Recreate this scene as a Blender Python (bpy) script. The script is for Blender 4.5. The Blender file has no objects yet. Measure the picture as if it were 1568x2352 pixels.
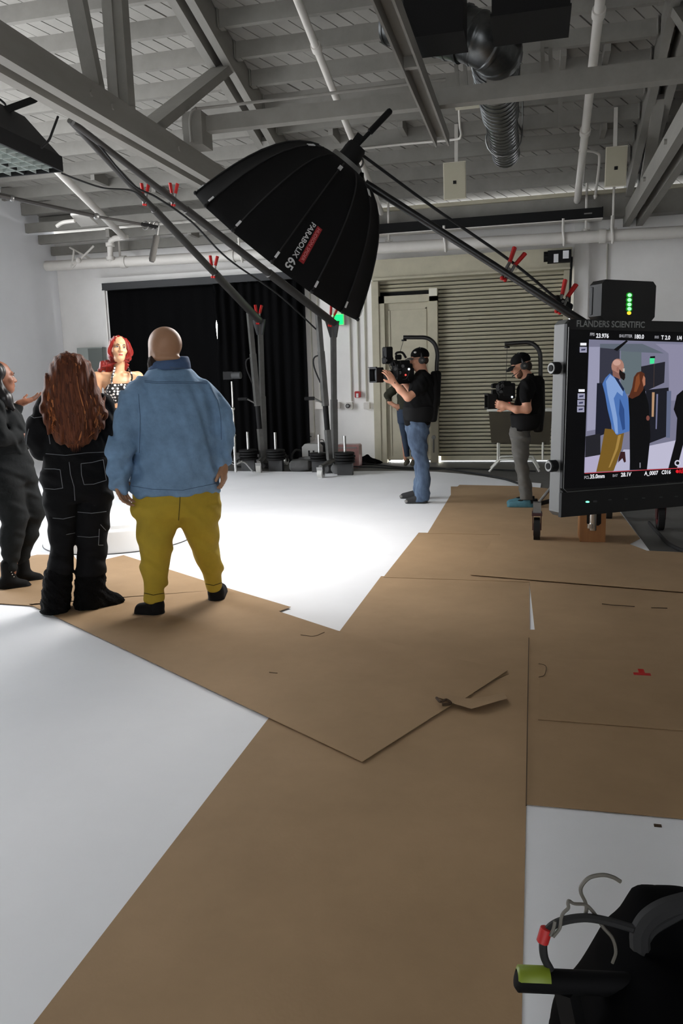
import bpy, bmesh, math, random
import numpy as np
from mathutils import Vector, Matrix
random.seed(7); np.random.seed(7)
SC = bpy.context.scene
COL = SC.collection

# ------------------------------------------------------------------ camera
FPX, CX, CY, CAMH = 1800.0, 784.0, 1176.0, 1.5
PSI, PIT, ROL = math.radians(13.95), math.radians(9.60), math.atan(0.029)
_f = np.array([-math.sin(PSI)*math.cos(PIT), math.cos(PSI)*math.cos(PIT), -math.sin(PIT)])
_r0 = np.array([math.cos(PSI), math.sin(PSI), 0.0]); _u0 = np.cross(_r0, _f)
_r = math.cos(ROL)*_r0 - math.sin(ROL)*_u0
_u = math.sin(ROL)*_r0 + math.cos(ROL)*_u0
CAMO = np.array([0.0, 0.0, CAMH])
cam_d = bpy.data.cameras.new('camera'); cam = bpy.data.objects.new('camera', cam_d); COL.objects.link(cam)
cam_d.sensor_fit = 'HORIZONTAL'; cam_d.sensor_width = 36.0; cam_d.lens = 36.0*FPX/1568.0
cam_d.clip_start = 0.05; cam_d.clip_end = 100
cam.matrix_world = Matrix(((_r[0], _u[0], -_f[0], 0), (_r[1], _u[1], -_f[1], 0), (_r[2], _u[2], -_f[2], CAMH), (0, 0, 0, 1)))
SC.camera = cam

# ------------------------------------------------------------------ world, light level, exposure
W = bpy.data.worlds.new('world'); SC.world = W; W.use_nodes = True
W.node_tree.nodes['Background'].inputs[0].default_value = (0.93, 0.96, 1.0, 1)
W.node_tree.nodes['Background'].inputs[1].default_value = 5.0
SOFTBOX_W = 46.0; SOFTBOX_SPREAD = 180.0
WINDOW_EMIT = 9.0
SC.view_settings.view_transform = 'Standard'; SC.view_settings.look = 'None'
SC.view_settings.exposure = 0.7; SC.view_settings.gamma = 1.0
SC.view_settings.use_curve_mapping = False

# ------------------------------------------------------------------ survey helpers: where a line of sight meets a plane of the room
def ray(x, y): return (x-CX)/FPX*_r - (y-CY)/FPX*_u + _f
def PZ(x, y, z=0.0): d = ray(x, y); return CAMO + d*((z-CAMH)/d[2])
def PY(x, y, Y): d = ray(x, y); return CAMO + d*(Y/d[1])
def PX(x, y, X): d = ray(x, y); return CAMO + d*(X/d[0])
def PD(x, y, D): return CAMO + ray(x, y)*D           # at distance D along the optical axis

# ------------------------------------------------------------------ materials
MATS = {}
def lin(c):
    o = []
    for v in c[:3]:
        v /= 255.0
        o.append(v/12.92 if v <= 0.04045 else ((v+0.055)/1.055)**2.4)
    return (o[0], o[1], o[2], 1.0)
def mat(name, rgb, rough=0.6, metal=0.0, var=0.0, vscale=6.0, bump=0.0, bscale=40.0, emit=0.0, stretch=None, spec=None, dark=None, sheen=0.0):
    if name in MATS: return MATS[name]
    m = bpy.data.materials.new(name); m.use_nodes = True; MATS[name] = m
    nt = m.node_tree; b = nt.nodes['Principled BSDF']
    c = lin(rgb); b.inputs['Base Color'].default_value = c
    b.inputs['Roughness'].default_value = rough; b.inputs['Metallic'].default_value = metal
    if spec is not None: b.inputs['Specular IOR Level'].default_value = spec
    if sheen: b.inputs['Sheen Weight'].default_value = sheen
    if emit:
        b.inputs['Emission Color'].default_value = c; b.inputs['Emission Strength'].default_value = emit
    if var or bump:
        tc = nt.nodes.new('ShaderNodeTexCoord'); mp = nt.nodes.new('ShaderNodeMapping')
        nt.links.new(tc.outputs['Object'], mp.inputs['Vector'])
        if stretch: mp.inputs['Scale'].default_value = stretch
    if var:
        n = nt.nodes.new('ShaderNodeTexNoise'); n.inputs['Scale'].default_value = vscale; n.inputs['Detail'].default_value = 5
        n.inputs['Roughness'].default_value = 0.65
        nt.links.new(mp.outputs['Vector'], n.inputs['Vector'])
        rp = nt.nodes.new('ShaderNodeValToRGB'); rp.color_ramp.elements[0].position = 0.3; rp.color_ramp.elements[1].position = 0.7
        lo = lin(dark) if dark else tuple(v*(1-var) for v in c[:3])+(1,)
        hi = tuple(min(1, v*(1+var*0.6)) for v in c[:3])+(1,)
        rp.color_ramp.elements[0].color = lo; rp.color_ramp.elements[1].color = hi
        nt.links.new(n.outputs['Fac'], rp.inputs['Fac']); nt.links.new(rp.outputs['Color'], b.inputs['Base Color'])
    if bump:
        n2 = nt.nodes.new('ShaderNodeTexNoise'); n2.inputs['Scale'].default_value = bscale; n2.inputs['Detail'].default_value = 4
        nt.links.new(mp.outputs['Vector'], n2.inputs['Vector'])
        bp = nt.nodes.new('ShaderNodeBump'); bp.inputs['Strength'].default_value = bump; bp.inputs['Distance'].default_value = 0.02
        nt.links.new(n2.outputs['Fac'], bp.inputs['Height']); nt.links.new(bp.outputs['Normal'], b.inputs['Normal'])
    return m

# ------------------------------------------------------------------ objects
OFF = {}
def _finish(o, parent):
    COL.objects.link(o)
    if parent is not None:
        o.parent = parent; OFF[o.name] = OFF.get(parent.name, np.zeros(3))
    return o
def tag(o, label=None, cat=None, group=None, kind=None):
    if label: o['label'] = label
    if cat: o['category'] = cat
    if group: o['group'] = group
    if kind: o['kind'] = kind
    return o
def thing(name, label, cat, loc, group=None):
    o = bpy.data.objects.new(name, None); o.empty_display_size = 0.1
    o.location = [float(v) for v in loc]; COL.objects.link(o); OFF[o.name] = np.array([float(v) for v in loc])
    return tag(o, label, cat, group)
def raw(name, V, Fc, m, parent=None, smooth=False, quads=None):
    """mesh object from world coordinates"""
    me = bpy.data.meshes.new(name)
    V = np.asarray(V, float)
    off = OFF.get(parent.name, np.zeros(3)) if parent is not None else np.zeros(3)
    if quads is not None:
        n = len(quads); me.vertices.add(len(V)); me.vertices.foreach_set('co', (V-off).astype(np.float32).ravel())
        me.loops.add(4*n); me.loops.foreach_set('vertex_index', quads.astype(np.int32).ravel())
        me.polygons.add(n); me.polygons.foreach_set('loop_start', np.arange(0, 4*n, 4, dtype=np.int32))
        me.update(calc_edges=True); me.validate()
    else:
        me.from_pydata([tuple(v) for v in (V-off)], [], [tuple(int(i) for i in f) for f in Fc]); me.update()
    if m is not None: me.materials.append(m)
    if smooth: me.polygons.foreach_set('use_smooth', [True]*len(me.polygons))
    o = bpy.data.objects.new(name, me)
    return _finish(o, parent)

def basis(d):
    d = np.asarray(d, float); d = d/np.linalg.norm(d)
    a = np.array([0, 0, 1.0]) if abs(d[2]) < 0.9 else np.array([1.0, 0, 0])
    u = np.cross(a, d); u /= np.linalg.norm(u); v = np.cross(d, u)
    return u, v, d
class MB:
    def __init__(s): s.v = []; s.f = []
    def add(s, V, Fc):
        n = len(s.v); s.v += [np.asarray(p, float) for p in V]; s.f += [tuple(i+n for i in f) for f in Fc]; return s
    def box(s, lo, hi):
        (a, b, c), (d, e, f) = lo, hi
        return s.add([(a,b,c),(d,b,c),(d,e,c),(a,e,c),(a,b,f),(d,b,f),(d,e,f),(a,e,f)],
                     [(3,2,1,0),(4,5,6,7),(0,1,5,4),(1,2,6,5),(2,3,7,6),(3,0,4,7)])
    def obox(s, c, ax, ay, az):
        """box with centre and three half-axis vectors"""
        c, ax, ay, az = [np.asarray(q, float) for q in (c, ax, ay, az)]
        V = [c-ax-ay-az, c+ax-ay-az, c+ax+ay-az, c-ax+ay-az, c-ax-ay+az, c+ax-ay+az, c+ax+ay+az, c-ax+ay+az]
        F = [(3,2,1,0),(4,5,6,7),(0,1,5,4),(1,2,6,5),(2,3,7,6),(3,0,4,7)]
        if np.dot(np.cross(ax, ay), az) < 0: F = [tuple(reversed(q)) for q in F]
        return s.add(V, F)
    def cbox(s, c, ax, ay, az, ch):
        """box whose +-ax/+-az silhouette has chamfered corners (prism along ay)"""
        c, ax, ay, az = [np.asarray(q, float) for q in (c, ax, ay, az)]
        la, lz = np.linalg.norm(ax), np.linalg.norm(az); pa, pz = 1-ch/la, 1-ch/lz
        sil = [(-1,-pz),(-pa,-1),(pa,-1),(1,-pz),(1,pz),(pa,1),(-pa,1),(-1,pz)]
        V = [c+ax*a+az*b-ay for a, b in sil]+[c+ax*a+az*b+ay for a, b in sil]
        F = [tuple(range(8)), tuple(range(15, 7, -1))]+[((i+1) % 8, i, 8+i, 8+(i+1) % 8) for i in range(8)]
        if np.dot(np.cross(ax, ay), az) < 0: F = [tuple(reversed(q)) for q in F]
        return s.add(V, F)
    def beam(s, p, q, w, h, up=(0, 0, 1)):
        p, q = np.asarray(p, float), np.asarray(q, float); d = q-p; L = np.linalg.norm(d); d = d/L
        u = np.cross(d, np.asarray(up, float)); u /= np.linalg.norm(u); v = np.cross(u, d)
        return s.obox((p+q)/2, u*w/2, d*L/2, v*h/2)
    def tube(s, path, rad, n=10, cap=True, closed=False, flat=None):
        P = [np.asarray(p, float) for p in path]; m = len(P)
        R = [rad]*m if np.isscalar(rad) else list(rad)
        V = []; F = []; pu = None
        for i in range(m):
            if closed: t = P[(i+1) % m]-P[i-1]
            else: t = P[min(i+1, m-1)]-P[max(i-1, 0)]
            t = t/(np.linalg.norm(t)+1e-12)
            if pu is None: u, w, _ = basis(t)
            else:
                u = pu-t*np.dot(pu, t); u /= (np.linalg.norm(u)+1e-12); w = np.cross(t, u)
            pu = u
            for k in range(n):
                a = 2*math.pi*k/n; fl = 1 if flat is None else flat
                V.append(P[i]+R[i]*(math.cos(a)*u+math.sin(a)*w*fl))
        for i in range(m if closed else m-1):
            j = (i+1) % m
            for k in range(n):
                F.append((i*n+k, i*n+(k+1) % n, j*n+(k+1) % n, j*n+k))
        if cap and not closed:
            F.append(tuple(reversed(range(n)))); F.append(tuple((m-1)*n+k for k in range(n)))
        return s.add(V, F)
    def cyl(s, p, q, r, n=14, r2=None): return s.tube([p, q], [r, r if r2 is None else r2], n)
    def lathe(s, c, axis, prof, n=20):
        """prof: list of (distance along axis, radius)"""
        u, v, d = basis(axis); c = np.asarray(c, float); V = []; F = []
        for (t, r) in prof:
            for k in range(n):
                a = 2*math.pi*k/n; V.append(c+d*t+r*(math.cos(a)*u+math.sin(a)*v))
        for i in range(len(prof)-1):
            for k in range(n): F.append((i*n+k, i*n+(k+1) % n, (i+1)*n+(k+1) % n, (i+1)*n+k))
        F.append(tuple(reversed(range(n)))); F.append(tuple((len(prof)-1)*n+k for k in range(n)))
        return s.add(V, F)
    def ell(s, c, r, n=14, m=9, R=None):
        c = np.asarray(c, float); r = np.asarray(r if not np.isscalar(r) else (r, r, r), float); V = []; F = []
        for i in range(1, m):
            th = math.pi*i/m
            for k in range(n):
                a = 2*math.pi*k/n; V.append(np.array([math.sin(th)*math.cos(a), math.sin(th)*math.sin(a), math.cos(th)])*r)
        V.append(np.array([0, 0, r[2]])); V.append(np.array([0, 0, -r[2]]))
        for i in range(m-2):
            for k in range(n): F.append((i*n+k, (i+1)*n+k, (i+1)*n+(k+1) % n, i*n+(k+1) % n))
        t, b = len(V)-2, len(V)-1
        for k in range(n): F.append((t, k, (k+1) % n)); F.append((b, (m-2)*n+(k+1) % n, (m-2)*n+k))
        if R is not None: V = [np.asarray(R) @ v for v in V]
        return s.add([c+v for v in V], F)
    def prism(s, poly, z0, z1):
        """polygon in plan (x, y), counter-clockwise"""
        n = len(poly); ar = sum(poly[i][0]*poly[(i+1) % n][1]-poly[(i+1) % n][0]*poly[i][1] for i in range(n))
        if ar < 0: poly = list(reversed(poly))
        V = [(p[0], p[1], z0) for p in poly]+[(p[0], p[1], z1) for p in poly]
        F = [tuple(reversed(range(n))), tuple(range(n, 2*n))]+[(i, (i+1) % n, n+(i+1) % n, n+i) for i in range(n)]
        return s.add(V, F)
    def slab(s, pts, dv):
        """planar polygon extruded by vector dv"""
        n = len(pts); dv = np.asarray(dv, float); P = [np.asarray(p, float) for p in pts]
        nrm = np.zeros(3)
        for i in range(n): nrm += np.cross(P[i]-P[0], P[(i+1) % n]-P[0])
        if np.dot(nrm, dv) < 0: P = P[::-1]
        return s.add(P+[p+dv for p in P], [tuple(reversed(range(n))), tuple(range(n, 2*n))]+[(i, (i+1) % n, n+(i+1) % n, n+i) for i in range(n)])
    def build(s, name, m, parent=None, smooth=False):
        o = raw(name, s.v, s.f, m, parent)
        if smooth:
            for p in o.data.polygons: p.use_smooth = len(p.vertices) <= 4
            try: o.data.set_sharp_from_angle(angle=math.radians(40))
            except Exception: pass
        return o
def bez(pts, n=24):
    """Catmull-Rom through points"""
    P = [np.asarray(p, float) for p in pts]; P = [2*P[0]-P[1]]+P+[2*P[-1]-P[-2]]; out = []
    seg = len(P)-3; per = max(2, n//seg)
    for i in range(seg):
        a, b, c, d = P[i:i+4]
        for k in range(per):
            t = k/per
            out.append(0.5*((2*b)+(c-a)*t+(2*a-5*b+4*c-d)*t*t+(3*b-a-3*c+d)*t**3))
    out.append(P[-2]); return out
def text_mesh(name, s, m, parent, org, ux, uy, size, extr=0.0, fn=None, bold=0.0):
    """flat lettering: origin at left end of the baseline, ux along the text, uy up"""
    cu = bpy.data.curves.new(name, 'FONT'); cu.body = s; cu.size = size; cu.resolution_u = 3; cu.offset = bold
    ob = bpy.data.objects.new(name, cu); COL.objects.link(ob)
    me = bpy.data.meshes.new_from_object(ob.evaluated_get(bpy.context.evaluated_depsgraph_get()))
    V = np.array([v.co[:] for v in me.vertices]); F = [tuple(p.vertices) for p in me.polygons]
    bpy.data.objects.remove(ob); bpy.data.curves.remove(cu); bpy.data.meshes.remove(me)
    if len(V) == 0: return None
    if fn is not None: V = np.array([fn(v[0], v[1]) for v in V])
    else: V = np.array([np.asarray(org)+v[0]*np.asarray(ux)+v[1]*np.asarray(uy) for v in V])
    return raw(name, V, F, m, parent)
# ------------------------------------------------------------------ soft solid modelling (distance field -> one continuous surface)
class Sdf:
    def __init__(s, h=0.008): s.h = h; s.ops = []; s.disp = None
    def cap(s, a, b, ra, rb=None, k=0.02, sy=1.0, op='u'):
        s.ops.append(('cap', np.asarray(a, float), np.asarray(b, float), ra, ra if rb is None else rb, k, sy, op)); return s
    def chain(s, pts, rads, k=0.02, sy=1.0, op='u'):
        for i in range(len(pts)-1): s.cap(pts[i], pts[i+1], rads[i], rads[i+1], k, sy, op)
        return s
    def ell(s, c, r, k=0.02, R=None, op='u'):
        s.ops.append(('ell', np.asarray(c, float), np.asarray(r, float), None if R is None else np.asarray(R, float), k, op)); return s
    def loft(s, lv, k=0.02, n=2.0, op='u', rnd=0.01):
        """lv: (z, cx, cy, rx, ry) levels"""
        s.ops.append(('loft', sorted(lv), n, k, op, rnd)); return s
    def bounds(s, o):
        if o[0] == 'cap':
            _, a, b, ra, rb, k, sy, op = o; r = max(ra, rb); e = np.array([r, r*max(sy, 0.01), r])
            return np.minimum(a, b)-e, np.maximum(a, b)+e
        if o[0] == 'ell':
            r = o[2] if o[3] is None else np.full(3, o[2].max()); return o[1]-r, o[1]+r
        L = np.array(o[1]); return (np.array([(L[:, 1]-L[:, 3]).min(), (L[:, 2]-L[:, 4]).min(), L[0, 0]]),
                                    np.array([(L[:, 1]+L[:, 3]).max(), (L[:, 2]+L[:, 4]).max(), L[-1, 0]]))
    def field(s):
        B = [s.bounds(o) for o in s.ops if o[-1] != 'x']
        adds = [s.bounds(o) for o in s.ops if (o[7] if o[0] == 'cap' else o[5] if o[0] == 'ell' else o[4]) == 'u']
        lo = np.min([b[0] for b in adds], 0)-3*s.h-0.012; hi = np.max([b[1] for b in adds], 0)+3*s.h+0.012
        n = np.ceil((hi-lo)/s.h).astype(int)+1
        ax = [lo[i]+s.h*np.arange(n[i]) for i in range(3)]
        f = np.full(n, 0.25, np.float32)
        for o in s.ops:
            b0, b1 = s.bounds(o)
            k = o[5] if o[0] == 'cap' else o[4] if o[0] == 'ell' else o[3]
            op = o[7] if o[0] == 'cap' else o[5] if o[0] == 'ell' else o[4]
            mg = k+0.02+2*s.h
            i0 = np.maximum(((b0-mg-lo)/s.h).astype(int), 0); i1 = np.minimum(((b1+mg-lo)/s.h).astype(int)+2, n)
            if np.any(i1 <= i0): continue
            sl = tuple(slice(i0[i], i1[i]) for i in range(3))
            X = ax[0][sl[0]][:, None, None]; Y = ax[1][sl[1]][None, :, None]; Z = ax[2][sl[2]][None, None, :]
            if o[0] == 'cap':
                _, a, b, ra, rb, k, sy, op = o
                bx, by, bz = b[0]-a[0], (b[1]-a[1])/sy, b[2]-a[2]
                px, py, pz = X-a[0], (Y-a[1])/sy, Z-a[2]
                t = np.clip((px*bx+py*by+pz*bz)/(bx*bx+by*by+bz*bz+1e-12), 0, 1)
                d = np.sqrt((px-bx*t)**2+(py-by*t)**2+(pz-bz*t)**2)-(ra+(rb-ra)*t)
            elif o[0] == 'ell':
                _, c, r, R, k, op = o; px, py, pz = X-c[0], Y-c[1], Z-c[2]
                if R is not None: px, py, pz = [R[i, 0]*px+R[i, 1]*py+R[i, 2]*pz for i in range(3)]
                d = (np.sqrt((px/r[0])**2+(py/r[1])**2+(pz/r[2])**2)-1)*r.min()
            else:
                L = np.array(o[1]); z = Z.ravel(); I = [np.interp(z, L[:, 0], L[:, j])[None, None, :] for j in range(1, 5)]
                e = o[2]
                d = ((np.abs((X-I[0])/I[2])**e+np.abs((Y-I[1])/I[3])**e)**(1/e)-1)*np.minimum(I[2], I[3])
                r = o[5]; c = np.maximum(Z-L[-1, 0], L[0, 0]-Z)
                hh = np.maximum(r-np.abs(d-c), 0)/r; d = np.maximum(d, c)+hh*hh*r*0.25
            g = f[sl]
            if op == 'u':
                hh = np.maximum(k-np.abs(g-d), 0)/k if k > 0 else 0
                f[sl] = np.minimum(g, d)-hh*hh*k*0.25
            else:
                hh = np.maximum(k-np.abs(g+d), 0)/k if k > 0 else 0
                f[sl] = np.maximum(g, -d)+hh*hh*k*0.25
        if s.disp is not None:
            f += s.disp(ax[0][:, None, None], ax[1][None, :, None], ax[2][None, None, :]).astype(np.float32)
        return f, lo
    def mesh(s):
        f, lo = s.field(); ins = f < 0; nx, ny, nz = f.shape
        cnt = np.zeros((nx-1, ny-1, nz-1), np.int8)
        for a in (0, 1):
            for b in (0, 1):
                for c in (0, 1): cnt += ins[a:nx-1+a, b:ny-1+b, c:nz-1+c]
        act = (cnt > 0) & (cnt < 8); ids = np.argwhere(act); idx = np.full(act.shape, -1, np.int64); idx[act] = np.arange(len(ids))
        acc = np.zeros((len(ids), 3)); num = np.zeros(len(ids))
        cor = [(a, b, c) for a in (0, 1) for b in (0, 1) for c in (0, 1)]
        for a in cor:
            for ax in range(3):
                if a[ax]: continue
                b = list(a); b[ax] = 1
                fa = f[ids[:, 0]+a[0], ids[:, 1]+a[1], ids[:, 2]+a[2]]; fb = f[ids[:, 0]+b[0], ids[:, 1]+b[1], ids[:, 2]+b[2]]
                m = (fa < 0) != (fb < 0); t = np.where(m, fa/(fa-fb+1e-20), 0)
                p = np.tile(np.array(a, float), (len(ids), 1)); p[:, ax] += t
                acc[m] += p[m]; num[m] += 1
        V = lo+s.h*(ids+acc/num[:, None])
        Q = []
        for ax in range(3):
            sl0 = [slice(1, -1)]*3; sl1 = [slice(1, -1)]*3; sl0[ax] = slice(0, -1); sl1[ax] = slice(1, None)
            A, B = ins[tuple(sl0)], ins[tuple(sl1)]; m = A != B; e = np.argwhere(m)
            flip = A[m]
            o = np.ones(3, int); o[ax] = 0; e = e+o
            u, v = [(1, 2), (2, 0), (0, 1)][ax]
            du = np.zeros(3, int); du[u] = 1; dv = np.zeros(3, int); dv[v] = 1
            g = lambda q: idx[q[:, 0], q[:, 1], q[:, 2]]
            q = np.stack([g(e-du-dv), g(e-dv), g(e), g(e-du)], 1)
            q[~flip] = q[~flip][:, ::-1]; Q.append(q)
        Q = np.concatenate(Q); return V, Q

def wob(amp, fx, fy, fz, ph=0.0):
    """soft cloth folds"""
    def g(X, Y, Z):
        w = 0.55*np.sin(2.1*fx*X+1.3*fy*Y+0.7*fz*Z+ph)+0.3*np.sin(9*X+5*Z+ph*2)
        return amp*(np.sin(fx*X+fy*Y+fz*Z+1.4*w+ph)+0.5*np.sin(1.9*fx*X-1.2*fy*Y+1.7*fz*Z+2.2*w+1.3+ph))
    return g

class Fig:
    """local frame of a standing figure: x to the right as seen by the viewer, y away from the viewer, z up"""
    def __init__(s, bx, by):
        s.B = np.array([bx, by, 0.0]); v = np.array([bx, by, 0.0]); s.v = v/np.linalg.norm(v); s.rt = np.array([s.v[1], -s.v[0], 0.0])
        s.px = float((s.B-CAMO) @ _f)/FPX
    def P(s, x, y, d=0.0):
        q = ray(x, y); t = ((s.B+s.v*d-CAMO) @ s.v)/(q @ s.v); p = CAMO+q*t-s.B
        return np.array([p @ s.rt, d, p[2]])
    def W(s, V):
        V = np.atleast_2d(np.asarray(V, float)); return s.B+V[:, :1]*s.rt+V[:, 1:2]*s.v+V[:, 2:3]*np.array([0, 0, 1.0])
    def build(s, sdf, name, m, parent):
        V, Q = sdf.mesh(); return raw(name, s.W(V), None, m, parent, smooth=True, quads=Q)
    def mb(s, mbd, name, m, parent, smooth=True):
        mbd.v = list(s.W(np.array(mbd.v))); return mbd.build(name, m, parent, smooth)
# ================================================================== THE ROOM
M_white = mat('white_paint', (240, 238, 235), 0.75, var=0.05, vscale=1.5, bump=0.03, bscale=60)
M_cyc = mat('cyc_paint', (240, 241, 244), 0.6, var=0.04, vscale=0.9, bump=0.02, bscale=30)
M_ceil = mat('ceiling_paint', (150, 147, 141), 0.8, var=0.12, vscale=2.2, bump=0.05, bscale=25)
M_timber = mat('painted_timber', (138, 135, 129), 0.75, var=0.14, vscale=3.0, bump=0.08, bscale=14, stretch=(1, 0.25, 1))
M_beige = mat('beige_paint', (186, 180, 158), 0.6, var=0.1, vscale=4, bump=0.03)
M_beige2 = mat('beige_slat', (183, 177, 154), 0.55, var=0.16, vscale=5, stretch=(0.4, 1, 3))
M_conc = mat('concrete', (92, 91, 88), 0.7, var=0.3, vscale=1.6, bump=0.08, bscale=18)
M_black = mat('black_matte', (9, 9, 10), 0.7, spec=0.3, var=0.2, vscale=12)
M_blackpl = mat('black_plastic', (8, 8, 9), 0.45, spec=0.35)
M_dgrey = mat('dark_grey', (52, 53, 54), 0.6, var=0.15, vscale=8)
M_chrome = mat('chrome', (200, 200, 198), 0.22, 1.0)
M_steel = mat('dull_steel', (128, 128, 126), 0.42, 0.85, var=0.15, vscale=9)
M_galv = mat('galvanised', (92, 94, 94), 0.33, 0.9, var=0.35, vscale=7)

# floors
o = MB().box((-9.3, -4.5, -0.2), (7, 14.4, 0)).build('floor', M_conc); tag(o, 'grey concrete studio floor', 'floor', kind='structure')
edge = [PZ(480, 1083), PZ(700, 1085), PZ(920, 1083), PZ(1000, 1085), PZ(1060, 1090), PZ(1110, 1096), PZ(1160, 1105), PZ(1190, 1108), PZ(1242, 1112), PZ(1240, 1126)]
poly = [(-8.3, -3.5), (1.05, -3.5), (1.05, 6.0), (0.95, 6.8), (0.9, 9.5)]+[(p[0], p[1]) for p in reversed(edge)]+[(-8.3, 12.45)]
o = MB().prism(poly, 0.0005, 0.012).build('floor_cyclorama', M_cyc); tag(o, 'white painted cyclorama floor', 'floor', kind='structure')

# left wall with its swept cove
prof = [(-8.2, 0.0118)]+[(-8.2-0.8*math.sin(a), 0.812-0.8*math.cos(a)) for a in np.linspace(0.12, math.pi/2, 12)]+[(-9.0, 7.2)]
V = []; F = []
for y in (9.8, 13.99):
    V += [(x, y, z) for x, z in prof]
n = len(prof)
for i in range(n-1): F.append((i, n+i, n+i+1, i+1))
V += [(-9.3, 9.8, 0.0), (-9.3, 9.8, 7.2), (-9.3, 13.99, 0.0), (-9.3, 13.99, 7.2)]
F += [(2*n, 2*n+2, 2*n+3, 2*n+1), tuple(list(range(n))+[2*n+1, 2*n]), tuple(list(range(2*n-1, n-1, -1))+[2*n+2, 2*n+3])]
F[-1] = tuple([n+i for i in range(n)][::-1]+[2*n+2, 2*n+3]); F += [(n-1, 2*n-1, 2*n+3, 2*n+1), (0, 2*n, 2*n+2, n)]
o = raw('wall_left', V, F, M_cyc, None); tag(o, 'white left wall curving into the studio floor', 'wall', kind='structure')
for p in o.data.polygons: p.use_smooth = len(p.vertices) == 4
try: o.data.set_sharp_from_angle(angle=math.radians(35))
except Exception: pass

o = MB().box((7.0, -4.5, 0), (7.2, 14.25, 7.0)).build('wall_right', M_white); tag(o, 'white wall far to the right', 'wall', kind='structure')
o = MB().box((-9.3, -4.5, 0), (-9.0, 5.4, 7.0)).build('wall_left_near', M_white); tag(o, 'unseen white left wall, stopping short to leave a daylight gap', 'wall', kind='structure')  # out of view; its length limits daylight entering by the added side gap
o = MB().box((-9.3, -4.7, 0), (-0.65, -4.5, 5.0)).box((0.75, -4.7, 0), (7.2, -4.5, 5.0)).build('wall_front', M_white); tag(o, 'unseen white wall behind the viewer with a gap added for fill light', 'wall', kind='structure')  # unseen wall; the gap is added and sized to let in frontal fill
# back wall: pieces round the opening behind the curtain and the shutter
wb = MB()
wb.box((-9.3, 14.0, 0), (-8.0, 14.25, 4.35)); wb.box((-8.0, 14.0, 3.42), (-4.0, 14.25, 4.35)); wb.box((-8.0, 14.06, 0), (-4.0, 14.25, 3.42)); wb.box((-4.0, 14.0, 0), (-2.75, 14.25, 4.35))
wb.box((-2.75, 14.0, 3.3), (0.56, 14.25, 4.35)); wb.box((0.56, 14.0, 0), (7.0, 14.25, 4.35))
o = wb.build('wall_back', M_white); tag(o, 'white back wall with shutter and curtained opening', 'wall', kind='structure')
p = MB().box((0.6, 13.9, 0), (0.83, 14.0, 3.9)).build('pilaster', M_white, o)
# daylight in the curtained opening
wn = MB().box((-6.6, 14.02, 0.3), (-4.9, 14.05, 3.42)).build('window_1', mat('daylight', (255, 255, 255), 0.5, emit=WINDOW_EMIT)); tag(wn, 'daylit opening behind the black curtain', 'window', kind='structure')
# trims round the curtain
o = MB().box((-8.06, 13.86, 3.42), (-4.02, 14.0, 3.52)).build('trim_1', M_white); tag(o, 'white trim above the black curtain', 'trim', kind='structure')
o = MB().box((-8.06, 13.9, 0), (-7.98, 14.0, 3.42)).box((-7.96, 13.94, 0), (-7.84, 14.0, 3.42)).build('trim_2', M_white); tag(o, 'white trim left of the black curtain', 'trim', kind='structure')

# roller shutter with its frame
sh = thing('door_1', 'beige roller shutter with narrow horizontal slats', 'shutter', (-1, 13.95, 0)); sh['kind'] = 'structure'
hd = MB().box((-2.78, 13.72, 3.19), (0.56, 14.0, 3.5)).build('shutter_box', M_beige, sh)
MB().box((-2.74, 13.66, 3.155), (0.53, 14.0, 3.19)).build('ledge', M_beige, sh)
MB().box((-2.78, 13.8, 0), (-2.66, 14.0, 3.16)).build('guide_rail', M_beige, sh)
MB().box((0.44, 13.8, 0), (0.53, 14.0, 3.16)).build('guide_rail', M_beige, sh)
MB().box((-2.7, 13.985, 0.02), (0.5, 14.0, 3.2)).build('shutter_backing', M_black, sh)
SL = 0.0665
def slat_mesh(x0, x1):
    V = []; F = []; pr = [(13.985, 0.0), (13.955, 0.006), (13.945, 0.02), (13.945, 0.042), (13.955, 0.054), (13.985, 0.056)]
    for x in (x0, x1): V += [(x+1, y-13.95, z) for y, z in pr]
    m = len(pr)
    F = [(i, i+1, m+i+1, m+i) for i in range(m-1)]+[tuple(range(m-1, -1, -1)), tuple(range(m, 2*m))]
    me = bpy.data.meshes.new('slat'); me.from_pydata(V, [], F); me.materials.append(M_beige2); me.update(); return me
m_long, m_short = slat_mesh(-2.66, 0.44), slat_mesh(-1.64, 0.44)
k = 0
z = 0.12
while z < 3.13:
    s_ = bpy.data.objects.new('slat', m_long if z > 2.92 else m_short); s_.location = (0, random.uniform(-0.004, 0.004), z); COL.objects.link(s_); s_.parent = sh; z += SL
MB().box((-1.64, 13.93, 0.03), (0.44, 13.985, 0.11)).build('bottom_bar', M_beige, sh)

# wicket door beside the slats
dr = thing('door_2', 'tall beige personnel door left of the roller shutter', 'door', (-2.15, 13.9, 0)); dr['kind'] = 'structure'
MB().box((-2.66, 13.82, 0), (-2.56, 13.97, 2.9)).box((-1.78, 13.82, 0), (-1.64, 13.97, 2.9)).box((-2.66, 13.82, 2.78), (-1.64, 13.97, 2.9)).build('door_frame', M_beige, dr)
MB().box((-1.78, 13.8, 2.86), (-1.64, 13.97, 2.99)).build('frame_block', mat('pale_block', (226, 222, 205), 0.6), dr)
MB().box((-2.56, 13.88, 0.05), (-1.78, 13.94, 2.78)).build('door_leaf', M_beige, dr)
fr = MB()
for a, b in (((-2.5, 13.866, 0.12), (-2.475, 13.88, 2.68)), ((-1.86, 13.866, 0.12), (-1.835, 13.88, 2.68)), ((-2.5, 13.866, 2.66), (-1.835, 13.88, 2.69))): fr.box(a, b)
fr.build('leaf_moulding', M_beige, dr)
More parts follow.
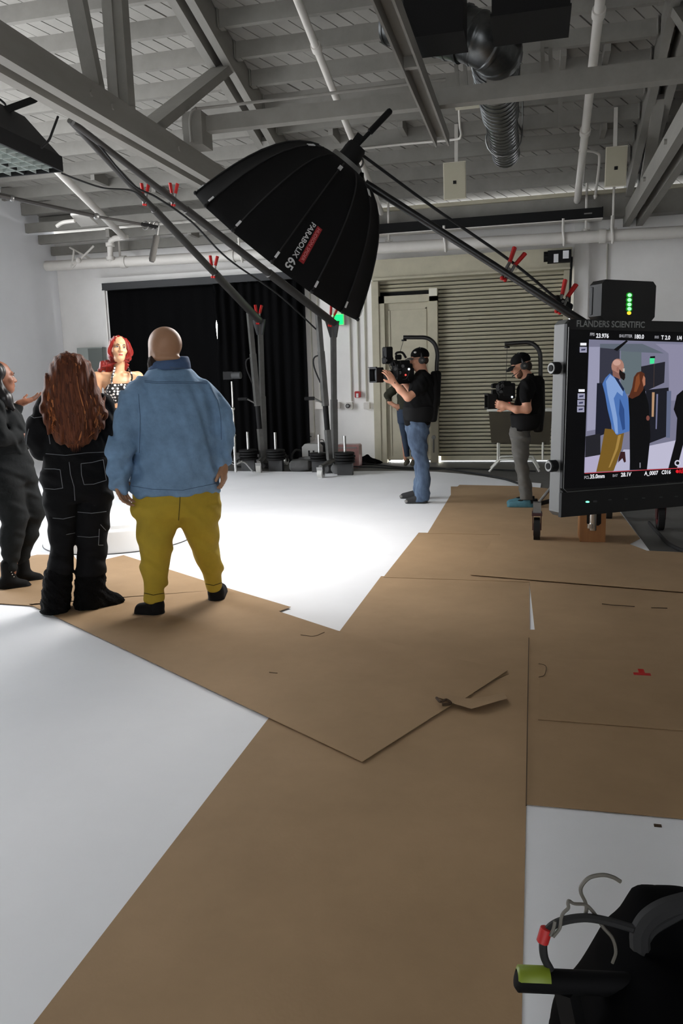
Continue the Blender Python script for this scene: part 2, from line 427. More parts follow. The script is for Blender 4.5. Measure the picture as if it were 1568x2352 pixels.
MB().cyl((-1.72, 13.82, 0.45), (-1.72, 13.78, 0.45), 0.035).cyl((-1.72, 13.79, 0.45), (-1.72, 13.79, 0.18), 0.012).build('drop_bolt', M_steel, dr)
g_ = MB()
for a, b, h0 in ((-2.52, -2.3, 0.03), (-2.29, -2.1, 0.045), (-1.98, -1.84, 0.04), (-1.74, -1.68, 0.05)): g_.box((a, 13.95, 0.006), (b, 13.96, h0))
g_.box((-1.66, 13.93, 0.005), (-1.61, 13.94, 0.1))
g_.build('daylight_gap', mat('daylight_gap', (255, 255, 255), 0.5, emit=14.0), dr)

# ------------------------------------------------------------------ roof: deck planks, joists
RS = 0.281
def zr(Y, z0): return z0+RS*(14.0-Y)
JB, DK = 4.30, 4.49
cl = MB()
def deck(x0, x1, y0, y1): cl.slab([(x0, y0, zr(y0, DK+0.03)), (x1, y0, zr(y0, DK+0.03)), (x1, y1, zr(y1, DK+0.03)), (x0, y1, zr(y1, DK+0.03))], (0, 0, 0.08))
deck(-9.3, 7, 6.0, 14.3)
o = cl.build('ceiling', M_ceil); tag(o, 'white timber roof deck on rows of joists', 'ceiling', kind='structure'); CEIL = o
def clip(poly, a, b, c):
    out = []
    for i in range(len(poly)):
        p, q = poly[i], poly[(i+1) % len(poly)]; dp, dq = a*p[0]+b*p[1]+c, a*q[0]+b*q[1]+c
        if dp >= 0: out.append(p)
        if dp*dq < 0: t = dp/(dp-dq); out.append((p[0]+(q[0]-p[0])*t, p[1]+(q[1]-p[1])*t))
    return out
PWX = 0.195; dirx = 0.60/0.80
i = 0
for i in range(-70, 75):
    x0 = i*PWX; gap = 0.010+0.006*random.random()
    # plank runs from (x, 6) to (x + 8.3*dirx, 14.3)
    pl = [(x0+gap, 6.0), (x0+PWX-gap*0.2, 6.0), (x0+PWX-gap*0.2+8.3*dirx, 14.3), (x0+gap+8.3*dirx, 14.3)]
    for a, b, c in ((1, 0, 9.2), (-1, 0, 3.2), (0, 1, -8.2), (0, -1, 14.2)): pl = clip(pl, a, b, c) if pl else pl
    if len(pl) < 3: continue
    dz = random.uniform(-0.004, 0.004)
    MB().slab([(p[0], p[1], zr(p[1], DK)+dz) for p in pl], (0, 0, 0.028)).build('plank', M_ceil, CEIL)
for bay in ((-9.0, -3.96), (-3.64, 1.32), (1.66, 6.6)):
    for k in range(-3, 9):
        Y = 9.38+0.52*k+random.uniform(-0.01, 0.01); z0 = zr(Y, JB)
        if Y > 13.7: continue
        MB().box((bay[0], Y, z0), (bay[1], Y+0.075, z0+0.2)).build('joist', M_timber, CEIL)
        for x in (bay[0], bay[1]):        # steel hangers at the bearings
            if abs(x) < 8 and bay[0] > -5 and bay[1] < 2:
                sx = 0.07 if x == bay[0] else -0.07
                MB().box((min(x, x+sx), Y-0.006, z0-0.012), (max(x, x+sx), Y+0.081, z0-0.002)).box((min(x, x+sx*0.15), Y-0.05, z0-0.01), (max(x, x+sx*0.15), Y+0.02, z0+0.19)).build('joist_hanger', M_timber, CEIL)
# blocking between joists
for x, k in ((-1.9, 4), (-2.9, 4), (0.75, 2), (0.75, 3), (0.25, 2), (-6.2, 6), (-5.2, 7), (-7.0, 5), (0.85, 5)):
    Y = 9.38+0.52*k; MB().box((x, Y+0.07, zr(Y+0.3, JB+0.0)), (x+0.07, Y+0.52, zr(Y+0.3, JB)+0.19)).build('blocking', M_timber, CEIL)
# near half of the roof behind the lens
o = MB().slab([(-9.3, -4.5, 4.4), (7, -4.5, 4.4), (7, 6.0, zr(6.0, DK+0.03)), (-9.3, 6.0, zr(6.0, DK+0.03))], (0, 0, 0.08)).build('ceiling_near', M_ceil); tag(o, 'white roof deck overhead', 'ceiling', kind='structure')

def truss(x0, label):
    t = thing('roof_truss', label, 'truss', (x0, 14, 3.8), 'paired timber roof trusses')
    for xa in (x0-0.1, x0-0.3):
        MB().box((xa, 3.0, 3.80), (xa+0.1, 14.0, 4.04)).build('bottom_chord', M_timber, t)
        MB().slab([(xa, 6.0, zr(6.0, 4.13)), (xa, 14.0, zr(14.0, 4.13)), (xa, 14.0, zr(14.0, 4.47)), (xa, 6.0, zr(6.0, 4.47))], (0.1, 0, 0)).build('top_chord', M_timber, t)
    xm = x0-0.15
    MB().box((xm-0.05, 7.05, 3.85), (xm+0.05, 7.22, zr(7.1, 4.2))).box((xm+0.05, 7.07, 4.0), (xm+0.14, 7.2, zr(7.1, 4.2))).build('post', M_timber, t)
    MB().beam((xm, 6.78, 3.95), (xm, 6.05, zr(6.05, 4.2)), 0.09, 0.14, up=(1, 0, 0)).build('strut', M_timber, t)
    MB().beam((xm, 7.55, 3.93), (xm, 10.0, zr(10.0, 4.28)), 0.1, 0.24, up=(1, 0, 0)).build('strut', M_timber, t)
    MB().beam((xm, 12.9, 3.95), (xm, 11.4, zr(11.4, 4.2)), 0.09, 0.14, up=(1, 0, 0)).build('strut', M_timber, t)
    for Y in (6.4, 6.75, 8.1, 9.6, 11.3): MB().cyl((x0-0.33, Y, 3.93), (x0+0.015, Y, 3.93), 0.028, 8).build('through_bolt', M_timber, t)
    return t
truss(-3.65, 'white timber roof truss crossing the left of the ceiling')
truss(1.65, 'white timber roof truss at the right edge of the ceiling')
t = thing('ceiling_beam', 'white square beam spanning level between the two roof trusses', 'beam', (-1.2, 8.5, 4.2))
MB().box((-3.78, 8.5, 4.20), (-0.5, 8.62, 4.36)).build('beam_length', M_timber, t)
MB().box((-0.5, 8.46, 4.19), (1.5, 8.62, 4.38)).build('beam_length', M_timber, t)
MB().box((-3.72, 8.38, 4.04), (-3.5, 8.66, 4.38)).build('end_block', M_timber, t)
MB().tube(bez([(-3.62, 8.36, 4.06), (-3.62, 8.36, 4.3), (-3.55, 8.36, 4.39), (-3.3, 8.4, 4.40), (-0.9, 8.46, 4.42)], 16), 0.016, 8).build('conduit', M_timber, t, True)
t = thing('steel_channel', 'white steel channel hung lengthwise below the cross beam', 'channel', (-1.05, 7.5, 4.05))
MB().box((-1.13, 4.5, 4.17), (-0.97, 9.45, 4.19)).build('web', M_timber, t)
MB().box((-1.13, 4.5, 4.06), (-1.11, 9.45, 4.17)).build('flange', M_timber, t)
MB().box((-0.99, 4.5, 4.06), (-0.97, 9.45, 4.17)).build('flange', M_timber, t)
MB().box((-1.11, 7.1, 4.08), (-0.99, 7.16, 4.17)).build('stiffener', M_timber, t)
for a in (8.52, 6.0): MB().cyl((-1.05, a, 4.19), (-1.05, a, 4.25 if a > 8 else zr(6.0, DK)), 0.012, 8).build('hanger_rod', M_timber, t)
# header beam along the back wall
o = MB().box((-3.96, 13.72, 3.93), (6.9, 13.98, 4.27)).build('trim_3', M_timber); tag(o, 'white header beam along the top of the back wall', 'beam', kind='structure')
o = MB().box((-3.96, 13.66, 4.27), (6.9, 13.99, 4.33)).build('trim_4', M_beige); tag(o, 'beige plate on top of the header beam', 'beam', kind='structure')
for Y, z in ((13.05, 4.27), (13.42, 4.13), (13.8, 3.98)):
    MB().box((-8.97, Y, z), (-3.97, Y+0.07, z+0.16)).build('joist', M_timber, CEIL)
for x, Y in ((-7.4, 13.1), (-6.0, 13.45), (-5.0, 13.1)): MB().box((x, Y, 4.1), (x+0.07, Y+0.36, 4.24)).build('blocking', M_timber, CEIL)
# ================================================================== FIXTURES ON CEILING AND WALLS
M_red = mat('red_paint', (170, 30, 28), 0.5)
M_pipe = mat('pipe_white', (214, 210, 203), 0.55, var=0.06, vscale=3)
M_curtain = mat('black_curtain', (6, 6, 7), 0.95, var=0.25, vscale=5, stretch=(3, 1, 0.3), spec=0.1)
M_valance = mat('curtain_rail', (40, 41, 43), 0.6)
M_cream = mat('cream_box', (200, 196, 178), 0.55, var=0.05, vscale=6)
M_label = mat('white_label', (225, 226, 228), 0.6)

def curtain(name, label, xl, xr, Yc, z0, z1, amp, per, ph):
    nx, nz = 90, 40; V = []; F = []
    for side in (0, 1):
        for j in range(nz+1):
            z = z0+(z1-z0)*j/nz; a, b = xl(z), xr(z)
            for i in range(nx+1):
                u = i/nx; x0 = xl(1.0)+(xr(1.0)-xl(1.0))*u; x = x0+(a-xl(1.0))*math.exp(-(x0-xl(1.0))/0.12)+(b-xr(1.0))*math.exp(-(xr(1.0)-x0)/0.12)
                w = math.sin(2*math.pi*x0/per+ph+0.8*math.sin(x0*5.1))*amp*(1.0+0.35*math.sin(z*1.7+x0*4))+0.4*amp*math.sin(2*math.pi*x0/(per*2.6)+1)
                V.append((x, Yc+w+(0.008 if side else 0), z))
    n = nx+1; N = n*(nz+1)
    for j in range(nz):
        for i in range(nx):
            a = j*n+i; F.append((a, a+1, a+n+1, a+n)); F.append((N+a, N+a+n, N+a+n+1, N+a+1))
    for j in range(nz):
        a = j*n; F.append((a, a+n, N+a+n, N+a)); a = j*n+nx; F.append((a, N+a, N+a+n, a+n))
    for i in range(nx):
        F.append((i, N+i, N+i+1, i+1)); a = nz*n+i; F.append((a, a+1, N+a+1, N+a))
    o = raw(name, V, F, M_curtain, None, smooth=True); return tag(o, label, 'curtain')
XG = PY(497, 740, 13.85)[0]
def gap(z):
    zz = [0.0, 1.95, 2.1, 2.35, 2.58, 2.75, 3.08, 3.1, 3.2, 3.22, 3.4]; ww = [-.05, -.03, 0.004, 0.016, 0.03, -.02, -.02, .012, .014, -.02, -.03]
    return float(np.interp(z, zz, ww))
curtain('curtain', 'flat black drape on the left half of the curtained opening', lambda z: -7.9, lambda z: XG-gap(z), 13.88, 0.004, 3.3, 0.008, 0.31, 0)
curtain('curtain', 'pleated black drape hanging right of the slit of daylight', lambda z: XG+gap(z), lambda z: -3.98+0.0*z, 13.80, 0.004, 3.3, 0.035, 0.17, 1)
t = thing('curtain_rail', 'dark grey rail box above the black drapes', 'curtain rail', (-6, 13.8, 3.28))
MB().box((-7.9, 13.7, 3.28), (-3.98, 13.93, 3.40)).build('rail_box', M_valance, t); MB().box((-7.9, 13.69, 3.27), (-3.98, 13.7, 3.29)).build('lip', M_valance, t)

# fire main along the back wall
def zp(x): return 3.745+(x+8.8)/11.1*(3.60-3.76)
t = thing('fire_main', 'thick white sprinkler main running along the back wall', 'pipe', (-3, 13.5, 3.65))
MB().tube([(-8.9, 13.5, zp(-8.9)), (-3, 13.5, zp(-3)), (6.8, 13.5, zp(6.8))], 0.092, 18).build('pipe', M_pipe, t, True)
for x in (-7.3, -5.2, -2.7, 1.0):
    MB().cyl((x-0.05, 13.5, zp(x)), (x+0.05, 13.5, zp(x)), 0.108, 18).build('coupling', M_pipe, t, True)
for x in (-5.0, -2.65, -1.45, 0.42, 1.15):
    MB().tube(bez([(x-0.02, 13.38, zp(x)+0.28), (x-0.02, 13.4, zp(x)+0.1), (x, 13.4, zp(x)-0.02), (x, 13.46, zp(x)-0.12)], 10), 0.02, 8).build('hanger_strap', M_pipe, t, True)
def sprinkler(x, y, label):
    p = PY(x, y, 13.57); t = thing('fire_sprinkler', label, 'sprinkler', p, 'sprinkler heads by the back wall')
    MB().cyl((p[0], p[1], 4.5), p+(0, 0, 0.02), 0.02).build('nipple', M_pipe, t); MB().cyl(p+(-0.06, 0, 0.02), p+(0.06, 0, 0.02), 0.022).build('yoke', M_pipe, t, True)
    MB().ell(p+(0, 0, -0.0), (0.045, 0.045, 0.035)).build('body', M_pipe, t, True); MB().cyl(p+(0, 0, -0.03), p+(0, 0, -0.09), 0.02, 10, 0.014).build('deflector', M_pipe, t)
sprinkler(893, 556, 'white sprinkler head just right of the big black softbox'); sprinkler(1345, 530, 'white sprinkler head under the right end of the black screen case')
sprinkler(1407, 530, 'white sprinkler head beside the foot of the right truss'); sprinkler(276, 596, 'white sprinkler head right of the left riser pipe')
def branch(x, y0, y1, zz, r, label):
    a, b = np.array([x, y0, zr(y0, zz)]), np.array([x, y1, zr(y1, zz)])
    t = thing('sprinkler_pipe', label, 'pipe', b, 'sprinkler branch pipes below the joists')
    MB().tube([a, (a+b)/2, b], r, 14).build('pipe', M_pipe, t, True)
    for q in (0.35, 0.7): c = a+(b-a)*q; d = (b-a)/np.linalg.norm(b-a)*0.05; MB().cyl(c-d, c+d, r*1.35).build('coupling', M_pipe, t, True)
    return t
branch(-2.53, 7.5, 13.55, 4.1, 0.045, 'white branch pipe passing behind the softbox head')
branch(0.62, 7.5, 13.66, 4.1, 0.055, 'white branch pipe left of the right-hand speaker')
q0, q1 = PY(130, 390, 10.0), PY(285, 545, 13.1)
t = thing('sprinkler_riser', 'white riser pipe with elbow in the far left corner', 'pipe', q1)
MB().tube([q0-(q1-q0)*0.6, q0, q1], 0.055, 14).build('branch_pipe', M_pipe, t, True)
e1 = PY(262, 548, 13.2); e2 = PY(253, 560, 13.3); e3 = PY(254, 600, 13.45)
MB().tube(bez([q1, (q1+e1)/2, e1, e2, e3], 16), 0.05, 12).build('elbow', M_pipe, t, True)
for c in (q1, PY(253, 562, 13.3), PY(254, 594, 13.42)): MB().cyl(c-(0, 0, 0.03), c+(0, 0, 0.03), 0.08).build('flange', M_pipe, t, True)
# seismic brace in the corner
t = thing('pipe_brace', 'white angled brace holding the pipe in the far left corner', 'brace', PY(190, 590, 13.4))
MB().tube([PY(165, 615, 13.4), PY(215, 565, 13.5)], 0.02, 8).build('rod', M_pipe, t); MB().tube([PY(165, 615, 13.4), PY(170, 575, 13.5)], 0.02, 8).build('rod', M_pipe, t)
MB().tube([PY(160, 568, 13.6), PY(225, 605, 13.6)], 0.018, 8).build('rod', M_pipe, t); MB().ell(PY(180, 598, 13.4), 0.05).build('clamp', M_pipe, t, True)
# black projection screen case on the header beam
t = thing('screen_case', 'long black projection screen case on the header beam', 'screen case', (-1, 13.5, 3.9))
MB().box((-3.4, 13.52, 3.885), (1.0, 13.7, 4.045)).build('case', M_black, t); MB().box((-3.4, 13.5, 3.87), (1.0, 13.72, 3.885)).build('bottom_flange', M_pipe, t)
MB().box((0.72, 13.515, 3.955), (0.84, 13.52, 3.975)).build('badge', M_steel, t); MB().box((0.985, 13.51, 3.88), (1.005, 13.705, 4.05)).build('end_cap', M_black, t)

# shutter motor box
t = thing('shutter_motor', 'black control box with white stickers at the shutter corner', 'control box', PY(1283, 590, 13.6))
a, b = PY(1257, 603, 13.55), PY(1312, 572, 13.55)
MB().box((a[0], 13.55, a[2]), (b[0], 13.75, b[2])).build('housing', M_black, t)
MB().cyl((a[0]-0.06, 13.62, a[2]+0.1), (a[0], 13.62, a[2]+0.1), 0.08).build('motor', M_black, t)
for x0, x1, y0, y1 in ((1271, 1282, 603, 583), (1292, 1306, 594, 575)):
    p, q = PY(x0, y0, 13.545), PY(x1, y1, 13.545); MB().box((p[0], 13.543, p[2]), (q[0], 13.55, q[2])).build('sticker', M_label, t)
MB().tube([PY(1312, 590, 13.6), PY(1310, 640, 13.75), PY(1306, 720, 13.8)], 0.02, 8).build('cable', M_black, t)

# conduits and boxes on the white wall
def conduit(x, y0, y1, label):
    p, q = PY(x[0], y0, 13.96), PY(x[1], y1, 13.96); xm = (p[0]+q[0])/2
    o = MB().tube([(xm, 13.975, p[2]), (xm, 13.975, (p[2]+q[2])/2), (xm, 13.975, q[2])], 0.014, 8).build('conduit', mat('conduit', (188, 184, 172), 0.5), None, True)
    return tag(o, label, 'conduit', 'wall conduits')
conduit((708, 724), 640, 1005, 'wall conduit running down to the low socket box'); conduit((727, 735), 650, 925, 'wall conduit behind the leaning stand pole')
conduit((801, 806), 640, 922, 'wall conduit ending at the box with the round dial'); conduit((818, 824), 640, 898, 'wall conduit ending at the red alarm')
conduit((836, 840), 640, 922, 'wall conduit nearest the beige shutter frame'); conduit((1347, 1344), 575, 900, 'wall conduit left of the black receiver')
conduit((1391, 1390), 560, 900, 'wall conduit rising behind the black receiver')
def wallbox(x, y, w, h, m, name, label, cat, extra=None):
    p, q = PY(x-w/2, y+h/2, 13.97), PY(x+w/2, y-h/2, 13.97); t = thing(name, label, cat, ((p[0]+q[0])/2, 13.97, p[2]))
    c = (p+q)/2; MB().cbox((c[0], 13.955, c[2]), ((q[0]-p[0])/2, 0, 0), (0, 0.045, 0), (0, 0, (q[2]-p[2])/2), 0.012).build('box', m, t)
    return t, c
t, c = wallbox(803, 932, 15, 16, M_pipe, 'dial_box', 'white wall box with a black round dial', 'switch'); MB().cyl((c[0]-0.02, 13.91, c[2]), (c[0]-0.02, 13.88, c[2]), 0.04, 16).build('dial', M_blackpl, t)
MB().cyl((c[0]-0.02, 13.88, c[2]), (c[0]-0.02, 13.875, c[2]), 0.026, 12).build('dial_cap', M_steel, t)
t, c = wallbox(822, 906, 12, 15, M_red, 'fire_alarm', 'small red fire alarm on the white wall', 'alarm'); MB().box((c[0]-0.02, 13.9, c[2]-0.05), (c[0]+0.02, 13.91, c[2]+0.02)).build('strobe', M_label, t)
t, c = wallbox(843, 932, 13, 16, M_pipe, 'junction_box', 'blank white wall box right of the fire alarm', 'wall box'); MB().box((c[0]-0.035, 13.905, c[2]-0.045), (c[0]+0.035, 13.912, c[2]+0.045)).build('cover', M_pipe, t)
t, c = wallbox(735, 931, 19, 17, M_pipe, 'junction_box', 'white wall box behind the leaning stand pole', 'wall box'); MB().box((c[0]-0.05, 13.905, c[2]-0.045), (c[0]+0.05, 13.912, c[2]+0.045)).build('cover', M_pipe, t)
t, c = wallbox(715, 1002, 13, 18, M_pipe, 'socket', 'white mains socket low on the wall beside the drape', 'socket'); MB().box((c[0]-0.02, 13.905, c[2]-0.01), (c[0]+0.02, 13.912, c[2]+0.01)).build('outlet', M_dgrey, t)
t, c = wallbox(776, 931, 10, 15, M_pipe, 'junction_box', 'small white wall box just right of the upright stand mast', 'wall box'); MB().box((c[0]-0.025, 13.905, c[2]-0.04), (c[0]+0.025, 13.912, c[2]+0.04)).build('cover', M_pipe, t)
# exit sign
t = thing('exit_sign', 'glowing green sign on the white wall below the softbox', 'sign', PY(777, 735, 13.9))
p, q = PY(763, 747, 13.85), PY(789, 722, 13.85); MB().box((p[0], 13.86, p[2]), (q[0], 13.98, q[2]+0.1)).build('housing', M_pipe, t)
MB().box((p[0]+0.02, 13.845, p[2]+0.01), (q[0]-0.02, 13.86, q[2])).build('lit_face', mat('green_lit', (0, 225, 60), 0.4, emit=4.0), t)
# grey cabinet in the corner
t = thing('wall_cabinet', 'grey electrical cabinet behind the red-haired woman', 'cabinet', (-8.2, 13.9, 1.7))
MB().box((-8.56, 13.75, 1.72), (-8.02, 14.0, 2.24)).build('cabinet_body', mat('cab_light', (150, 156, 152), 0.5), t); MB().box((-8.32, 13.735, 1.74), (-8.02, 13.75, 2.22)).build('cabinet_door', mat('cab_dark', (96, 102, 98), 0.5), t)

# loudspeakers hanging from the roof
def speaker(x0, y0, x1, y1, Y, label):
    a, b = PY(x0, y1, Y), PY(x1, y0, Y); w, h = b[0]-a[0], b[2]-a[2]; c = np.array([(a[0]+b[0])/2, Y+0.16, (a[2]+b[2])/2])
    t = thing('loudspeaker', label, 'loudspeaker', c-(0, 0, h/2), 'ceiling loudspeakers')
    ti = 0.14; f = np.array([0, -math.cos(ti), -math.sin(ti)]); u = np.array([0, -math.sin(ti), math.cos(ti)]); r = np.array([1.0, 0, 0])
    P = [c+r*sx*w/2+u*sz*h/2 for sx, sz in ((-1, -1), (1, -1), (1, 1), (-1, 1))]
    V = [p+f*0.16 for p in P]+[c+r*sx*w*0.36+u*sz*h*0.46-f*0.14 for sx, sz in ((-1, -1), (1, -1), (1, 1), (-1, 1))]
    MB().add(V, [(0, 1, 2, 3), (7, 6, 5, 4), (0, 4, 5, 1), (1, 5, 6, 2), (2, 6, 7, 3), (3, 7, 4, 0)]).build('cabinet', M_cream, t)
    MB().obox(c+f*0.165, r*w*0.46, f*0.006, u*h*0.47).build('grille', mat('grille', (168, 163, 143), 0.7, bump=0.2, bscale=300), t)
    MB().obox(c+f*0.173+u*-0.02, r*0.022, f*0.003, u*0.022).build('badge', M_black, t)
    MB().beam(c-f*0.1+u*h*0.4, c-f*0.1+(0, 0, 0.78), 0.05, 0.02, up=(0, 1, 0)).build('bracket', M_pipe, t)
speaker(1018, 366, 1070, 456, 11.7, 'cream loudspeaker hung left of the silver duct end'); speaker(1388, 330, 1441, 426, 11.7, 'cream loudspeaker hung beside the right truss')

# spiral duct
t = thing('spiral_duct', 'round galvanised spiral duct with elbow hanging from the roof', 'duct', (-0.44, 11, 4.4))
def ringed(path, r):
    P = bez(path, 160); L = 0; rr = []
    for i, p in enumerate(P):
        if i: L += np.linalg.norm(P[i]-P[i-1])
        rr.append(r*(1+(0.035 if (L % 0.13) < 0.03 else 0)))
    return MB().tube(P, rr, 22)
ringed([(-0.44, 12.0, 4.58), (-0.44, 11, 4.58), (-0.44, 10.2, 4.59)], 0.19).build('straight_run', M_galv, t, True)
ringed([(-0.44, 10.25, 4.59), (-0.44, 9.6, 4.6), (-0.43, 8.75, 4.62)], 0.215).build('straight_run', M_galv, t, True)
ringed([(-0.43, 9.0, 4.62), (-0.43, 8.7, 4.63), PY(1142, 118, 8.35), PY(1105, 92, 8.2), PY(1065, 78, 8.25)], 0.235).build('elbow', M_galv, t, True)
ringed([PY(1068, 79, 8.25), PY(1000, 62, 8.3), PY(900, 38, 8.4)], 0.25).build('side_branch', M_galv, t, True)
for Y in (11.3, 9.2):
    MB().tube([(-0.44+0.235*math.cos(a), Y, 4.6+0.235*math.sin(a)) for a in np.linspace(0, 2*math.pi, 20)[:-1]], 0.012, 6, closed=True).build('strap', M_steel, t, True)
    MB().cyl((-0.2, Y, 4.6), (-0.2, Y, zr(Y, DK)), 0.01, 6).build('hanger_rod', M_steel, t)
# black air units at the top edge
a, b = PY(927, 84, 7.3), PY(1062, -60, 7.3)
t = thing('air_unit', 'black air-handling box at the top left of the duct elbow', 'air unit', ((a[0]+b[0])/2, 7, a[2]), 'black air units')
MB().box((a[0], 7.3, a[2]), (b[0], 7.75, b[2])).build('casing', M_black, t); MB().box((a[0]-0.01, 7.29, a[2]-0.02), (b[0]+0.01, 7.76, a[2])).build('base_flange', M_black, t)
for x in (a[0]+0.05, b[0]-0.05): MB().cyl((x, 7.5, b[2]), (x, 7.5, zr(8.1, DK)), 0.01, 6).build('hanger_rod', M_steel, t)
a, b = PY(1130, 45, 7.2), PY(1310, -70, 7.2)
t = thing('air_unit', 'black air-handling box at the top right of the duct elbow', 'air unit', ((a[0]+b[0])/2, 7.2, a[2]), 'black air units')
MB().box((a[0], 7.1, a[2]), (b[0], 7.7, b[2])).build('casing', M_black, t); MB().box((a[0]-0.01, 7.09, a[2]-0.02), (b[0]+0.01, 7.71, a[2])).build('base_flange', M_black, t)
for x in (a[0]+0.05, b[0]-0.05): MB().cyl((x, 7.4, b[2]), (x, 7.4, zr(7.4, DK)+0.1), 0.01, 6).build('hanger_rod', M_steel, t)
# strut frames and small conduits under the roof
def strut(pts, Y, w, label):
    t = thing('strut_hanger', label, 'hanger', PY(pts[0][0], pts[0][1], Y), 'white strut hangers')
    for i in range(0, len(pts), 2): MB().beam(PY(*pts[i], Y), PY(*pts[i+1], Y), w, w, up=(0, 1, 0)).build('strut', M_timber, t)
strut([(1045, 125), (1052, 205), (1066, 120), (1070, 200)], 9.2, 0.04, 'pair of white struts left of the duct')
strut([(1242, 50), (1248, 175), (1256, 45), (1254, 110), (1263, 112), (1266, 180)], 9.2, 0.04, 'pair of white struts right of the duct')
strut([(1287, 212), (1286, 292)], 11.2, 0.05, 'single white strut below the cross beam right of the duct')
t = thing('ceiling_conduit', 'thin white conduit bending up beside the duct', 'conduit', PY(1050, 320, 11.6))
MB().tube(bez([PY(800, 345, 11.9), PY(930, 331, 11.9), PY(1040, 321, 11.8), PY(1058, 312, 11.6), PY(1056, 290, 11.2), PY(1054, 250, 10.7)], 30), 0.016, 8).build('pipe', M_pipe, t, True)
MB().obox(PY(1075, 238, 10.6), (0.16, 0, 0), (0, 0.05, 0), (0, 0, 0.05)).build('fixture_box', M_cream, t)
t = thing('ceiling_conduit', 'thin white conduit bending down left of the right speaker', 'conduit', PY(1370, 420, 13))
MB().tube(bez([PY(1330, 345, 12.2), PY(1368, 350, 12.4), PY(1376, 370, 12.6), PY(1366, 455, 13.6)], 24), 0.02, 8).build('pipe', M_pipe, t, True); MB().ell(PY(1367, 450, 13.5), 0.03).build('fitting', M_pipe, t, True)
t = thing('ceiling_conduit', 'thin conduit looping over the softbox rim', 'conduit', PY(580, 350, 12.2))
MB().tube(bez([PY(640, 352, 12.2), PY(590, 357, 12.2), PY(572, 364, 12.2), PY(568, 378, 12.2), PY(574, 395, 12.2)], 20), 0.016, 8).build('pipe', M_pipe, t, True); MB().ell(PY(640, 352, 12.2), 0.025).build('fitting', M_pipe, t, True)
a, b = PY(165, 498, 12.0), PY(226, 524, 12.0)
t = thing('ceiling_panel', 'white access panel under the joists in the left bay', 'panel', a)
c0, c1, c2, c3 = PY(162, 495, 11.6), PY(198, 492, 11.6), PY(225, 517, 12.6), PY(186, 521, 12.6)
MB().slab([c0, c1, c2, c3], (0, 0, 0.03)).build('plate', M_pipe, t); MB().tube(bez([PY(130, 520, 11.8), PY(145, 511, 11.8), PY(172, 507, 11.8)], 10), 0.03, 8).build('conduit_stub', M_pipe, t, True)
# ================================================================== LIGHTING GEAR
M_sbox = mat('softbox_fabric', (6, 6, 7), 0.8, spec=0.25, var=0.2, vscale=9, bump=0.05, bscale=60)
M_rubber = mat('rubber', (22, 22, 23), 0.8)
M_redtip = mat('red_rubber', (190, 22, 20), 0.5)
M_white2 = mat('white_print', (215, 215, 215), 0.6)
M_boom = mat('black_tube', (20, 20, 21), 0.38)
D0 = 6.5
sb_rim_c = PD(648, 584, D0); eA, eB = PD(457, 458, D0), PD(828, 716, D0)
e1 = (eB-eA)/np.linalg.norm(eB-eA); RB = np.linalg.norm(eB-eA)/2
a0 = PD(643, 592, D0)-PD(785, 397, D0); LB = np.linalg.norm(a0); a0 = a0-e1*np.dot(a0, e1); a0 /= np.linalg.norm(a0)
vd = ray(643, 592); vd = vd/np.linalg.norm(vd); ax = a0-vd*np.dot(a0, vd); ax /= np.linalg.norm(ax); ax = ax*math.cos(0.08)+vd*math.sin(0.08); e1 = e1-ax*np.dot(e1, ax); e1 /= np.linalg.norm(e1); e2 = np.cross(ax, e1)
if np.dot(e2, _f) > 0: e2 = -e2            # e2 points to the viewer's side
hub = sb_rim_c-ax*LB
NG = 14; G = 2*math.pi/NG; PH0 = math.radians(11.5)
def sb_pt(t, ph, off=0.0):
    r = RB*max(t, 0.002)**0.34 if t <= 1 else RB*(1+0.0*(t-1))
    kf = math.floor((ph-PH0)/G); pc = PH0+(kf+0.5)*G
    rr = r*math.cos(G/2)/math.cos(ph-pc)*(1-0.03*math.cos((ph-pc)/G*math.pi)*math.sin(math.pi*min(t, 1)))+off
    return hub+ax*(LB*t)+rr*(math.sin(ph)*e1+math.cos(ph)*e2)
sb = thing('softbox', 'large black parabolic softbox with PARABOLIX 65 lettering on a boom', 'softbox', hub)
ts = [0.004, 0.012, 0.03, 0.06, 0.11, 0.18, 0.27, 0.38, 0.5, 0.63, 0.76, 0.88, 1.0, 1.045]
for g in range(NG):
    V = []; F = []; na = 7
    for lay in (0.0, -0.006):
        for t in ts:
            for j in range(na): V.append(sb_pt(t, PH0+G*(g+1e-4+(1-2e-4)*j/(na-1)), lay))
    n = len(ts)*na
    for i in range(len(ts)-1):
        for j in range(na-1):
            q = i*na+j; F.append((q, q+na, q+na+1, q+1)); F.append((n+q, n+q+1, n+q+na+1, n+q+na))
    raw('fabric_panel', V, F, M_sbox, sb, smooth=True)
for g in range(NG):
    ph = PH0+G*g+1e-5
    rb = MB().tube([sb_pt(t, ph, 0.004) for t in ts[2:]], 0.0065, 6).build('rib', mat('rib_seam', (20, 20, 21), 0.6), sb, True)
    c = sb_pt(0.985, ph, 0.012); c2 = sb_pt(0.93, ph, 0.012); MB().beam(c, c2, 0.018, 0.006, up=sb_pt(0.98, ph, 0.1)-c).build('rib_tag', M_white2, rb)
    c = sb_pt(1.03, ph, 0.01); MB().ell(c, 0.016, 8, 6).build('rib_tip', M_rubber, rb, True)
    if g % 2 == 0:
        c = sb_pt(0.10, ph, 0.012); c2 = sb_pt(0.065, ph, 0.012); MB().beam(c, c2, 0.03, 0.006, up=sb_pt(0.1, ph, 0.1)-c).build('hook_tag', M_white2, rb)
rimc = sb_rim_c-ax*0.004
V = [rimc]+[sb_pt(0.995, PH0+G*g+1e-5, -0.012) for g in range(NG)]
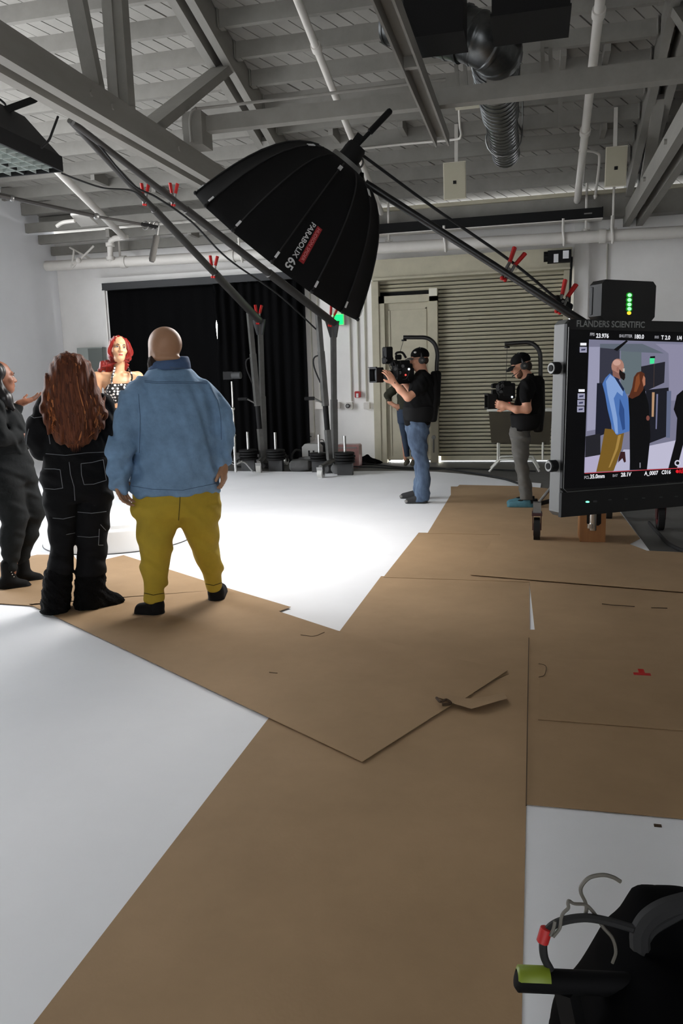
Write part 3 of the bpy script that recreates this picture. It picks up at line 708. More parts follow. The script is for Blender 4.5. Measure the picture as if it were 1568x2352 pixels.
raw('diffuser', V, [(0, 1+(g+1) % NG, 1+g) if np.dot(np.cross(V[1+(g+1) % NG]-rimc, V[1+g]-rimc), ax) > 0 else (0, 1+g, 1+(g+1) % NG) for g in range(NG)],
    mat('softbox_diffuser', (255, 252, 248), 0.6, emit=4.0), sb)
sl_ = bpy.data.lights.new('softbox_beam', 'AREA'); sl_.shape = 'DISK'; sl_.size = RB*1.8; sl_.energy = SOFTBOX_W; sl_.spread = math.radians(SOFTBOX_SPREAD); sl_.color = (1.0, 0.975, 0.95)
so_ = bpy.data.objects.new('softbox_beam', sl_); COL.objects.link(so_); so_.parent = sb
so_.matrix_local = Matrix.Translation(Vector(sb_rim_c+ax*0.01-hub)) @ Vector(-ax).to_track_quat('Z', 'Y').to_matrix().to_4x4()
# lettering along the meridian of the panel facing the viewer
def sb_txt(t0, ph0):
    def fn(x, y):
        t = t0+x/(LB*1.12); r = RB*t**0.34; return sb_pt(t, ph0+0.055*(t-0.65)+y/r, 0.004)
    return fn
text_mesh('lettering', 'PARABOLIX', M_white2, sb, None, None, None, 0.058, fn=sb_txt(0.575, 0.305), bold=0.001)
text_mesh('lettering', '65', M_white2, sb, None, None, None, 0.092, fn=sb_txt(0.905, 0.29), bold=0.002)
bf = sb_txt(0.575, 0.385)
V = [bf(0.31*u, y) for y in (-0.002, 0.045) for u in np.linspace(0, 1, 9)]
raw('red_patch', V, [(i, i+1, 9+i+1, 9+i) for i in range(8)], mat('red_patch', (150, 18, 26), 0.6), sb)
def bf2(x, y):
    t = 0.585+x/(LB*1.12); r = RB*t**0.34; return sb_pt(t, 0.385+0.055*(t-0.65)+(y+0.008)/r, 0.0065)
text_mesh('lettering', 'HUDSON SPIDER', mat('pink_print', (235, 150, 150), 0.6), sb, None, None, None, 0.037, fn=bf2)
# speed ring, lamp head, yoke
MB().lathe(hub-ax*0.03, ax, [(0, 0.09), (0.0, 0.13), (0.05, 0.14), (0.07, 0.12), (0.07, 0.09)], 24).build('speed_ring', M_steel, sb, True)
MB().lathe(hub-ax*0.16, ax, [(0, 0.04), (0.0, 0.07), (0.02, 0.08), (0.1, 0.085), (0.13, 0.09), (0.14, 0.07)], 20).build('lamp_head', M_black, sb, True)
MB().obox(PD(803, 362, D0), e1*0.075, ax*0.06, e2*0.07).build('ballast_block', M_black, sb)
p0, p1 = PD(822, 332, D0), PD(897, 253, D0)
MB().tube([p0, p0+(p1-p0)*0.35, p0+(p1-p0)*0.36, p1-(p1-p0)*0.03, p1], [0.017, 0.017, 0.026, 0.026, 0.02], 12).build('grip_handle', M_black, sb, True)
MB().obox(PD(822, 322, D0), e1*0.03, ax*0.045, e2*0.04).build('clamp_jaw', M_black, sb)
MB().obox(PD(812, 345, D0), e1*0.045, ax*0.05, e2*0.045).build('clamp_body', M_black, sb)
MB().tube([PD(818+16*math.cos(a), 372+16*math.sin(a), D0-0.05) for a in np.linspace(0, 2*math.pi, 20)[:-1]], 0.008, 6, closed=True).build('safety_loop', M_steel, sb, True)
MB().tube(bez([PD(806, 350, D0-0.06), PD(788, 360, D0-0.1), PD(783, 385, D0-0.1), PD(790, 400, D0-0.05)], 14), 0.007, 6).build('head_cable', M_dgrey, sb, True)
# boom arm on its rolling stand
st_c = np.array([0.60, 7.45, 0.0]); hd_ = PD(1390, 773, float((np.array([st_c[0], st_c[1], 1.9])-CAMO) @ _f))
bm = thing('boom_stand', 'black rolling boom stand behind the monitor carrying the softbox arm', 'light stand', st_c)
tip = PD(838, 420, D0)
MB().tube([tip, tip+(hd_-tip)*0.66, tip+(hd_-tip)*0.665, hd_+(hd_-tip)*0.12], [0.030, 0.030, 0.036, 0.036], 14).build('boom_arm', M_boom, bm, True)
MB().tube([PD(830, 398, D0), PD(829, 440, D0)], [0.02, 0.024], 10).build('boom_end', M_black, bm, True)
MB().tube([PD(832, 412, D0), PD(820, 375, D0)], 0.016, 8).build('spigot', M_steel, bm, True)
MB().tube(bez([PD(826, 352, D0), PD(1000, 480, D0+0.15), PD(1170, 598, D0+0.3), PD(1282, 690, D0+0.4)], 24), 0.013, 8).build('arm_cable', M_rubber, bm, True)
MB().lathe(PD(1290, 700, D0+0.42), (hd_-tip), [(-0.09, 0.04), (-0.08, 0.05), (0.08, 0.052), (0.09, 0.04)], 14).build('arm_collar', M_black, bm, True)
top = hd_; sx, sy = st_c[0], st_c[1]
MB().tube([(sx, sy, 0.42), (sx, sy, hd_[2])], 0.026, 14).build('mast', M_boom, bm, True)
MB().tube([(sx, sy-0.02, 0.12), (sx, sy-0.02, 0.5)], 0.034, 14).build('mast_foot', M_chrome, bm, True)
MB().obox(hd_, (0.05, 0, 0), (0, 0.05, 0), (0, 0, 0.07)).build('boom_head', M_black, bm)
wheels = [PZ(1232, 1243), PZ(1515, 1217), np.array([0.75, 8.35, 0])]
for i, w in enumerate(wheels):
    d = np.array([w[0]-sx, w[1]-sy, 0]); d /= np.linalg.norm(d); side = np.array([-d[1], d[0], 0])
    lg = MB().tube([(sx, sy, 0.45), (w[0], w[1], 0.34)], 0.02, 10).build('leg', M_black, bm, True)
    MB().tube([(w[0]-d[0]*0.02, w[1]-d[1]*0.02, 0.36), (sx+d[0]*0.05, sy+d[1]*0.05, 0.98)], 0.014, 8).build('leg_brace', M_steel, bm, True)
    d, side = np.array([0, 1.0, 0]), np.array([1.0, 0, 0])
    MB().obox((w[0], w[1], 0.30), d*0.035, side*0.035, (0, 0, 0.06)).build('socket', M_steel, lg)
    wl = MB().tube([(w[0]-side[0]*0.028, w[1]-side[1]*0.028, 0.11), (w[0]+side[0]*0.028, w[1]+side[1]*0.028, 0.11)], 0.11, 20).build('wheel', M_rubber, bm, True)
    MB().tube([(w[0]-side[0]*0.031, w[1]-side[1]*0.031, 0.11), (w[0]+side[0]*0.031, w[1]+side[1]*0.031, 0.11)], 0.06, 16).build('hub', mat('dark_red', (88, 20, 24), 0.5), wl, True)
    MB().slab([w+side*0.04+d*a+np.array([0, 0, b]) for a, b in ((-0.05, 0.11), (0.05, 0.11), (0.07, 0.26), (-0.07, 0.26))], -side*0.008).slab([w-side*0.04+d*a+np.array([0, 0, b]) for a, b in ((-0.05, 0.11), (0.05, 0.11), (0.07, 0.26), (-0.07, 0.26))], side*0.008).obox(w+(0, 0, 0.255), d*0.07, side*0.045, (0, 0, 0.012)).build('fork', mat('dark_red2', (62, 18, 22), 0.45), wl)

def clamp(p, dirv, s, label):
    """spring clamp: p = bite, dirv = where the handles point"""
    d = np.asarray(dirv, float); d /= np.linalg.norm(d); sd = np.cross(d, _f); sd /= np.linalg.norm(sd); p = np.asarray(p, float)
    t = thing('spring_clamp', label, 'clamp', p, 'red-tipped spring clamps on the boom arms')
    for k in (-1, 1):
        a = p+d*0.1*s+sd*k*0.03*s; b = p+d*0.25*s+sd*k*0.06*s
        MB().tube([p+sd*k*0.02*s-d*0.07*s, p+sd*k*0.03*s, a], [0.016*s, 0.018*s, 0.016*s], 8).build('jaw', M_steel, t, True)
        MB().tube([a, b], [0.034*s, 0.04*s], 8, flat=0.6).build('handle_grip', M_redtip, t, True)
        MB().ell(p+sd*k*0.018*s-d*0.08*s, 0.022*s, 8, 6).build('jaw_tip', M_redtip, t, True)
    MB().cyl(p+d*0.03*s-_f*0.03*s, p+d*0.03*s+_f*0.03*s, 0.014*s, 8).build('pivot', M_steel, t)
clamp(PD(1165, 625, D0+0.28), PD(1185, 590, D0)-PD(1165, 625, D0), 0.85, 'red-tipped clamp on the softbox boom arm in front of the shutter')
clamp(PD(1288, 700, D0+0.38), PD(1303, 665, D0)-PD(1288, 700, D0), 0.85, 'red-tipped clamp on the softbox boom arm beside the monitor')

# two tall boom stands by the back wall
def menace(Yb, mast_t, mast_b, lean_t, lean_b, arm, endY, casters, label):
    mb_, mt = PY(*mast_b, Yb), PY(*mast_t, Yb); lt, lb = PY(*lean_t, Yb-0.15), PY(*lean_b, Yb-0.15)
    t = thing('boom_stand', label, 'light stand', (mb_[0], Yb, 0), 'tall boom stands by the curtain')
    z0 = max(mb_[2], 0.1)
    MB().tube([(mb_[0], Yb, 0.12), mb_+(mt-mb_)*0.45, mb_+(mt-mb_)*0.451, mt], [0.06, 0.06, 0.05, 0.05], 4).build('mast', M_steel, t)
    MB().tube([lb, lb+(lt-lb)*0.2], [0.055, 0.055], 4).build('strut_foot', M_steel, t)
    MB().tube([lb+(lt-lb)*0.2, lb+(lt-lb)*0.36], [0.045, 0.045], 12).build('strut_sleeve', M_black, t)
    MB().tube([lb+(lt-lb)*0.36, lb+(lt-lb)*0.72, lb+(lt-lb)*0.721, lt], [0.06, 0.06, 0.052, 0.052], 4).build('strut', M_steel, t)
    P = [PY(x, y, Yb+(endY-Yb)*u) for x, y, u in arm]
    a, b = P[0], P[-1]; sxn = b-a
    MB().tube([a-sxn*0.01, a+sxn*0.33, a+sxn*0.331, a+sxn*0.66, a+sxn*0.661, b], [0.062, 0.062, 0.05, 0.05, 0.04, 0.034], 10).build('arm', mat('grey_tube', (70, 68, 66), 0.4, 0.5), t, True)
    MB().tube([mt, a], 0.07, 8).build('arm_pivot', M_dgrey, t, True)
    MB().slab([a+np.array(q) for q in ((-0.13, -0.03, 0.03), (0.09, -0.03, 0.03), (0.04, -0.03, -0.22), (-0.06, -0.03, -0.22))], (0, 0.06, 0)).build('head_bracket', M_dgrey, t)
    MB().tube(bez([lt+(lb-lt)*0.3, lt+(lb-lt)*0.32+(-0.12, 0, 0), lt+(lb-lt)*0.36+(-0.13, 0, -0.05), lt+(lb-lt)*0.45+(-0.05, 0, -0.08)], 12), 0.012, 6).build('cable_loop', M_rubber, t, True)
    c = lb+(lt-lb)*0.37; MB().tube([c, c+(-0.16, -0.05, 0.1)], 0.014, 8).build('crank', M_steel, t, True); MB().tube([c+(-0.16, -0.05, 0.1), c+(-0.32, -0.05, 0.1)], 0.028, 8).build('crank_grip', M_black, t, True)
    for w in casters:
        d = np.array([w[0]-mb_[0], w[1]-Yb, 0]); d /= np.linalg.norm(d); sd = np.array([-d[1], d[0], 0])
        MB().tube([(mb_[0], Yb, 0.22), (w[0]-d[0]*0.25, w[1]-d[1]*0.25, 0.2), (w[0], w[1], 0.17)], 0.04, 8).build('base_leg', M_steel, t, True)
        wl = MB().tube([np.array([w[0], w[1], 0.075])-sd*0.04, np.array([w[0], w[1], 0.075])+sd*0.04], 0.075, 18).build('caster', mat('caster', (190, 190, 186), 0.4, 0.3), t, True)
        MB().slab([np.array([w[0], w[1], 0])+sd*0.05+d*q+np.array([0, 0, z]) for q, z in ((-0.03, 0.06), (0.03, 0.06), (0.06, 0.18), (-0.06, 0.18))], -sd*0.1).build('caster_fork', M_chrome, wl)
    return t, a, b
c1 = [PZ(595, 1087), PZ(655, 1068), PZ(540, 1066)]
s1, a1, b1 = menace(12.75, (597, 735), (607, 1050), (572, 718), (602, 1050), [(597, 738, 0), (160, 276, 1)], 8.1, c1, 'grey boom stand in front of the pleated drape')
c2 = [PZ(737, 1099), PZ(800, 1075), PZ(690, 1078)]
s2, a2, b2 = menace(12.2, (765, 745), (768, 1055), (729, 708), (757, 1055), [(766, 742, 0), (168, 282, 1)], 7.9, c2, 'grey boom stand in front of the white wall')
def on(a, b, x):   # point of a segment seen at image column x
    best = min(np.linspace(0, 1, 400), key=lambda u: abs((CX+FPX*((a+(b-a)*u-CAMO) @ _r)/((a+(b-a)*u-CAMO) @ _f))-x)); return a+(b-a)*best
up = np.array([0.1, 0, 1.0])
clamp(on(a1, b1, 333), up, 0.75, 'red-tipped clamp on the boom arm nearest the hanging microphone'); clamp(on(a2, b2, 398), up, 0.75, 'red-tipped clamp left of the softbox rim')
clamp(on(a1, b1, 490), up, 0.9, 'red-tipped clamp above the dark curtain rail'); clamp(on(a1, b1, 592), up, 0.9, 'red-tipped clamp at the pivot before the pleated drape')
clamp(on(a2, b2, 760), (0.3, 0, 1.0), 0.9, 'red-tipped clamp at the pivot below the softbox')
o = MB().tube(bez([on(a2, b2, 222)-(0, 0, 0.02), on(a2, b2, 300)-(0, 0, 0.18), on(a2, b2, 360)-(0, 0, 0.12), on(a2, b2, 440)-(0, 0, 0.1), on(a2, b2, 520)-(0, 0, 0.22), on(a2, b2, 640)-(0, 0, 0.2), PY(735, 765, 12.2)], 48), 0.012, 6).build('power_cable', M_rubber, None, True); tag(o, 'black cable slung under the longer boom arm', 'cable')

# overhead light bank with egg-crate
zL = 3.75
A_, B_, C_ = PZ(143, 391, zL), PZ(92, 430, zL), PZ(0, 326, zL)
ux = (C_-A_)/np.linalg.norm(C_-A_); uy = B_-A_; uy = uy-ux*np.dot(uy, ux); wy = np.linalg.norm(uy); uy /= wy; wy *= 1.45; wx = 2.2
t = thing('overhead_light', 'black overhead light bank with white egg-crate at the upper left', 'light bank', A_)
c = A_+ux*wx/2+uy*wy/2
MB().obox(c+(0, 0, 0.13), ux*wx/2*1.0, uy*0.02, (0, 0, 0.13)).build('rear_spine', M_black, t)
for s_, nm in ((-1, 'skirt'), (1, 'skirt')):
    MB().obox(c+uy*s_*wy/2+(0, 0, 0.06), ux*wx/2, uy*0.012, (0, 0, 0.075)).build('skirt', M_black, t)
for s_ in (-1, 1): MB().obox(c+ux*s_*wx/2+(0, 0, 0.06), ux*0.012, uy*wy/2, (0, 0, 0.075)).build('skirt', M_black, t)
V = [c+ux*sx_*wx/2+uy*sy_*wy/2+(0, 0, 0.13) for sx_, sy_ in ((-1, -1), (1, -1), (1, 1), (-1, 1))]+[c+ux*sx_*wx*0.42+uy*sy_*wy*0.2+(0, 0, 0.5) for sx_, sy_ in ((-1, -1), (1, -1), (1, 1), (-1, 1))]
raw('hood', V, [(4, 5, 6, 7), (0, 1, 5, 4), (1, 2, 6, 5), (2, 3, 7, 6), (3, 0, 4, 7)], M_black, t)
raw('diffuser', [c+ux*sx_*wx/2+uy*sy_*wy/2+(0, 0, 0.09) for sx_, sy_ in ((-1, -1), (1, -1), (1, 1), (-1, 1))], [(0, 1, 2, 3)], mat('panel_diffuser', (205, 216, 212), 0.7, emit=0.12), t)
M_crate = mat('egg_crate', (150, 158, 154), 0.8)
nX, nY = 15, 6
for i in range(1, nX): MB().obox(c+ux*(i/nX-0.5)*wx+(0, 0, 0.035), ux*0.003, uy*wy/2, (0, 0, 0.045)).build('louvre', M_crate, t)
for j in range(1, nY): MB().obox(c+uy*(j/nY-0.5)*wy+(0, 0, 0.035), ux*wx/2, uy*0.003, (0, 0, 0.045)).build('louvre', M_crate, t)
MB().tube(bez([c-ux*wx*0.35+(0, 0, 0.48), c-ux*wx*0.4+(0, 0, 0.62), c-ux*wx*0.28+(0, 0, 0.62), c-ux*wx*0.25+(0, 0, 0.42), c-ux*wx*0.42+(0, 0, 0.36), c-ux*wx*0.44+(0, 0, 0.25)], 30), 0.012, 6).build('cable_coil', M_rubber, t, True)
MB().beam(PD(-30, 268, 7.6), PD(80, 228, 7.9), 0.06, 0.06).build('hanging_bar', M_black, t)
pw = PD(133, 265, 7.9); MB().tube(bez([PD(95, 340, 7.7), PD(112, 322, 7.75), PD(121, 300, 7.8), PD(133, 268, 7.9)], 16), [0.012]*16+[0.012], 6).build('tie_line', M_rubber, t, True)
o = MB().tube(bez([PD(142, 398, 7.6), PD(185, 415, 7.9), PD(240, 432, 8.3), PD(300, 437, 8.8), on(a1, b1, 330)], 24), 0.009, 6).build('signal_cable', M_rubber, None, True); tag(o, 'thin black cable sagging from the light bank to the boom arm', 'cable')

# microphone on its boom pole
t = thing('boom_microphone', 'grey shotgun microphone hanging from a long boom pole', 'microphone', PD(350, 600, 7.2))
q = [PD(-260, 392, 6.4), PD(28, 455, 6.9), PD(30, 455.5, 6.9), PD(222, 497, 7.1), PD(224, 497.5, 7.1), PD(325, 515, 7.2)]
MB().tube(q, [0.024, 0.024, 0.018, 0.018, 0.012, 0.012], 10).build('pole', mat('pole', (60, 58, 56), 0.35, 0.4), t, True)
for p_ in (q[1], q[3]): MB().ell(p_, 0.03, 10, 6).build('pole_lock', M_steel, t, True)
MB().tube(bez([PD(325, 515, 7.2), PD(345, 518, 7.2), PD(352, 520, 7.2), PD(364, 522, 7.2)], 10), 0.017, 8).build('shock_mount', M_black, t, True)
for a in (334, 348, 358): MB().tube([PD(a+7*math.cos(s), 518+9*math.sin(s), 7.2) for s in np.linspace(0, 2*math.pi, 14)[:-1]], 0.007, 6, closed=True).build('suspension_ring', M_steel, t, True)
MB().tube([PD(363, 519, 7.2), PD(359, 545, 7.2)], 0.014, 8).build('swivel', M_steel, t, True)
MB().tube([PD(359.5, 541, 7.2), PD(359, 544, 7.2), PD(349, 596, 7.2), PD(348, 601, 7.2)], [0.022, 0.03, 0.03, 0.022], 14).build('windshield', mat('foam', (62, 60, 57), 0.95, bump=0.3, bscale=200), t, True)
# ------------------------------------------------------------------ gear on the floor by the back wall
M_sand = mat('grey_canvas', (84, 84, 84), 0.9, var=0.15, vscale=9, bump=0.15, bscale=30)
def plates(x, y, Yf, ztop_px, label, n=4):
    p = PY(x, y, Yf); t = thing('weight_stack', label, 'weights', (p[0], Yf, 0.0), 'iron weight plates on chrome pins')
    zt = PY(x, ztop_px, Yf)[2]
    MB().cyl((p[0], Yf, 0.2), (p[0], Yf, zt), 0.022, 10).build('pin', M_chrome, t, True)
    for k in range(n): MB().lathe((p[0]+random.uniform(-.01, .01), Yf, 0.2+0.045*k), (0, 0, 1), [(0, 0.15), (0.008, 0.16), (0.03, 0.16), (0.038, 0.15)], 18).build('plate', M_black, t, True)
    MB().box((p[0]-0.12, Yf-0.05, 0.005), (p[0]+0.12, Yf+0.05, 0.2)).build('carrier', M_dgrey, t)
plates(570, 1040, 12.55, 992, 'stack of black weight plates left of the pleated-drape stand mast'); plates(633, 1040, 12.5, 993, 'stack of black weight plates right of the pleated-drape stand mast')
plates(733, 1040, 12.35, 998, 'stack of black weight plates behind the black battery', 3); plates(792, 1045, 11.95, 1001, 'stack of black weight plates right of the wall stand mast', 4)
def sandbag(p, ang, label, L=0.34, r=0.12):
    d = np.array([math.cos(ang), math.sin(ang), 0]); t = thing('sandbag', label, 'sandbag', (p[0], p[1], 0), 'grey sandbags at the stand feet')
    V = MB()
    for k in (-1, 1):
        c = np.array([p[0], p[1], r*0.85])+np.array([-d[1], d[0], 0])*k*0.11
        MB().tube([c-d*L/2, c-d*L*0.42, c, c+d*L*0.42, c+d*L/2], [r*0.5, r*0.85, r, r*0.85, r*0.5], 14, flat=0.85).build('pouch', M_sand, t, True)
    MB().obox((p[0], p[1], r*1.4), d*0.05, np.array([-d[1], d[0], 0])*0.16, (0, 0, 0.02)).build('strap', M_black, t)
sandbag(PZ(690, 1082), 0.2, 'grey sandbag over the left leg of the wall stand'); sandbag(PZ(768, 1088), 1.2, 'grey sandbag in front of the wall stand mast', 0.3, 0.11); sandbag(PZ(612, 1074), 0.9, 'grey sandbag at the foot of the pleated-drape stand'); sandbag(PZ(560, 1072), 0.3, 'grey sandbag behind the chrome stand foot')
p = PZ(740, 1072); t = thing('battery', 'black battery unit with white sticker at the stand foot', 'battery', p)
MB().cbox(p+(0, 0, 0.22), (0.075, 0, 0), (0, 0.05, 0), (0, 0, 0.21), 0.03).build('case', M_black, t)
MB().box(p+(-0.055, -0.056, 0.05), p+(0.04, -0.05, 0.2)).build('sticker', M_label, t); MB().box(p+(-0.03, -0.056, 0.25), p+(0.03, -0.05, 0.28)).build('yellow_mark', mat('amber', (230, 190, 40), 0.5), t)
MB().tube(bez([p+(-0.05, 0, 0.42), p+(-0.03, 0, 0.47), p+(0.03, 0, 0.47), p+(0.05, 0, 0.42)], 8), 0.01, 6).build('handle', M_steel, t, True)
p = PY(716, 1040, 12.9); t = thing('power_box', 'grey power distribution box beside the drape edge', 'power box', (p[0], 12.9, 0))
MB().cbox((p[0], 12.95, 0.23), (0.16, 0, 0), (0, 0.1, 0), (0, 0, 0.2), 0.05).build('case', mat('grey_case', (150, 150, 147), 0.6), t)
for dx in (-0.05, 0.03): MB().box((p[0]+dx, 12.845, 0.22), (p[0]+dx+0.03, 12.851, 0.32)).build('socket', M_black, t)
MB().tube(bez([(p[0]-0.16, 12.9, 0.3), (p[0]-0.26, 12.8, 0.33), (p[0]-0.3, 12.7, 0.2), (p[0]-0.1, 12.6, 0.1)], 14), 0.02, 6).build('plug_lead', M_rubber, t, True)
p = PY(798, 1030, 13.0); t = thing('metal_case', 'pinkish metal case behind the weight plates', 'case', (p[0], 13.0, 0))
MB().cbox((p[0], 13.1, 0.2), (0.2, 0, 0), (0, 0.12, 0), (0, 0, 0.2), 0.02).build('body', mat('pink_metal', (150, 112, 108), 0.35, 0.4, var=0.2), t); MB().box((p[0]-0.16, 12.965, 0.34), (p[0]+0.16, 12.98, 0.36)).build('rim', M_steel, t)
# chrome stand left of the boom stands
t = thing('chrome_stand', 'thin chrome stand with black clamp head beside the denim jacket', 'light stand', PY(540, 1075, 11.6)*np.array([1, 1, 0]))
b_ = PY(540, 1060, 11.6); k_ = PY(532, 876, 11.6)
MB().tube([(b_[0], 11.6, 0.1), b_+(k_-b_)*0.33, b_+(k_-b_)*0.34, b_+(k_-b_)*0.66, b_+(k_-b_)*0.67, k_], [0.022, 0.022, 0.018, 0.018, 0.013, 0.013], 10).build('column', M_chrome, t, True)
for f_ in (0.33, 0.66): MB().ell(b_+(k_-b_)*f_, 0.032, 10, 6).build('knuckle', M_chrome, t, True)
for q in (PZ(580, 1086), PZ(505, 1083), PZ(560, 1072)): MB().tube(bez([(b_[0], 11.6, 0.22), ((b_[0]+q[0])/2, (11.6+q[1])/2, 0.22), (q[0], q[1], 0.03)], 10), 0.016, 8).build('leg', M_chrome, t, True)
h_ = k_+(0, 0, 0.03); MB().box(h_+(-0.12, -0.05, 0), h_+(0.04, 0.05, 0.12)).build('clamp_head', M_black, t); MB().cyl(h_+(0.02, -0.02, 0.06), h_+(0.16, -0.02, 0.06), 0.055, 14).build('lamp_barrel', M_dgrey, t, True)
# cables over the floor at the back
def cable(pts, r, label):
    o = MB().tube(bez([PZ(x, y, 0.015+r) for x, y in pts], 10*len(pts)), r, 6).build('floor_cable', M_rubber, None, True); return tag(o, label, 'cable', 'black cables on the floor')
cable([(780, 1062), (850, 1066), (930, 1074), (1010, 1075), (1090, 1087), (1150, 1098), (1195, 1112)], 0.015, 'long black cable curving across the white floor to the second operator')
cable([(770, 1070), (850, 1073), (950, 1077), (1060, 1076), (1120, 1078), (1230, 1082)], 0.014, 'black cable lying along the far edge of the white floor')
cable([(1490, 1200), (1512, 1225), (1540, 1252), (1600, 1278)], 0.016, 'black cable on the grey floor under the monitor')
t = thing('black_cloth', 'crumpled black cloth on the floor beside the shutter frame', 'cloth', PZ(832, 1068))
c = PZ(832, 1066)
s_ = Sdf(0.02); s_.ell(c+(0, 0, 0.03), (0.32, 0.16, 0.05), 0.05); s_.cap(c+(-0.1, 0, 0.05), c+(0.08, 0, 0.14), 0.05, 0.03, 0.06); s_.cap(c+(0.1, 0, 0.1), c+(0.25, 0, 0.04), 0.04, 0.03, 0.06); s_.disp = wob(0.008, 25, 30, 40)
V, Q = s_.mesh(); V[:, 2] = np.maximum(V[:, 2], 0.004); raw('folds', V, None, M_curtain, t, smooth=True, quads=Q)
p = PZ(626, 1068); t = thing('cable_tie_coil', 'short orange cable coil on the floor by the stand caster', 'cable', p); MB().tube([p+np.array([0.12*math.cos(a), 0.08*math.sin(a), 0.03+0.004*a]) for a in np.linspace(0, 9, 40)], 0.014, 6).build('coil', mat('orange', (190, 110, 70), 0.6), t, True); MB().ell(p+(0.13, 0, 0.04), 0.03, 8, 6).build('connector', M_chrome, t, True)
# laundry cart behind the second operator
t = thing('canvas_cart', 'brown canvas hamper on bent white tube legs before the shutter', 'hamper', (-0.3, 12.4, 0))
Yc = 12.4; M_canvas = mat('brown_canvas', (62, 56, 42), 0.85, var=0.15, vscale=4, bump=0.08)
a, b = PY(1122, 944, Yc), PY(1268, 944, Yc); c_, d_ = PY(1128, 1017, Yc), PY(1262, 1022, Yc)
V = []
for y in (Yc, Yc+0.5): V += [(a[0], y, a[2]), (b[0], y, b[2]), (d_[0], y, d_[2]), (c_[0], y, c_[2])]
raw('canvas_bag', V, [(3, 2, 1, 0), (4, 5, 6, 7), (0, 4, 7, 3), (1, 2, 6, 5), (2, 3, 7, 6)], M_canvas, t)
wh = mat('white_tube', (215, 214, 206), 0.4)
for y in (Yc, Yc+0.5): MB().tube([(a[0]-0.03, y, a[2]+0.01), (b[0]+0.03, y, b[2]+0.01)], 0.02, 8).build('top_rail', wh, t, True)
l0, l1, l2 = PY(1123, 1090, Yc), PY(1147, 1056, Yc), PY(1180, 1054, Yc)
r2, r1, r0 = PY(1200, 1062, Yc), PY(1222, 1064, Yc), PY(1238, 1092, Yc)
for y in (0, 0.5):
    MB().tube(bez([(l0[0], Yc+y, 0.01), (l1[0]-0.02, Yc+y, l1[2]-0.03), (l1[0]+0.04, Yc+y, l1[2]), (r1[0]-0.04, Yc+y, l1[2]), (r1[0]+0.02, Yc+y, l1[2]-0.03), (r0[0], Yc+y, 0.01)], 25), 0.017, 8).build('leg_frame', wh, t, True)
    for xx in (c_[0]+0.1, d_[0]-0.1): MB().tube([(xx, Yc+y, l1[2]), (xx, Yc+y, c_[2])], 0.015, 8).build('upright', wh, t, True)

# ------------------------------------------------------------------ paper sheets protecting the floor
M_paper = mat('kraft_board', (165, 136, 102), 0.85, var=0.12, vscale=1.3, bump=0.04, bscale=90, dark=(152, 124, 91))
M_crease = mat('board_edge', (70, 52, 34), 0.9)
def sheet(pts, z, label, th=0.0025, curl=None):
    """pts in plan; edges slightly lifted"""
    t = thing('floor_board', label, 'floor covering', (pts[0][0], pts[0][1], z), 'brown boards laid over the white floor')
    MB().prism([(p[0], p[1]) for p in pts], z, z+th).build('sheet', M_paper, t)
    return t
z = 0.0125
def pz(*a): return [tuple(PZ(x, y)[:2]) for x, y in a]
sheet([(-1.135, 0.6), (-0.012, 0.6), (-0.012, 4.56), (-0.022, 5.7), (-1.12, 5.7)]+pz((780, 1455))+pz((613, 1662)), z, 'brown board running toward the viewer in the middle foreground')
sheet([(-1.095, 5.66), (-0.02, 5.66), (-0.02, 7.4), (-1.075, 7.4)], z+0.003, 'brown board right of the bright floor, between the foreground and far boards')
sheet([(-0.985, 7.36), (-0.3, 7.36), (-0.3, 6.85), (0.72, 6.85)]+[(0.93, 7.3), (0.88, 9.4), (0.45, 10.3)]+pz((1200, 1120), (1055, 1117), (1050, 1121), (1035, 1121), (1035, 1140)), z+0.006, 'far brown board under the second operator')
S1a, S1b = np.array(PZ(832, 1762)[:2]), np.array(PZ(1165, 1550)[:2]); dd = np.array(PZ(68, 1395)[:2])-S1a; dd /= np.linalg.norm(dd)
ly = sheet([tuple(S1a), tuple(PZ(1040, 1628)[:2]), (-0.30, 3.47), tuple(S1b)]+pz((775, 1457), (760, 1452), (640, 1412), (668, 1402), (530, 1360), (400, 1318), (284, 1281))+pz((246, 1290), (180, 1330))+[tuple(S1a+dd*3.25)]+pz((68, 1395)), z+0.009, 'brown board under the two people with their backs turned')
sheet(pz((-20, 1391), (68, 1397), (190, 1420), (200, 1330), (170, 1281), (110, 1279), (86, 1279), (54, 1286), (-20, 1301)), z+0.006, 'brown board under the boots of the woman at the left edge')
sheet([(-0.0135, 2.605), (1.6, 2.62), (1.6, 4.2), (1.05, 6.2), (-0.018, 6.2), (-0.02, 5.6), (0.016, 4.562), (-0.0135, 4.557)], z+0.002, 'brown board right of the long seam')
sheet(pz((1235, 1662))+[(1.5, 3.29), (1.5, 4.2)]+pz((1240, 1520)), z+0.006, 'brown board patch carrying the red tape mark')
sheet(pz((1080, 1328))+[(1.35, 5.42), (1.35, 6.72)]+pz((1485, 1272), (1410, 1243), (1130, 1248)), z+0.012, 'raised brown board below the monitor')
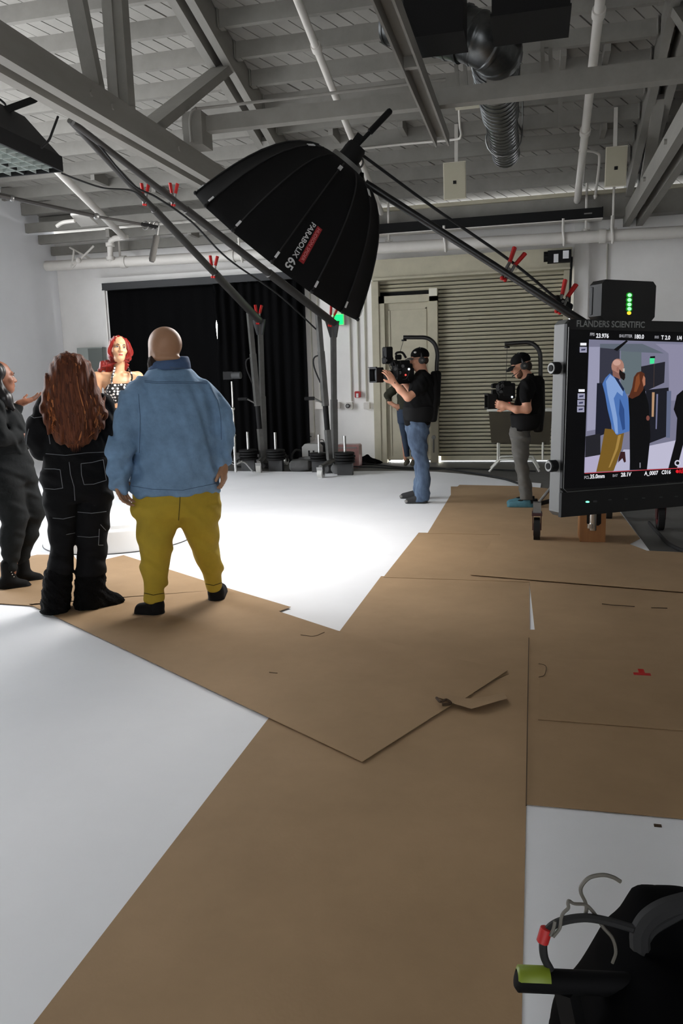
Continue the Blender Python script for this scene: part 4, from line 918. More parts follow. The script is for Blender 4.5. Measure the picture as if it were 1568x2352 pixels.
# tape mark, tears and scraps
p = PZ(1472, 1545, 0.03); t = thing('tape_mark', 'small red tape T-mark on the right-hand board', 'tape', PZ(1472, 1545))
MB().box((p[0]-0.035, p[1]-0.012, 0.0215), (p[0]+0.045, p[1]+0.02, 0.0228)).build('tape_strip', M_redtip, t); MB().box((p[0]-0.008, p[1]+0.02, 0.0215), (p[0]+0.02, p[1]+0.07, 0.0228)).build('tape_strip', M_redtip, t)
p = [PZ(x, y, 0.026) for x, y in ((1003, 1603), (1020, 1612), (1045, 1622), (1083, 1634), (1120, 1625), (1165, 1610))]
t = thing('torn_flap', 'torn lifting flap in the middle of the foreground board', 'torn paper', PZ(1080, 1620))
V = []
for i, q in enumerate(p):
    V.append(q+np.array([0, 0.0, [0.004, 0.012, 0.01, 0.012, 0.016, 0.012][i]])); V.append(q+np.array([-0.02, 0.14-0.02*abs(i-3), -0.0005]))
raw('flap', V, [(2*i, 2*i+2, 2*i+3, 2*i+1) for i in range(len(p)-1)], M_paper, t, smooth=True)
MB().tube(bez([PZ(1002, 1603, 0.035), PZ(1012, 1612, 0.05), PZ(1025, 1607, 0.045), PZ(1035, 1616, 0.035), PZ(1015, 1618, 0.03)], 20), 0.006, 6).build('curl', M_crease, t, True)
def crease(pts, label, r=0.0015):
    o = MB().tube(bez([PZ(x, y, 0.026) for x, y in pts], 6*len(pts)), r, 5).build('crease', M_crease, None, True); return tag(o, label, 'crease', 'creases and scuffs in the boards')
crease([(1087, 1592), (1125, 1568), (1168, 1548)], 'slanting crease above the torn flap', 0.001); crease([(690, 1458), (720, 1461), (745, 1452)], 'short scuff at the tip of the bright floor')
crease([(1237, 1524), (1253, 1530), (1250, 1550), (1237, 1555)], 'curved crease beside the long seam', 0.0016); crease([(1382, 1387), (1410, 1390), (1457, 1393)], 'dark scuff on the board below the monitor', 0.003)
crease([(1495, 1396), (1532, 1397)], 'short dark scuff near the right edge', 0.003); crease([(618, 1544), (637, 1546)], 'tiny scratch on the board left of centre', 0.0016)
crease([(1214, 1465), (1211, 1640), (1208, 1850)], 'long dark seam between the middle and right boards', 0.0022)
o = MB().box(PZ(1502, 1899, 0.012), PZ(1518, 1896, 0.012)+(0, 0, 0.004)).build('scrap', M_crease); tag(o, 'tiny dark scrap on the white floor patch at right', 'scrap')
# round podium
t = thing('podium', 'low round white podium behind the people', 'podium', (-3.95, 6.82, 0.012))
MB().lathe((-3.95, 6.82, 0.0125), (0, 0, 1), [(0, 0.70), (0.004, 0.706), (0.19, 0.706), (0.2, 0.70)], 64).build('drum', mat('podium_white', (235, 234, 232), 0.5), t, True)
MB().lathe((-3.95, 6.82, 0.2127), (0, 0, 1), [(0, 0.56), (0.03, 0.56), (0.034, 0.555)], 64).build('turntable', mat('podium_top', (240, 240, 240), 0.5), t, True)
q = PZ(248, 1275)[:2]-np.array([-3.95, 6.82]); an = math.atan2(q[1], q[0])
for k, (da, w) in enumerate(((0, 0.012),)): MB().slab([(-3.95+0.7085*math.cos(an+da+s*w), 6.82+0.7085*math.sin(an+da+s*w), z_) for s, z_ in ((-1.5, 0.015), (0.5, 0.015), (1.0, 0.2), (-1.0, 0.2))], (0.0012*math.cos(an), 0.0012*math.sin(an), 0)).build('tape_stripe', mat('dark_red', (88, 20, 24), 0.5), t)
MB().tube([(-3.95+0.709*math.cos(a), 6.82+0.709*math.sin(a), 0.016) for a in np.linspace(0, 2*math.pi, 73)[:-1]], 0.005, 5, closed=True).build('base_line', M_dgrey, t, True)
# apple box
t = thing('apple_box', 'wooden apple box standing on end behind the monitor', 'box', PZ(1352, 1250))
p = PZ(1362, 1252); M_wood = mat('plywood', (150, 100, 52), 0.55, var=0.2, vscale=3, stretch=(4, 4, 0.5))
MB().box((p[0]-0.115, p[1], 0.028), (p[0]+0.10, p[1]+0.34, 0.52)).build('box_body', M_wood, t)
MB().cbox((p[0]+0.0, p[1]-0.001, 0.25), (0.06, 0, 0), (0, 0.002, 0), (0, 0, 0.075), 0.02).build('hand_hole', M_black, t)
MB().tube([(p[0]-0.01, p[1]-0.03, 0.14), (p[0]-0.01, p[1]-0.03, 0.48)], [0.032, 0.032], 14).build('chrome_post', M_chrome, t, True)
MB().cyl((p[0]-0.03, p[1]-0.04, 0.16), (p[0]-0.03, p[1]-0.04, 0.2), 0.03, 10).build('post_knob', M_chrome, t, True)
# ================================================================== PICTURE MONITOR
SCR = 0.62
def em(name, rgb, k=1.0):
    nm = 'screen_'+name
    if nm in MATS: return MATS[nm]
    m = bpy.data.materials.new(nm); m.use_nodes = True; MATS[nm] = m; b = m.node_tree.nodes['Principled BSDF']
    b.inputs['Base Color'].default_value = (0.004, 0.004, 0.004, 1); b.inputs['Roughness'].default_value = 0.5; b.inputs['Specular IOR Level'].default_value = 0.1
    b.inputs['Emission Color'].default_value = lin(rgb); b.inputs['Emission Strength'].default_value = k*SCR
    return m
mTL = PD(1299, 733, 2.0); mn = np.array([math.cos(math.radians(53.9)), -math.sin(math.radians(53.9)), 0.0]); mu = np.array([math.sin(math.radians(53.9)), math.cos(math.radians(53.9)), 0.0])
mz = np.array([0, 0, 1.0])*math.cos(0.016)+mu*math.sin(0.016); mu = np.cross(mz, mn); mu = mu/np.linalg.norm(mu)
if mu[0] < 0: mu = -mu
mn = np.cross(mu, mz)
if np.dot(mn, CAMO-mTL) < 0: mn = -mn
def MP(x, y, k=0.0): d = ray(x, y); return CAMO+d*(np.dot(mTL-CAMO, mn)/np.dot(d, mn))+mn*k
def muv(x, y): p = MP(x, y)-mTL; return np.dot(p, mu), np.dot(p, mz)
def mp(u, v, k=0.0): return mTL+mu*u+mz*v+mn*k
HM = -muv(1283, 1188)[1]; WM = HM*1.6
sp = thing('monitor', 'large black picture monitor with a live view of two people', 'monitor', (mTL+mu*WM/2)*np.array([1, 1, 0]))
M_silver = mat('monitor_side', (122, 122, 121), 0.45, 0.35)
th = 0.042
MB().cbox(mp(WM/2, -HM/2, -th/2-0.004), mu*WM/2, mn*th/2, mz*HM/2, 0.012).build('body', M_silver, sp)
hb = -muv(1286, 1132)[1]
MB().cbox(mp(WM/2, -hb/2, 0.0), mu*WM/2, mn*0.006, mz*hb/2, 0.012).build('bezel', M_blackpl, sp)
MB().obox(mp(WM/2, -(hb+HM)/2, 0.0), mu*WM/2, mn*0.006, mz*(HM-hb)/2).build('chin', M_blackpl, sp)
MB().tube([mp(0.004, -0.02, 0.007), mp(0.004, -hb+0.012, 0.007), mp(0.016, -hb+0.002, 0.007), mp(WM, -hb+0.002, 0.007)], 0.0012, 5).build('bezel_line', M_steel, sp, True)
for y in (845, 1072):
    c = MP(1286, y); c = mTL+mz*np.dot(c-mTL, mz)+mn*(-0.025)
    kb = MB().cyl(c, c-mu*0.02, 0.016, 16).build('side_knob', M_black, sp, True); MB().lathe(c-mu*0.02, -mu, [(0, 0.008), (0, 0.014), (0.003, 0.014), (0.003, 0.0085)], 16).build('knob_ring', M_steel, kb, True); MB().cyl(c-mu*0.02, c-mu*0.0245, 0.0085, 14).build('knob_core', M_black, kb, True)
MB().tube([mp(WM*0.92, -HM*0.5, -0.05), mp(WM*0.92, -HM*0.5, -0.12)], 0.05, 14).build('mount_plate', M_black, sp)
c = mp(WM*0.92, -HM*0.5, -0.13); MB().tube([(c[0], c[1], 0.3), (c[0], c[1], c[2]+0.08)], 0.03, 14).build('stand_column', M_black, sp)
for a in (-0.3, 0.9, -1.4): MB().tube([(c[0], c[1], 0.34), (c[0]+0.4*math.cos(a), c[1]+0.4*math.sin(a), 0.03)], 0.018, 8).build('stand_leg', M_black, sp)
scr = MB().slab([MP(x, y, 0.0062) for x, y in ((1306, 757), (1600, 764), (1600, 1103), (1292, 1122))], mn*0.0006).build('screen_panel', em('off', (3, 3, 4), 1.0), sp)
LAY = [0.0072]
def pic(name, rgb, pts, k=1.0):
    LAY[0] += 0.00004
    return raw(name, [MP(x, y, LAY[0]) for x, y in pts], [tuple(range(len(pts)))], em('%d_%d_%d_%d' % (*rgb, int(k*100)), rgb, k), scr)
def oval(cx, cy, rx, ry, n=18): return [(cx+rx*math.cos(a), cy-ry*math.sin(a)) for a in np.linspace(0, 2*math.pi, n+1)[:-1]]
pic('picture_wall', (118, 118, 140), [(1348, 780), (1590, 787), (1590, 1072), (1337, 1086)])
pic('picture_wall_pale', (150, 150, 174), [(1348, 797), (1373, 797), (1370, 985), (1343, 990)])
pic('picture_wall_green', (96, 108, 114), [(1421, 800), (1468, 802), (1468, 905), (1421, 905)])
pic('picture_ceiling', (92, 100, 112), [(1373, 790), (1470, 790), (1520, 812), (1440, 808), (1373, 800)])
pic('picture_wall_right', (136, 134, 158), [(1500, 790), (1590, 792), (1590, 920), (1532, 920), (1530, 812)])
pic('picture_doorway', (52, 53, 66), [(1373, 799), (1418, 803), (1418, 870), (1370, 985), (1371, 900)])
pic('picture_dark_door', (26, 28, 42), [(1366, 880), (1390, 880), (1400, 990), (1362, 1005)])
pic('picture_floor_left', (172, 166, 194), [(1338, 1050), (1374, 1044), (1367, 1083), (1337, 1085)])
pic('picture_shelf', (34, 34, 40), [(1340, 1002), (1374, 995), (1374, 1044), (1339, 1050)])
pic('picture_rack', (24, 25, 33), [(1478, 896), (1530, 890), (1532, 1000), (1480, 1020)])
pic('picture_arm', (12, 12, 14), [(1404, 803), (1412, 807), (1437, 784), (1433, 782)])
pic('picture_panel', (32, 32, 40), [(1467, 842), (1522, 831), (1520, 879), (1476, 899), (1468, 890)])
pic('picture_panel_edge', (60, 50, 48), [(1496, 836), (1498, 836), (1497, 890), (1495, 890)])
pic('picture_exit', (70, 225, 150), [(1487, 823), (1498, 822), (1497, 835), (1487, 836)]); pic('picture_exit_top', (10, 12, 12), [(1488, 819), (1499, 818), (1499, 823), (1487, 823)])
pic('picture_fabric', (176, 140, 108), [(1492, 901), (1498, 901), (1496, 957), (1491, 957)]); pic('picture_fabric', (110, 112, 140), [(1502, 905), (1506, 905), (1503, 985), (1500, 985)]); pic('picture_fabric', (96, 104, 130), [(1526, 898), (1536, 898), (1533, 1005), (1524, 1005)])
pic('picture_floor', (186, 184, 206), [(1483, 1024), (1546, 1011), (1529, 1075), (1478, 1077)]); pic('picture_floor', (178, 176, 200), [(1427, 1032), (1443, 1032), (1440, 1079), (1402, 1082)]); pic('picture_floor', (186, 184, 206), [(1566, 1010), (1590, 1008), (1590, 1072), (1540, 1074)])
pic('picture_seat', (54, 26, 30), [(1416, 1050), (1420, 1037), (1430, 1037), (1432, 1060), (1428, 1062), (1424, 1052), (1414, 1062)])
pic('picture_trousers', (116, 88, 34), [(1384, 984), (1402, 986), (1411, 999), (1428, 993), (1422, 1030), (1404, 1081), (1364, 1083), (1374, 1040)])
pic('picture_trouser_light', (160, 128, 66), [(1414, 1000), (1421, 998), (1414, 1030), (1396, 1072), (1392, 1074), (1408, 1030)])
pic('picture_jacket', (74, 112, 176), [(1395, 858), (1413, 872), (1428, 895), (1437, 915), (1441, 945), (1440, 990), (1411, 999), (1401, 985), (1390, 940), (1384, 905), (1378, 882), (1385, 868)])
pic('picture_jacket_light', (128, 158, 208), [(1396, 861), (1412, 873), (1426, 897), (1424, 910), (1412, 900), (1404, 915), (1412, 960), (1414, 996), (1408, 996), (1400, 950), (1390, 905), (1386, 876)])
pic('picture_jacket_fold', (44, 74, 130), [(1418, 915), (1428, 940), (1430, 985), (1424, 988), (1416, 950)]); pic('picture_collar', (24, 34, 62), [(1398, 855), (1404, 855), (1428, 893), (1426, 900)])
pic('picture_head', (166, 122, 108), oval(1413, 842, 14.5, 18)); pic('picture_neck', (132, 92, 82), [(1401, 850), (1416, 858), (1420, 872), (1402, 864)]); pic('picture_scalp', (196, 154, 140), oval(1411, 833, 9, 7))
pic('picture_ear', (150, 104, 92), oval(1413, 848, 3, 5, 10)); pic('picture_beard', (24, 16, 16), [(1417, 848), (1424, 855), (1430, 858), (1430, 868), (1427, 874), (1419, 868), (1416, 858)]); pic('picture_mask', (190, 178, 168), [(1424, 847), (1429, 846), (1429, 854), (1425, 854)])
pic('picture_woman_body', (8, 8, 10), [(1437, 910), (1452, 890), (1474, 892), (1484, 930), (1488, 1000), (1480, 1078), (1441, 1079), (1440, 960)])
pic('picture_woman_hair', (82, 42, 26), [(1450, 866), (1457, 856), (1466, 853), (1474, 858), (1476, 872), (1471, 896), (1462, 908), (1446, 916), (1438, 912), (1446, 890)]); pic('picture_woman_face', (170, 112, 88), [(1472, 862), (1476, 868), (1476, 884), (1472, 888), (1469, 874)])
pic('picture_woman_hair_light', (124, 68, 38), [(1455, 866), (1462, 858), (1464, 880), (1456, 900), (1450, 900)]); pic('picture_hand', (120, 70, 62), oval(1482, 960, 4, 6, 10))
pic('picture_figure', (8, 8, 10), [(1541, 940), (1548, 908), (1562, 896), (1590, 890), (1590, 1000), (1566, 1008), (1549, 1074), (1529, 1076), (1546, 1010), (1549, 960)])
pic('picture_lens', (200, 200, 215), oval(1550, 1063, 7, 7)); pic('picture_lens_core', (12, 12, 14), oval(1550, 1063, 4, 4)); pic('picture_mark', (150, 150, 160), [(1463, 1062), (1465, 1062), (1465, 1074), (1463, 1074)])
pic('picture_line', (196, 60, 70), [(1337, 1085.5), (1590, 1072), (1590, 1073.5), (1337, 1087)])
for q in ([(1327, 788), (1341, 788), (1341, 794), (1327, 794)], [(1323, 894), (1337, 894), (1337, 900), (1323, 900)]): pic('button_lit', (240, 240, 246), q)
for y in (797, 903.5, 918.5, 933.5):
    dx = 0 if y < 850 else -4.5-(y-903)*0.05
    pic('button', (150, 150, 172), [(1325.5+dx, y), (1342+dx, y), (1342+dx, y+13), (1325.5+dx, y+13)]); pic('button_glyph', (60, 62, 90), [(1329+dx, y+5), (1339+dx, y+4), (1338+dx, y+8), (1329+dx, y+9)])
def lab(s, x, y, cap, rgb=(235, 235, 240), bold=0.0004, slant=0.0):
    q0 = MP(x, y, 0.0088); q1 = MP(x+40, y+slant*40, 0.0088); uu = q1-q0; uu /= np.linalg.norm(uu); vv = np.cross(mn, uu)
    if vv[2] < 0: vv = -vv
    size = cap*2.02/1800/0.70
    return text_mesh('lettering', s, em('t%d%d%d' % rgb, rgb, 1.0), scr, q0, uu, vv, size, bold=bold)
lab('FPS', 1349, 771.5, 6.5, (150, 150, 155), slant=0.02); lab('23.976', 1363, 776, 9.5, slant=0.02); lab('SHUTTER', 1416, 775, 6.5, (150, 150, 155), slant=0.02); lab('180.0', 1450, 778, 9.5, slant=0.02)
lab('IRIS', 1497, 777.5, 6.0, (130, 130, 135), slant=0.02); lab('T 2.0', 1512, 780, 9.5, slant=0.02); lab('1/4', 1547, 781, 9.5, slant=0.02)
lab('FCL', 1336, 1099, 6.5, (150, 150, 155), slant=-0.055); lab('35.0mm', 1349, 1098.5, 9.5, slant=-0.055); lab('BAT', 1401, 1094.5, 6.0, (130, 130, 135), slant=-0.055); lab('28.1V', 1420, 1094, 9.5, slant=-0.055); lab('A_0007', 1474, 1091, 9.5, slant=-0.055); lab('C016', 1513, 1088.5, 9.5, slant=-0.055)
lab('REC', 1553, 1086, 9.0, (215, 30, 40), slant=-0.055); pic('record_dot', (225, 30, 40), oval(1549, 1082, 3.6, 4, 12))
q0 = MP(1319, 750.5, 0.0066); q1 = MP(1467, 753, 0.0066)
text_mesh('lettering', 'FLANDERS SCIENTIFIC', mat('brand_grey', (112, 114, 112), 0.5), sp, q0, (q1-q0)/np.linalg.norm(q1-q0), mz, 0.0226, bold=0.0004)
q0 = MP(1526, 1108, 0.0066); text_mesh('lettering', 'zunzheng', mat('brand_grey2', (110, 110, 110), 0.5), sp, q0, mu, mz, 0.018)
MB().slab([MP(x, y, 0.0064) for x, y in oval(1345, 1152, 4.5, 2.2, 10)], mn*0.0006).build('power_led', em('led', (120, 255, 190), 2.0), sp)
MB().slab([MP(x, y, 0.0064) for x, y in ((1358, 1149), (1367, 1149), (1367, 1153), (1358, 1153))], mn*0.0006).build('chin_button', M_dgrey, sp)
for x in (1393, 1430, 1470, 1510, 1545): MB().slab([MP(x+dx, 1146-0.05*(x-1393)+dy, 0.0064) for dx, dy in ((0, 0), (7, 0), (7, 2.5), (0, 2.5))], mn*0.0006).build('chin_button', M_dgrey, sp)
# wireless receiver on top
rc = thing('wireless_receiver', 'black receiver box with a column of green lights on the monitor', 'receiver', mp(0.2, 0.0, -0.04))
def MQ(x, y, k=0.0): d = ray(x, y); o_ = mTL-mn*0.012; return CAMO+d*(np.dot(o_-CAMO, mn)/np.dot(d, mn))+mn*k
a, b = MQ(1379, 737), MQ(1507, 647); w = np.dot(b-a, mu); h = max(np.dot(b-a, mz), 0.05); cz = np.dot(a-mTL, mz)
zb = 0.001; h = h+cz-zb; ctr = mTL+mu*(np.dot(a-mTL, mu)+w/2)+mz*(zb+h/2)-mn*(0.012+0.024)
MB().cbox(ctr, mu*w/2, mn*0.024, mz*h/2, 0.011).build('housing', M_blackpl, rc)
MB().cbox(ctr-mn*0.014, mu*(w/2+0.0015), mn*0.003, mz*(h/2-0.006), 0.011).build('vent_band', M_dgrey, rc)
for i, (x, y) in enumerate(((1444.6, 678), (1444.2, 689), (1444, 699.5), (1444, 709.5), (1443.6, 719))):
    MB().slab([MQ(px_, py_, 0.0003) for px_, py_ in oval(x, y, 4.6, 4.2, 12)], mn*0.0015).build('status_led', em('green' if i < 4 else 'yellow', (150, 255, 170) if i < 4 else (250, 225, 60), 1.6 if i < 4 else 1.1), rc)
    if i < 4: MB().slab([MQ(px_, py_, 0.0001) for px_, py_ in oval(x, y, 7.5, 6.5, 14)], mn*0.0008).build('led_glow', em('glow', (20, 150, 30), 0.8), rc)  # green halo of each LED painted as a larger glowing disc

# ================================================================== CLUTTER AT THE BOTTOM RIGHT CORNER
DF = 1.35
def pf(x, y, d=0.0): return PD(x, y, DF+d)
ct = thing('equipment_trolley', 'black folded trolley with lime-tipped handle at the bottom right corner', 'trolley', pf(1480, 2300)*np.array([1, 1, 0]))
MB().tube([pf(1184, 2249), pf(1188, 2250), pf(1450, 2262), pf(1500, 2264)], [0.013, 0.0195, 0.0195, 0.0195], 16).build('handle_bar', mat('handle_black', (4, 4, 5), 0.7, spec=0.15), ct, True)
a, b = pf(1186, 2246, -0.004), pf(1259, 2249, -0.004); up_ = np.cross((b-a), _f); up_ /= np.linalg.norm(up_); up_ = up_ if up_[2] > 0 else -up_
V = []; n = 10
for p_ in (a, a+(b-a)*0.06, b-(b-a)*0.05, b):
    rr = 0.0205 if p_ is not a else 0.014
    for k in range(n): an = math.pi*(0.06+0.88*k/(n-1)); V.append(p_+(-_f)*rr*math.cos(an)*-1+up_*rr*math.sin(an))
raw('lime_grip', V, [(i*n+k, i*n+k+1, (i+1)*n+k+1, (i+1)*n+k) for i in range(3) for k in range(n-1)], mat('lime', (112, 128, 22), 0.5), ct, smooth=True)
MB().beam(pf(1300, 2275), pf(1330, 2420), 0.03, 0.03).build('upright', M_black, ct); MB().tube([pf(1281, 2280), pf(1290, 2310), pf(1296, 2360)], 0.004, 6).build('chrome_edge', M_chrome, ct, True)
MB().cyl(pf(1450, 2262), np.array([pf(1450, 2262)[0], pf(1450, 2262)[1], 0.02]), 0.02, 12).build('frame_leg', M_black, ct, True)
bagc = pf(1545, 2260, 0.05)
s_ = Sdf(0.012); s_.loft([(0.02, bagc[0], bagc[1], 0.2, 0.22), (0.25, bagc[0], bagc[1], 0.21, 0.22), (bagc[2], bagc[0]+0.0, bagc[1], 0.135, 0.2), (bagc[2]+0.1, bagc[0]+0.03, bagc[1]+0.02, 0.10, 0.14)], n=3, rnd=0.06); s_.disp = wob(0.006, 18, 14, 10)
V, Q = s_.mesh(); bg = raw('bag', V, None, mat('bag_black', (4, 4, 5), 0.95, spec=0.05, var=0.2, vscale=9), None, smooth=True, quads=Q); bg.name = 'equipment_bag'; tag(bg, 'slumped black bag in the bottom right corner', 'bag')
def crop(pts, d0=0.0, d1=0.0): n = len(pts); return [pf(1160+x/3.843, 1840+y/3.843, d0+(d1-d0)*i/(n-1)) for i, (x, y) in enumerate(pts)]
MB().tube(bez(crop([(400, 1490), (345, 1380), (335, 1250), (370, 1150), (440, 1085), (560, 1045), (720, 1030), (900, 1060), (1080, 1110), (1220, 1150)]), 60), 0.0072, 8).build('black_lead', M_rubber, ct, True)
MB().tube(bez(crop([(1190, 1300), (1190, 1160), (1260, 1040), (1400, 950), (1600, 890)]), 40), 0.017, 8).build('thick_lead', M_rubber, ct, True)
MB().tube(bez(crop([(1180, 1340), (1240, 1210), (1330, 1110), (1600, 960)], 0.01, 0.02), 40), 0.010, 8).build('thick_lead', M_rubber, ct, True)
MB().lathe(crop([(345, 1185), (346, 1185)])[0], crop([(360, 1130), (361, 1130)])[0]-crop([(330, 1230), (331, 1230)])[0], [(-0.014, 0.008), (-0.012, 0.0105), (0.012, 0.0105), (0.014, 0.008)], 12).build('red_collar', M_red, ct, True)
wr = thing('twisted_wire', 'thin kinked grey wire curling above the trolley handle', 'wire', crop([(700, 900), (701, 900)])[0]); M_wire = mat('grey_wire', (92, 88, 80), 0.6)
MB().tube(bez(crop([(395, 1190), (425, 1130), (440, 1060)], -0.01, -0.01), 12), 0.003, 6).build('strand', M_wire, wr, True)
MB().tube(bez(crop([(420, 1200), (480, 1120), (495, 1030), (515, 985), (555, 945), (553, 905), (562, 880), (605, 905), (690, 910), (725, 925), (760, 960), (795, 1005), (860, 1110), (945, 1210), (975, 1330), (945, 1430)], -0.012, 0.02), 90), 0.003, 6).build('strand', M_wire, wr, True)
MB().tube(bez(crop([(620, 1060), (690, 1025), (716, 960), (705, 890), (668, 810), (675, 745), (745, 675), (860, 652), (950, 672), (1020, 712)], 0.012, 0.0), 60), [0.003]*20+list(np.linspace(0.003, 0.0045, 34)), 6).build('strand', M_wire, wr, True) if False else MB().tube(bez(crop([(620, 1060), (690, 1025), (716, 960), (705, 890), (668, 810), (675, 745), (745, 675), (860, 652), (950, 672), (1020, 712)], 0.012, 0.0), 60), 0.0034, 6).build('strand', M_wire, wr, True)
# ================================================================== PEOPLE
from mathutils.bvhtree import BVHTree
def rotz(a): c, s = math.cos(a), math.sin(a); return np.array([[c, -s, 0], [s, c, 0], [0, 0, 1.0]])
class Person(Fig):
    def __init__(s, name, label, bx, by, bz=0.0):
        super().__init__(bx, by); s.root = thing(name, label, 'person', (bx, by, bz)); s.meshes = {}; s.off = (0.0, 0.0, 1.0)
    def q(s, x, y): ox, oy, k = s.off; return ox+x/k, oy+y/k          # survey sheet -> image
    def p(s, x, y, d=0.0): return s.P(*s.q(x, y), d)
    def r(s, w): return w/s.off[2]*s.px
    def lv(s, y, xl, xr, ry, d=0.0):
        c = s.p((xl+xr)/2, y, d); return (c[2], c[0], d, s.r((xr-xl)/2), ry)
    def lofts(s, sd, rows, k=0.02, n=2.0, rnd=0.01, op='u'): sd.loft([s.lv(*w) for w in rows], k, n, op, rnd)
    def make(s, sd, name, m, parent=None, zmin=None):
        V, Q = sd.mesh()
        if zmin is not None: V[:, 2] = np.maximum(V[:, 2], zmin)
        Wd = s.W(V); o = raw(name, Wd, None, m, parent or s.root, smooth=True, quads=Q); s.meshes[name] = (Wd, Q); return o
    def stitch(s, on, lines, rad, m, name='stitching', n=14, parent=None, off=0.002):
        """thread lines lying on the garment surface"""
        for nm in ([on] if isinstance(on, str) else on):
            Wd, Q = s.meshes[nm]; s._b = getattr(s, '_b', {})
            if nm not in s._b: s._b[nm] = BVHTree.FromPolygons([tuple(v) for v in Wd], [tuple(int(i) for i in f) for f in Q])
        mbd = MB()
        for ln in lines:
            pts = []
            for i in range(len(ln)-1):
                for t in np.linspace(0, 1, n, endpoint=(i == len(ln)-2)):
                    x, y = ln[i][0]+(ln[i+1][0]-ln[i][0])*t, ln[i][1]+(ln[i+1][1]-ln[i][1])*t
                    x, y = s.q(x, y); d = ray(x, y); d = d/np.linalg.norm(d); best = None
                    for nm in ([on] if isinstance(on, str) else on):
                        h = s._b[nm].ray_cast(Vector(CAMO), Vector(d))
                        if h[0] is not None and (best is None or h[3] < best[0]): best = (h[3], np.array(h[0])-d*off)
                    if best is not None: pts.append(best[1])
            if len(pts) > 2: MB().tube(pts, rad, 5).build(name, m, parent or s.root, True)
def hand(sd, w, d, nrm, size=1.0, curl=(0.35, 0.5, 0.4), spread=0.06, thumb=0.7, mir=1, k=0.008):
    """palm plus five separate fingers; w wrist, d towards the knuckles, nrm the way the palm faces"""
    d = np.asarray(d, float); d /= np.linalg.norm(d); nrm = np.asarray(nrm, float); nrm -= d*np.dot(nrm, d); nrm /= np.linalg.norm(nrm); sdv = np.cross(d, nrm)*mir
    S = size; w = np.asarray(w, float)
    R = np.stack([sdv, d, nrm])
    sd.ell(w+d*0.048*S, (0.041*S, 0.056*S, 0.017*S), 0.02, R); sd.cap(w-d*0.02*S, w+d*0.03*S, 0.026*S, 0.027*S, 0.02)
    for i, (o, L) in enumerate(((-0.031, 0.066), (-0.0105, 0.078), (0.0105, 0.074), (0.030, 0.058))):
        p = w+d*(0.09-0.004*abs(i-1))*S+sdv*o*S; dr = d+sdv*o*spread*30; dr /= np.linalg.norm(dr); rad = 0.0092*S; a = 0
        prev = p-d*0.03*S
        sd.cap(prev, p, rad*1.15, rad*1.05, k)
        for j, (f, c) in enumerate(zip((0.45, 0.32, 0.23), curl)):
            a += c; dd = dr*math.cos(a)+nrm*math.sin(a); e = p+dd*L*f*S*1.25; sd.cap(p, e, rad*(1.02-0.08*j), rad*(0.95-0.1*j), 0.004); p = e
    p = w+d*0.02*S-sdv*0.03*S; t1 = p+(d*0.75-sdv*thumb+nrm*0.35)*0.042*S; t2 = t1+(d*0.9-sdv*thumb*0.35+nrm*0.4)*0.032*S
    sd.cap(p, t1, 0.014*S, 0.0115*S, 0.012); sd.cap(t1, t2, 0.0112*S, 0.0092*S, 0.006)
def head(sd, c, fw, up=(0, 0, 1), S=1.0, nose=1.0, jaw=1.0, k=0.022, ears=True, face=True):
    """returns frame (right, forward, up)"""
    f = np.asarray(fw, float); f /= np.linalg.norm(f); u = np.asarray(up, float); u = u-f*np.dot(u, f); u /= np.linalg.norm(u); r = np.cross(f, u); R = np.stack([r, f, u]); c = np.asarray(c, float)
    T = lambda x, y, z: c+(r*x+f*y+u*z)*S
    sd.ell(T(0, -0.012, 0.035), np.array([0.076, 0.097, 0.092])*S, k, R)
    sd.ell(T(0, 0.025, -0.03), np.array([0.064*jaw, 0.072, 0.088])*S, k, R)
    sd.ell(T(0, 0.058, -0.092), np.array([0.036*jaw, 0.034, 0.026])*S, 0.03, R)
    if face:
        for x in (-1, 1): sd.ell(T(x*0.038, 0.066, -0.022), np.array([0.025, 0.022, 0.022])*S, 0.02, R)
        for x in (-1, 1): sd.ell(T(x*0.031, 0.100, 0.008), np.array([0.018, 0.014, 0.012])*S, 0.012, R, op='s')
        sd.ell(T(0, 0.086, 0.028), np.array([0.05, 0.014, 0.012])*S, 0.02, R)
        sd.cap(T(0, 0.092, 0.012), T(0, 0.112*nose, -0.026), 0.008*S, 0.012*S, 0.012); sd.ell(T(0, 0.103, -0.03), np.array([0.019, 0.012, 0.010])*S, 0.01, R)
        sd.ell(T(0, 0.089, -0.06), np.array([0.026, 0.013, 0.012])*S, 0.012, R); sd.ell(T(0, 0.093, -0.0615), np.array([0.03, 0.01, 0.0022])*S, 0.004, R, op='s')
    if ears:
        for x in (-1, 1): sd.ell(T(x*0.078, -0.012, -0.008), np.array([0.010, 0.020, 0.033])*S, 0.008, R)
    return r, f, u, T
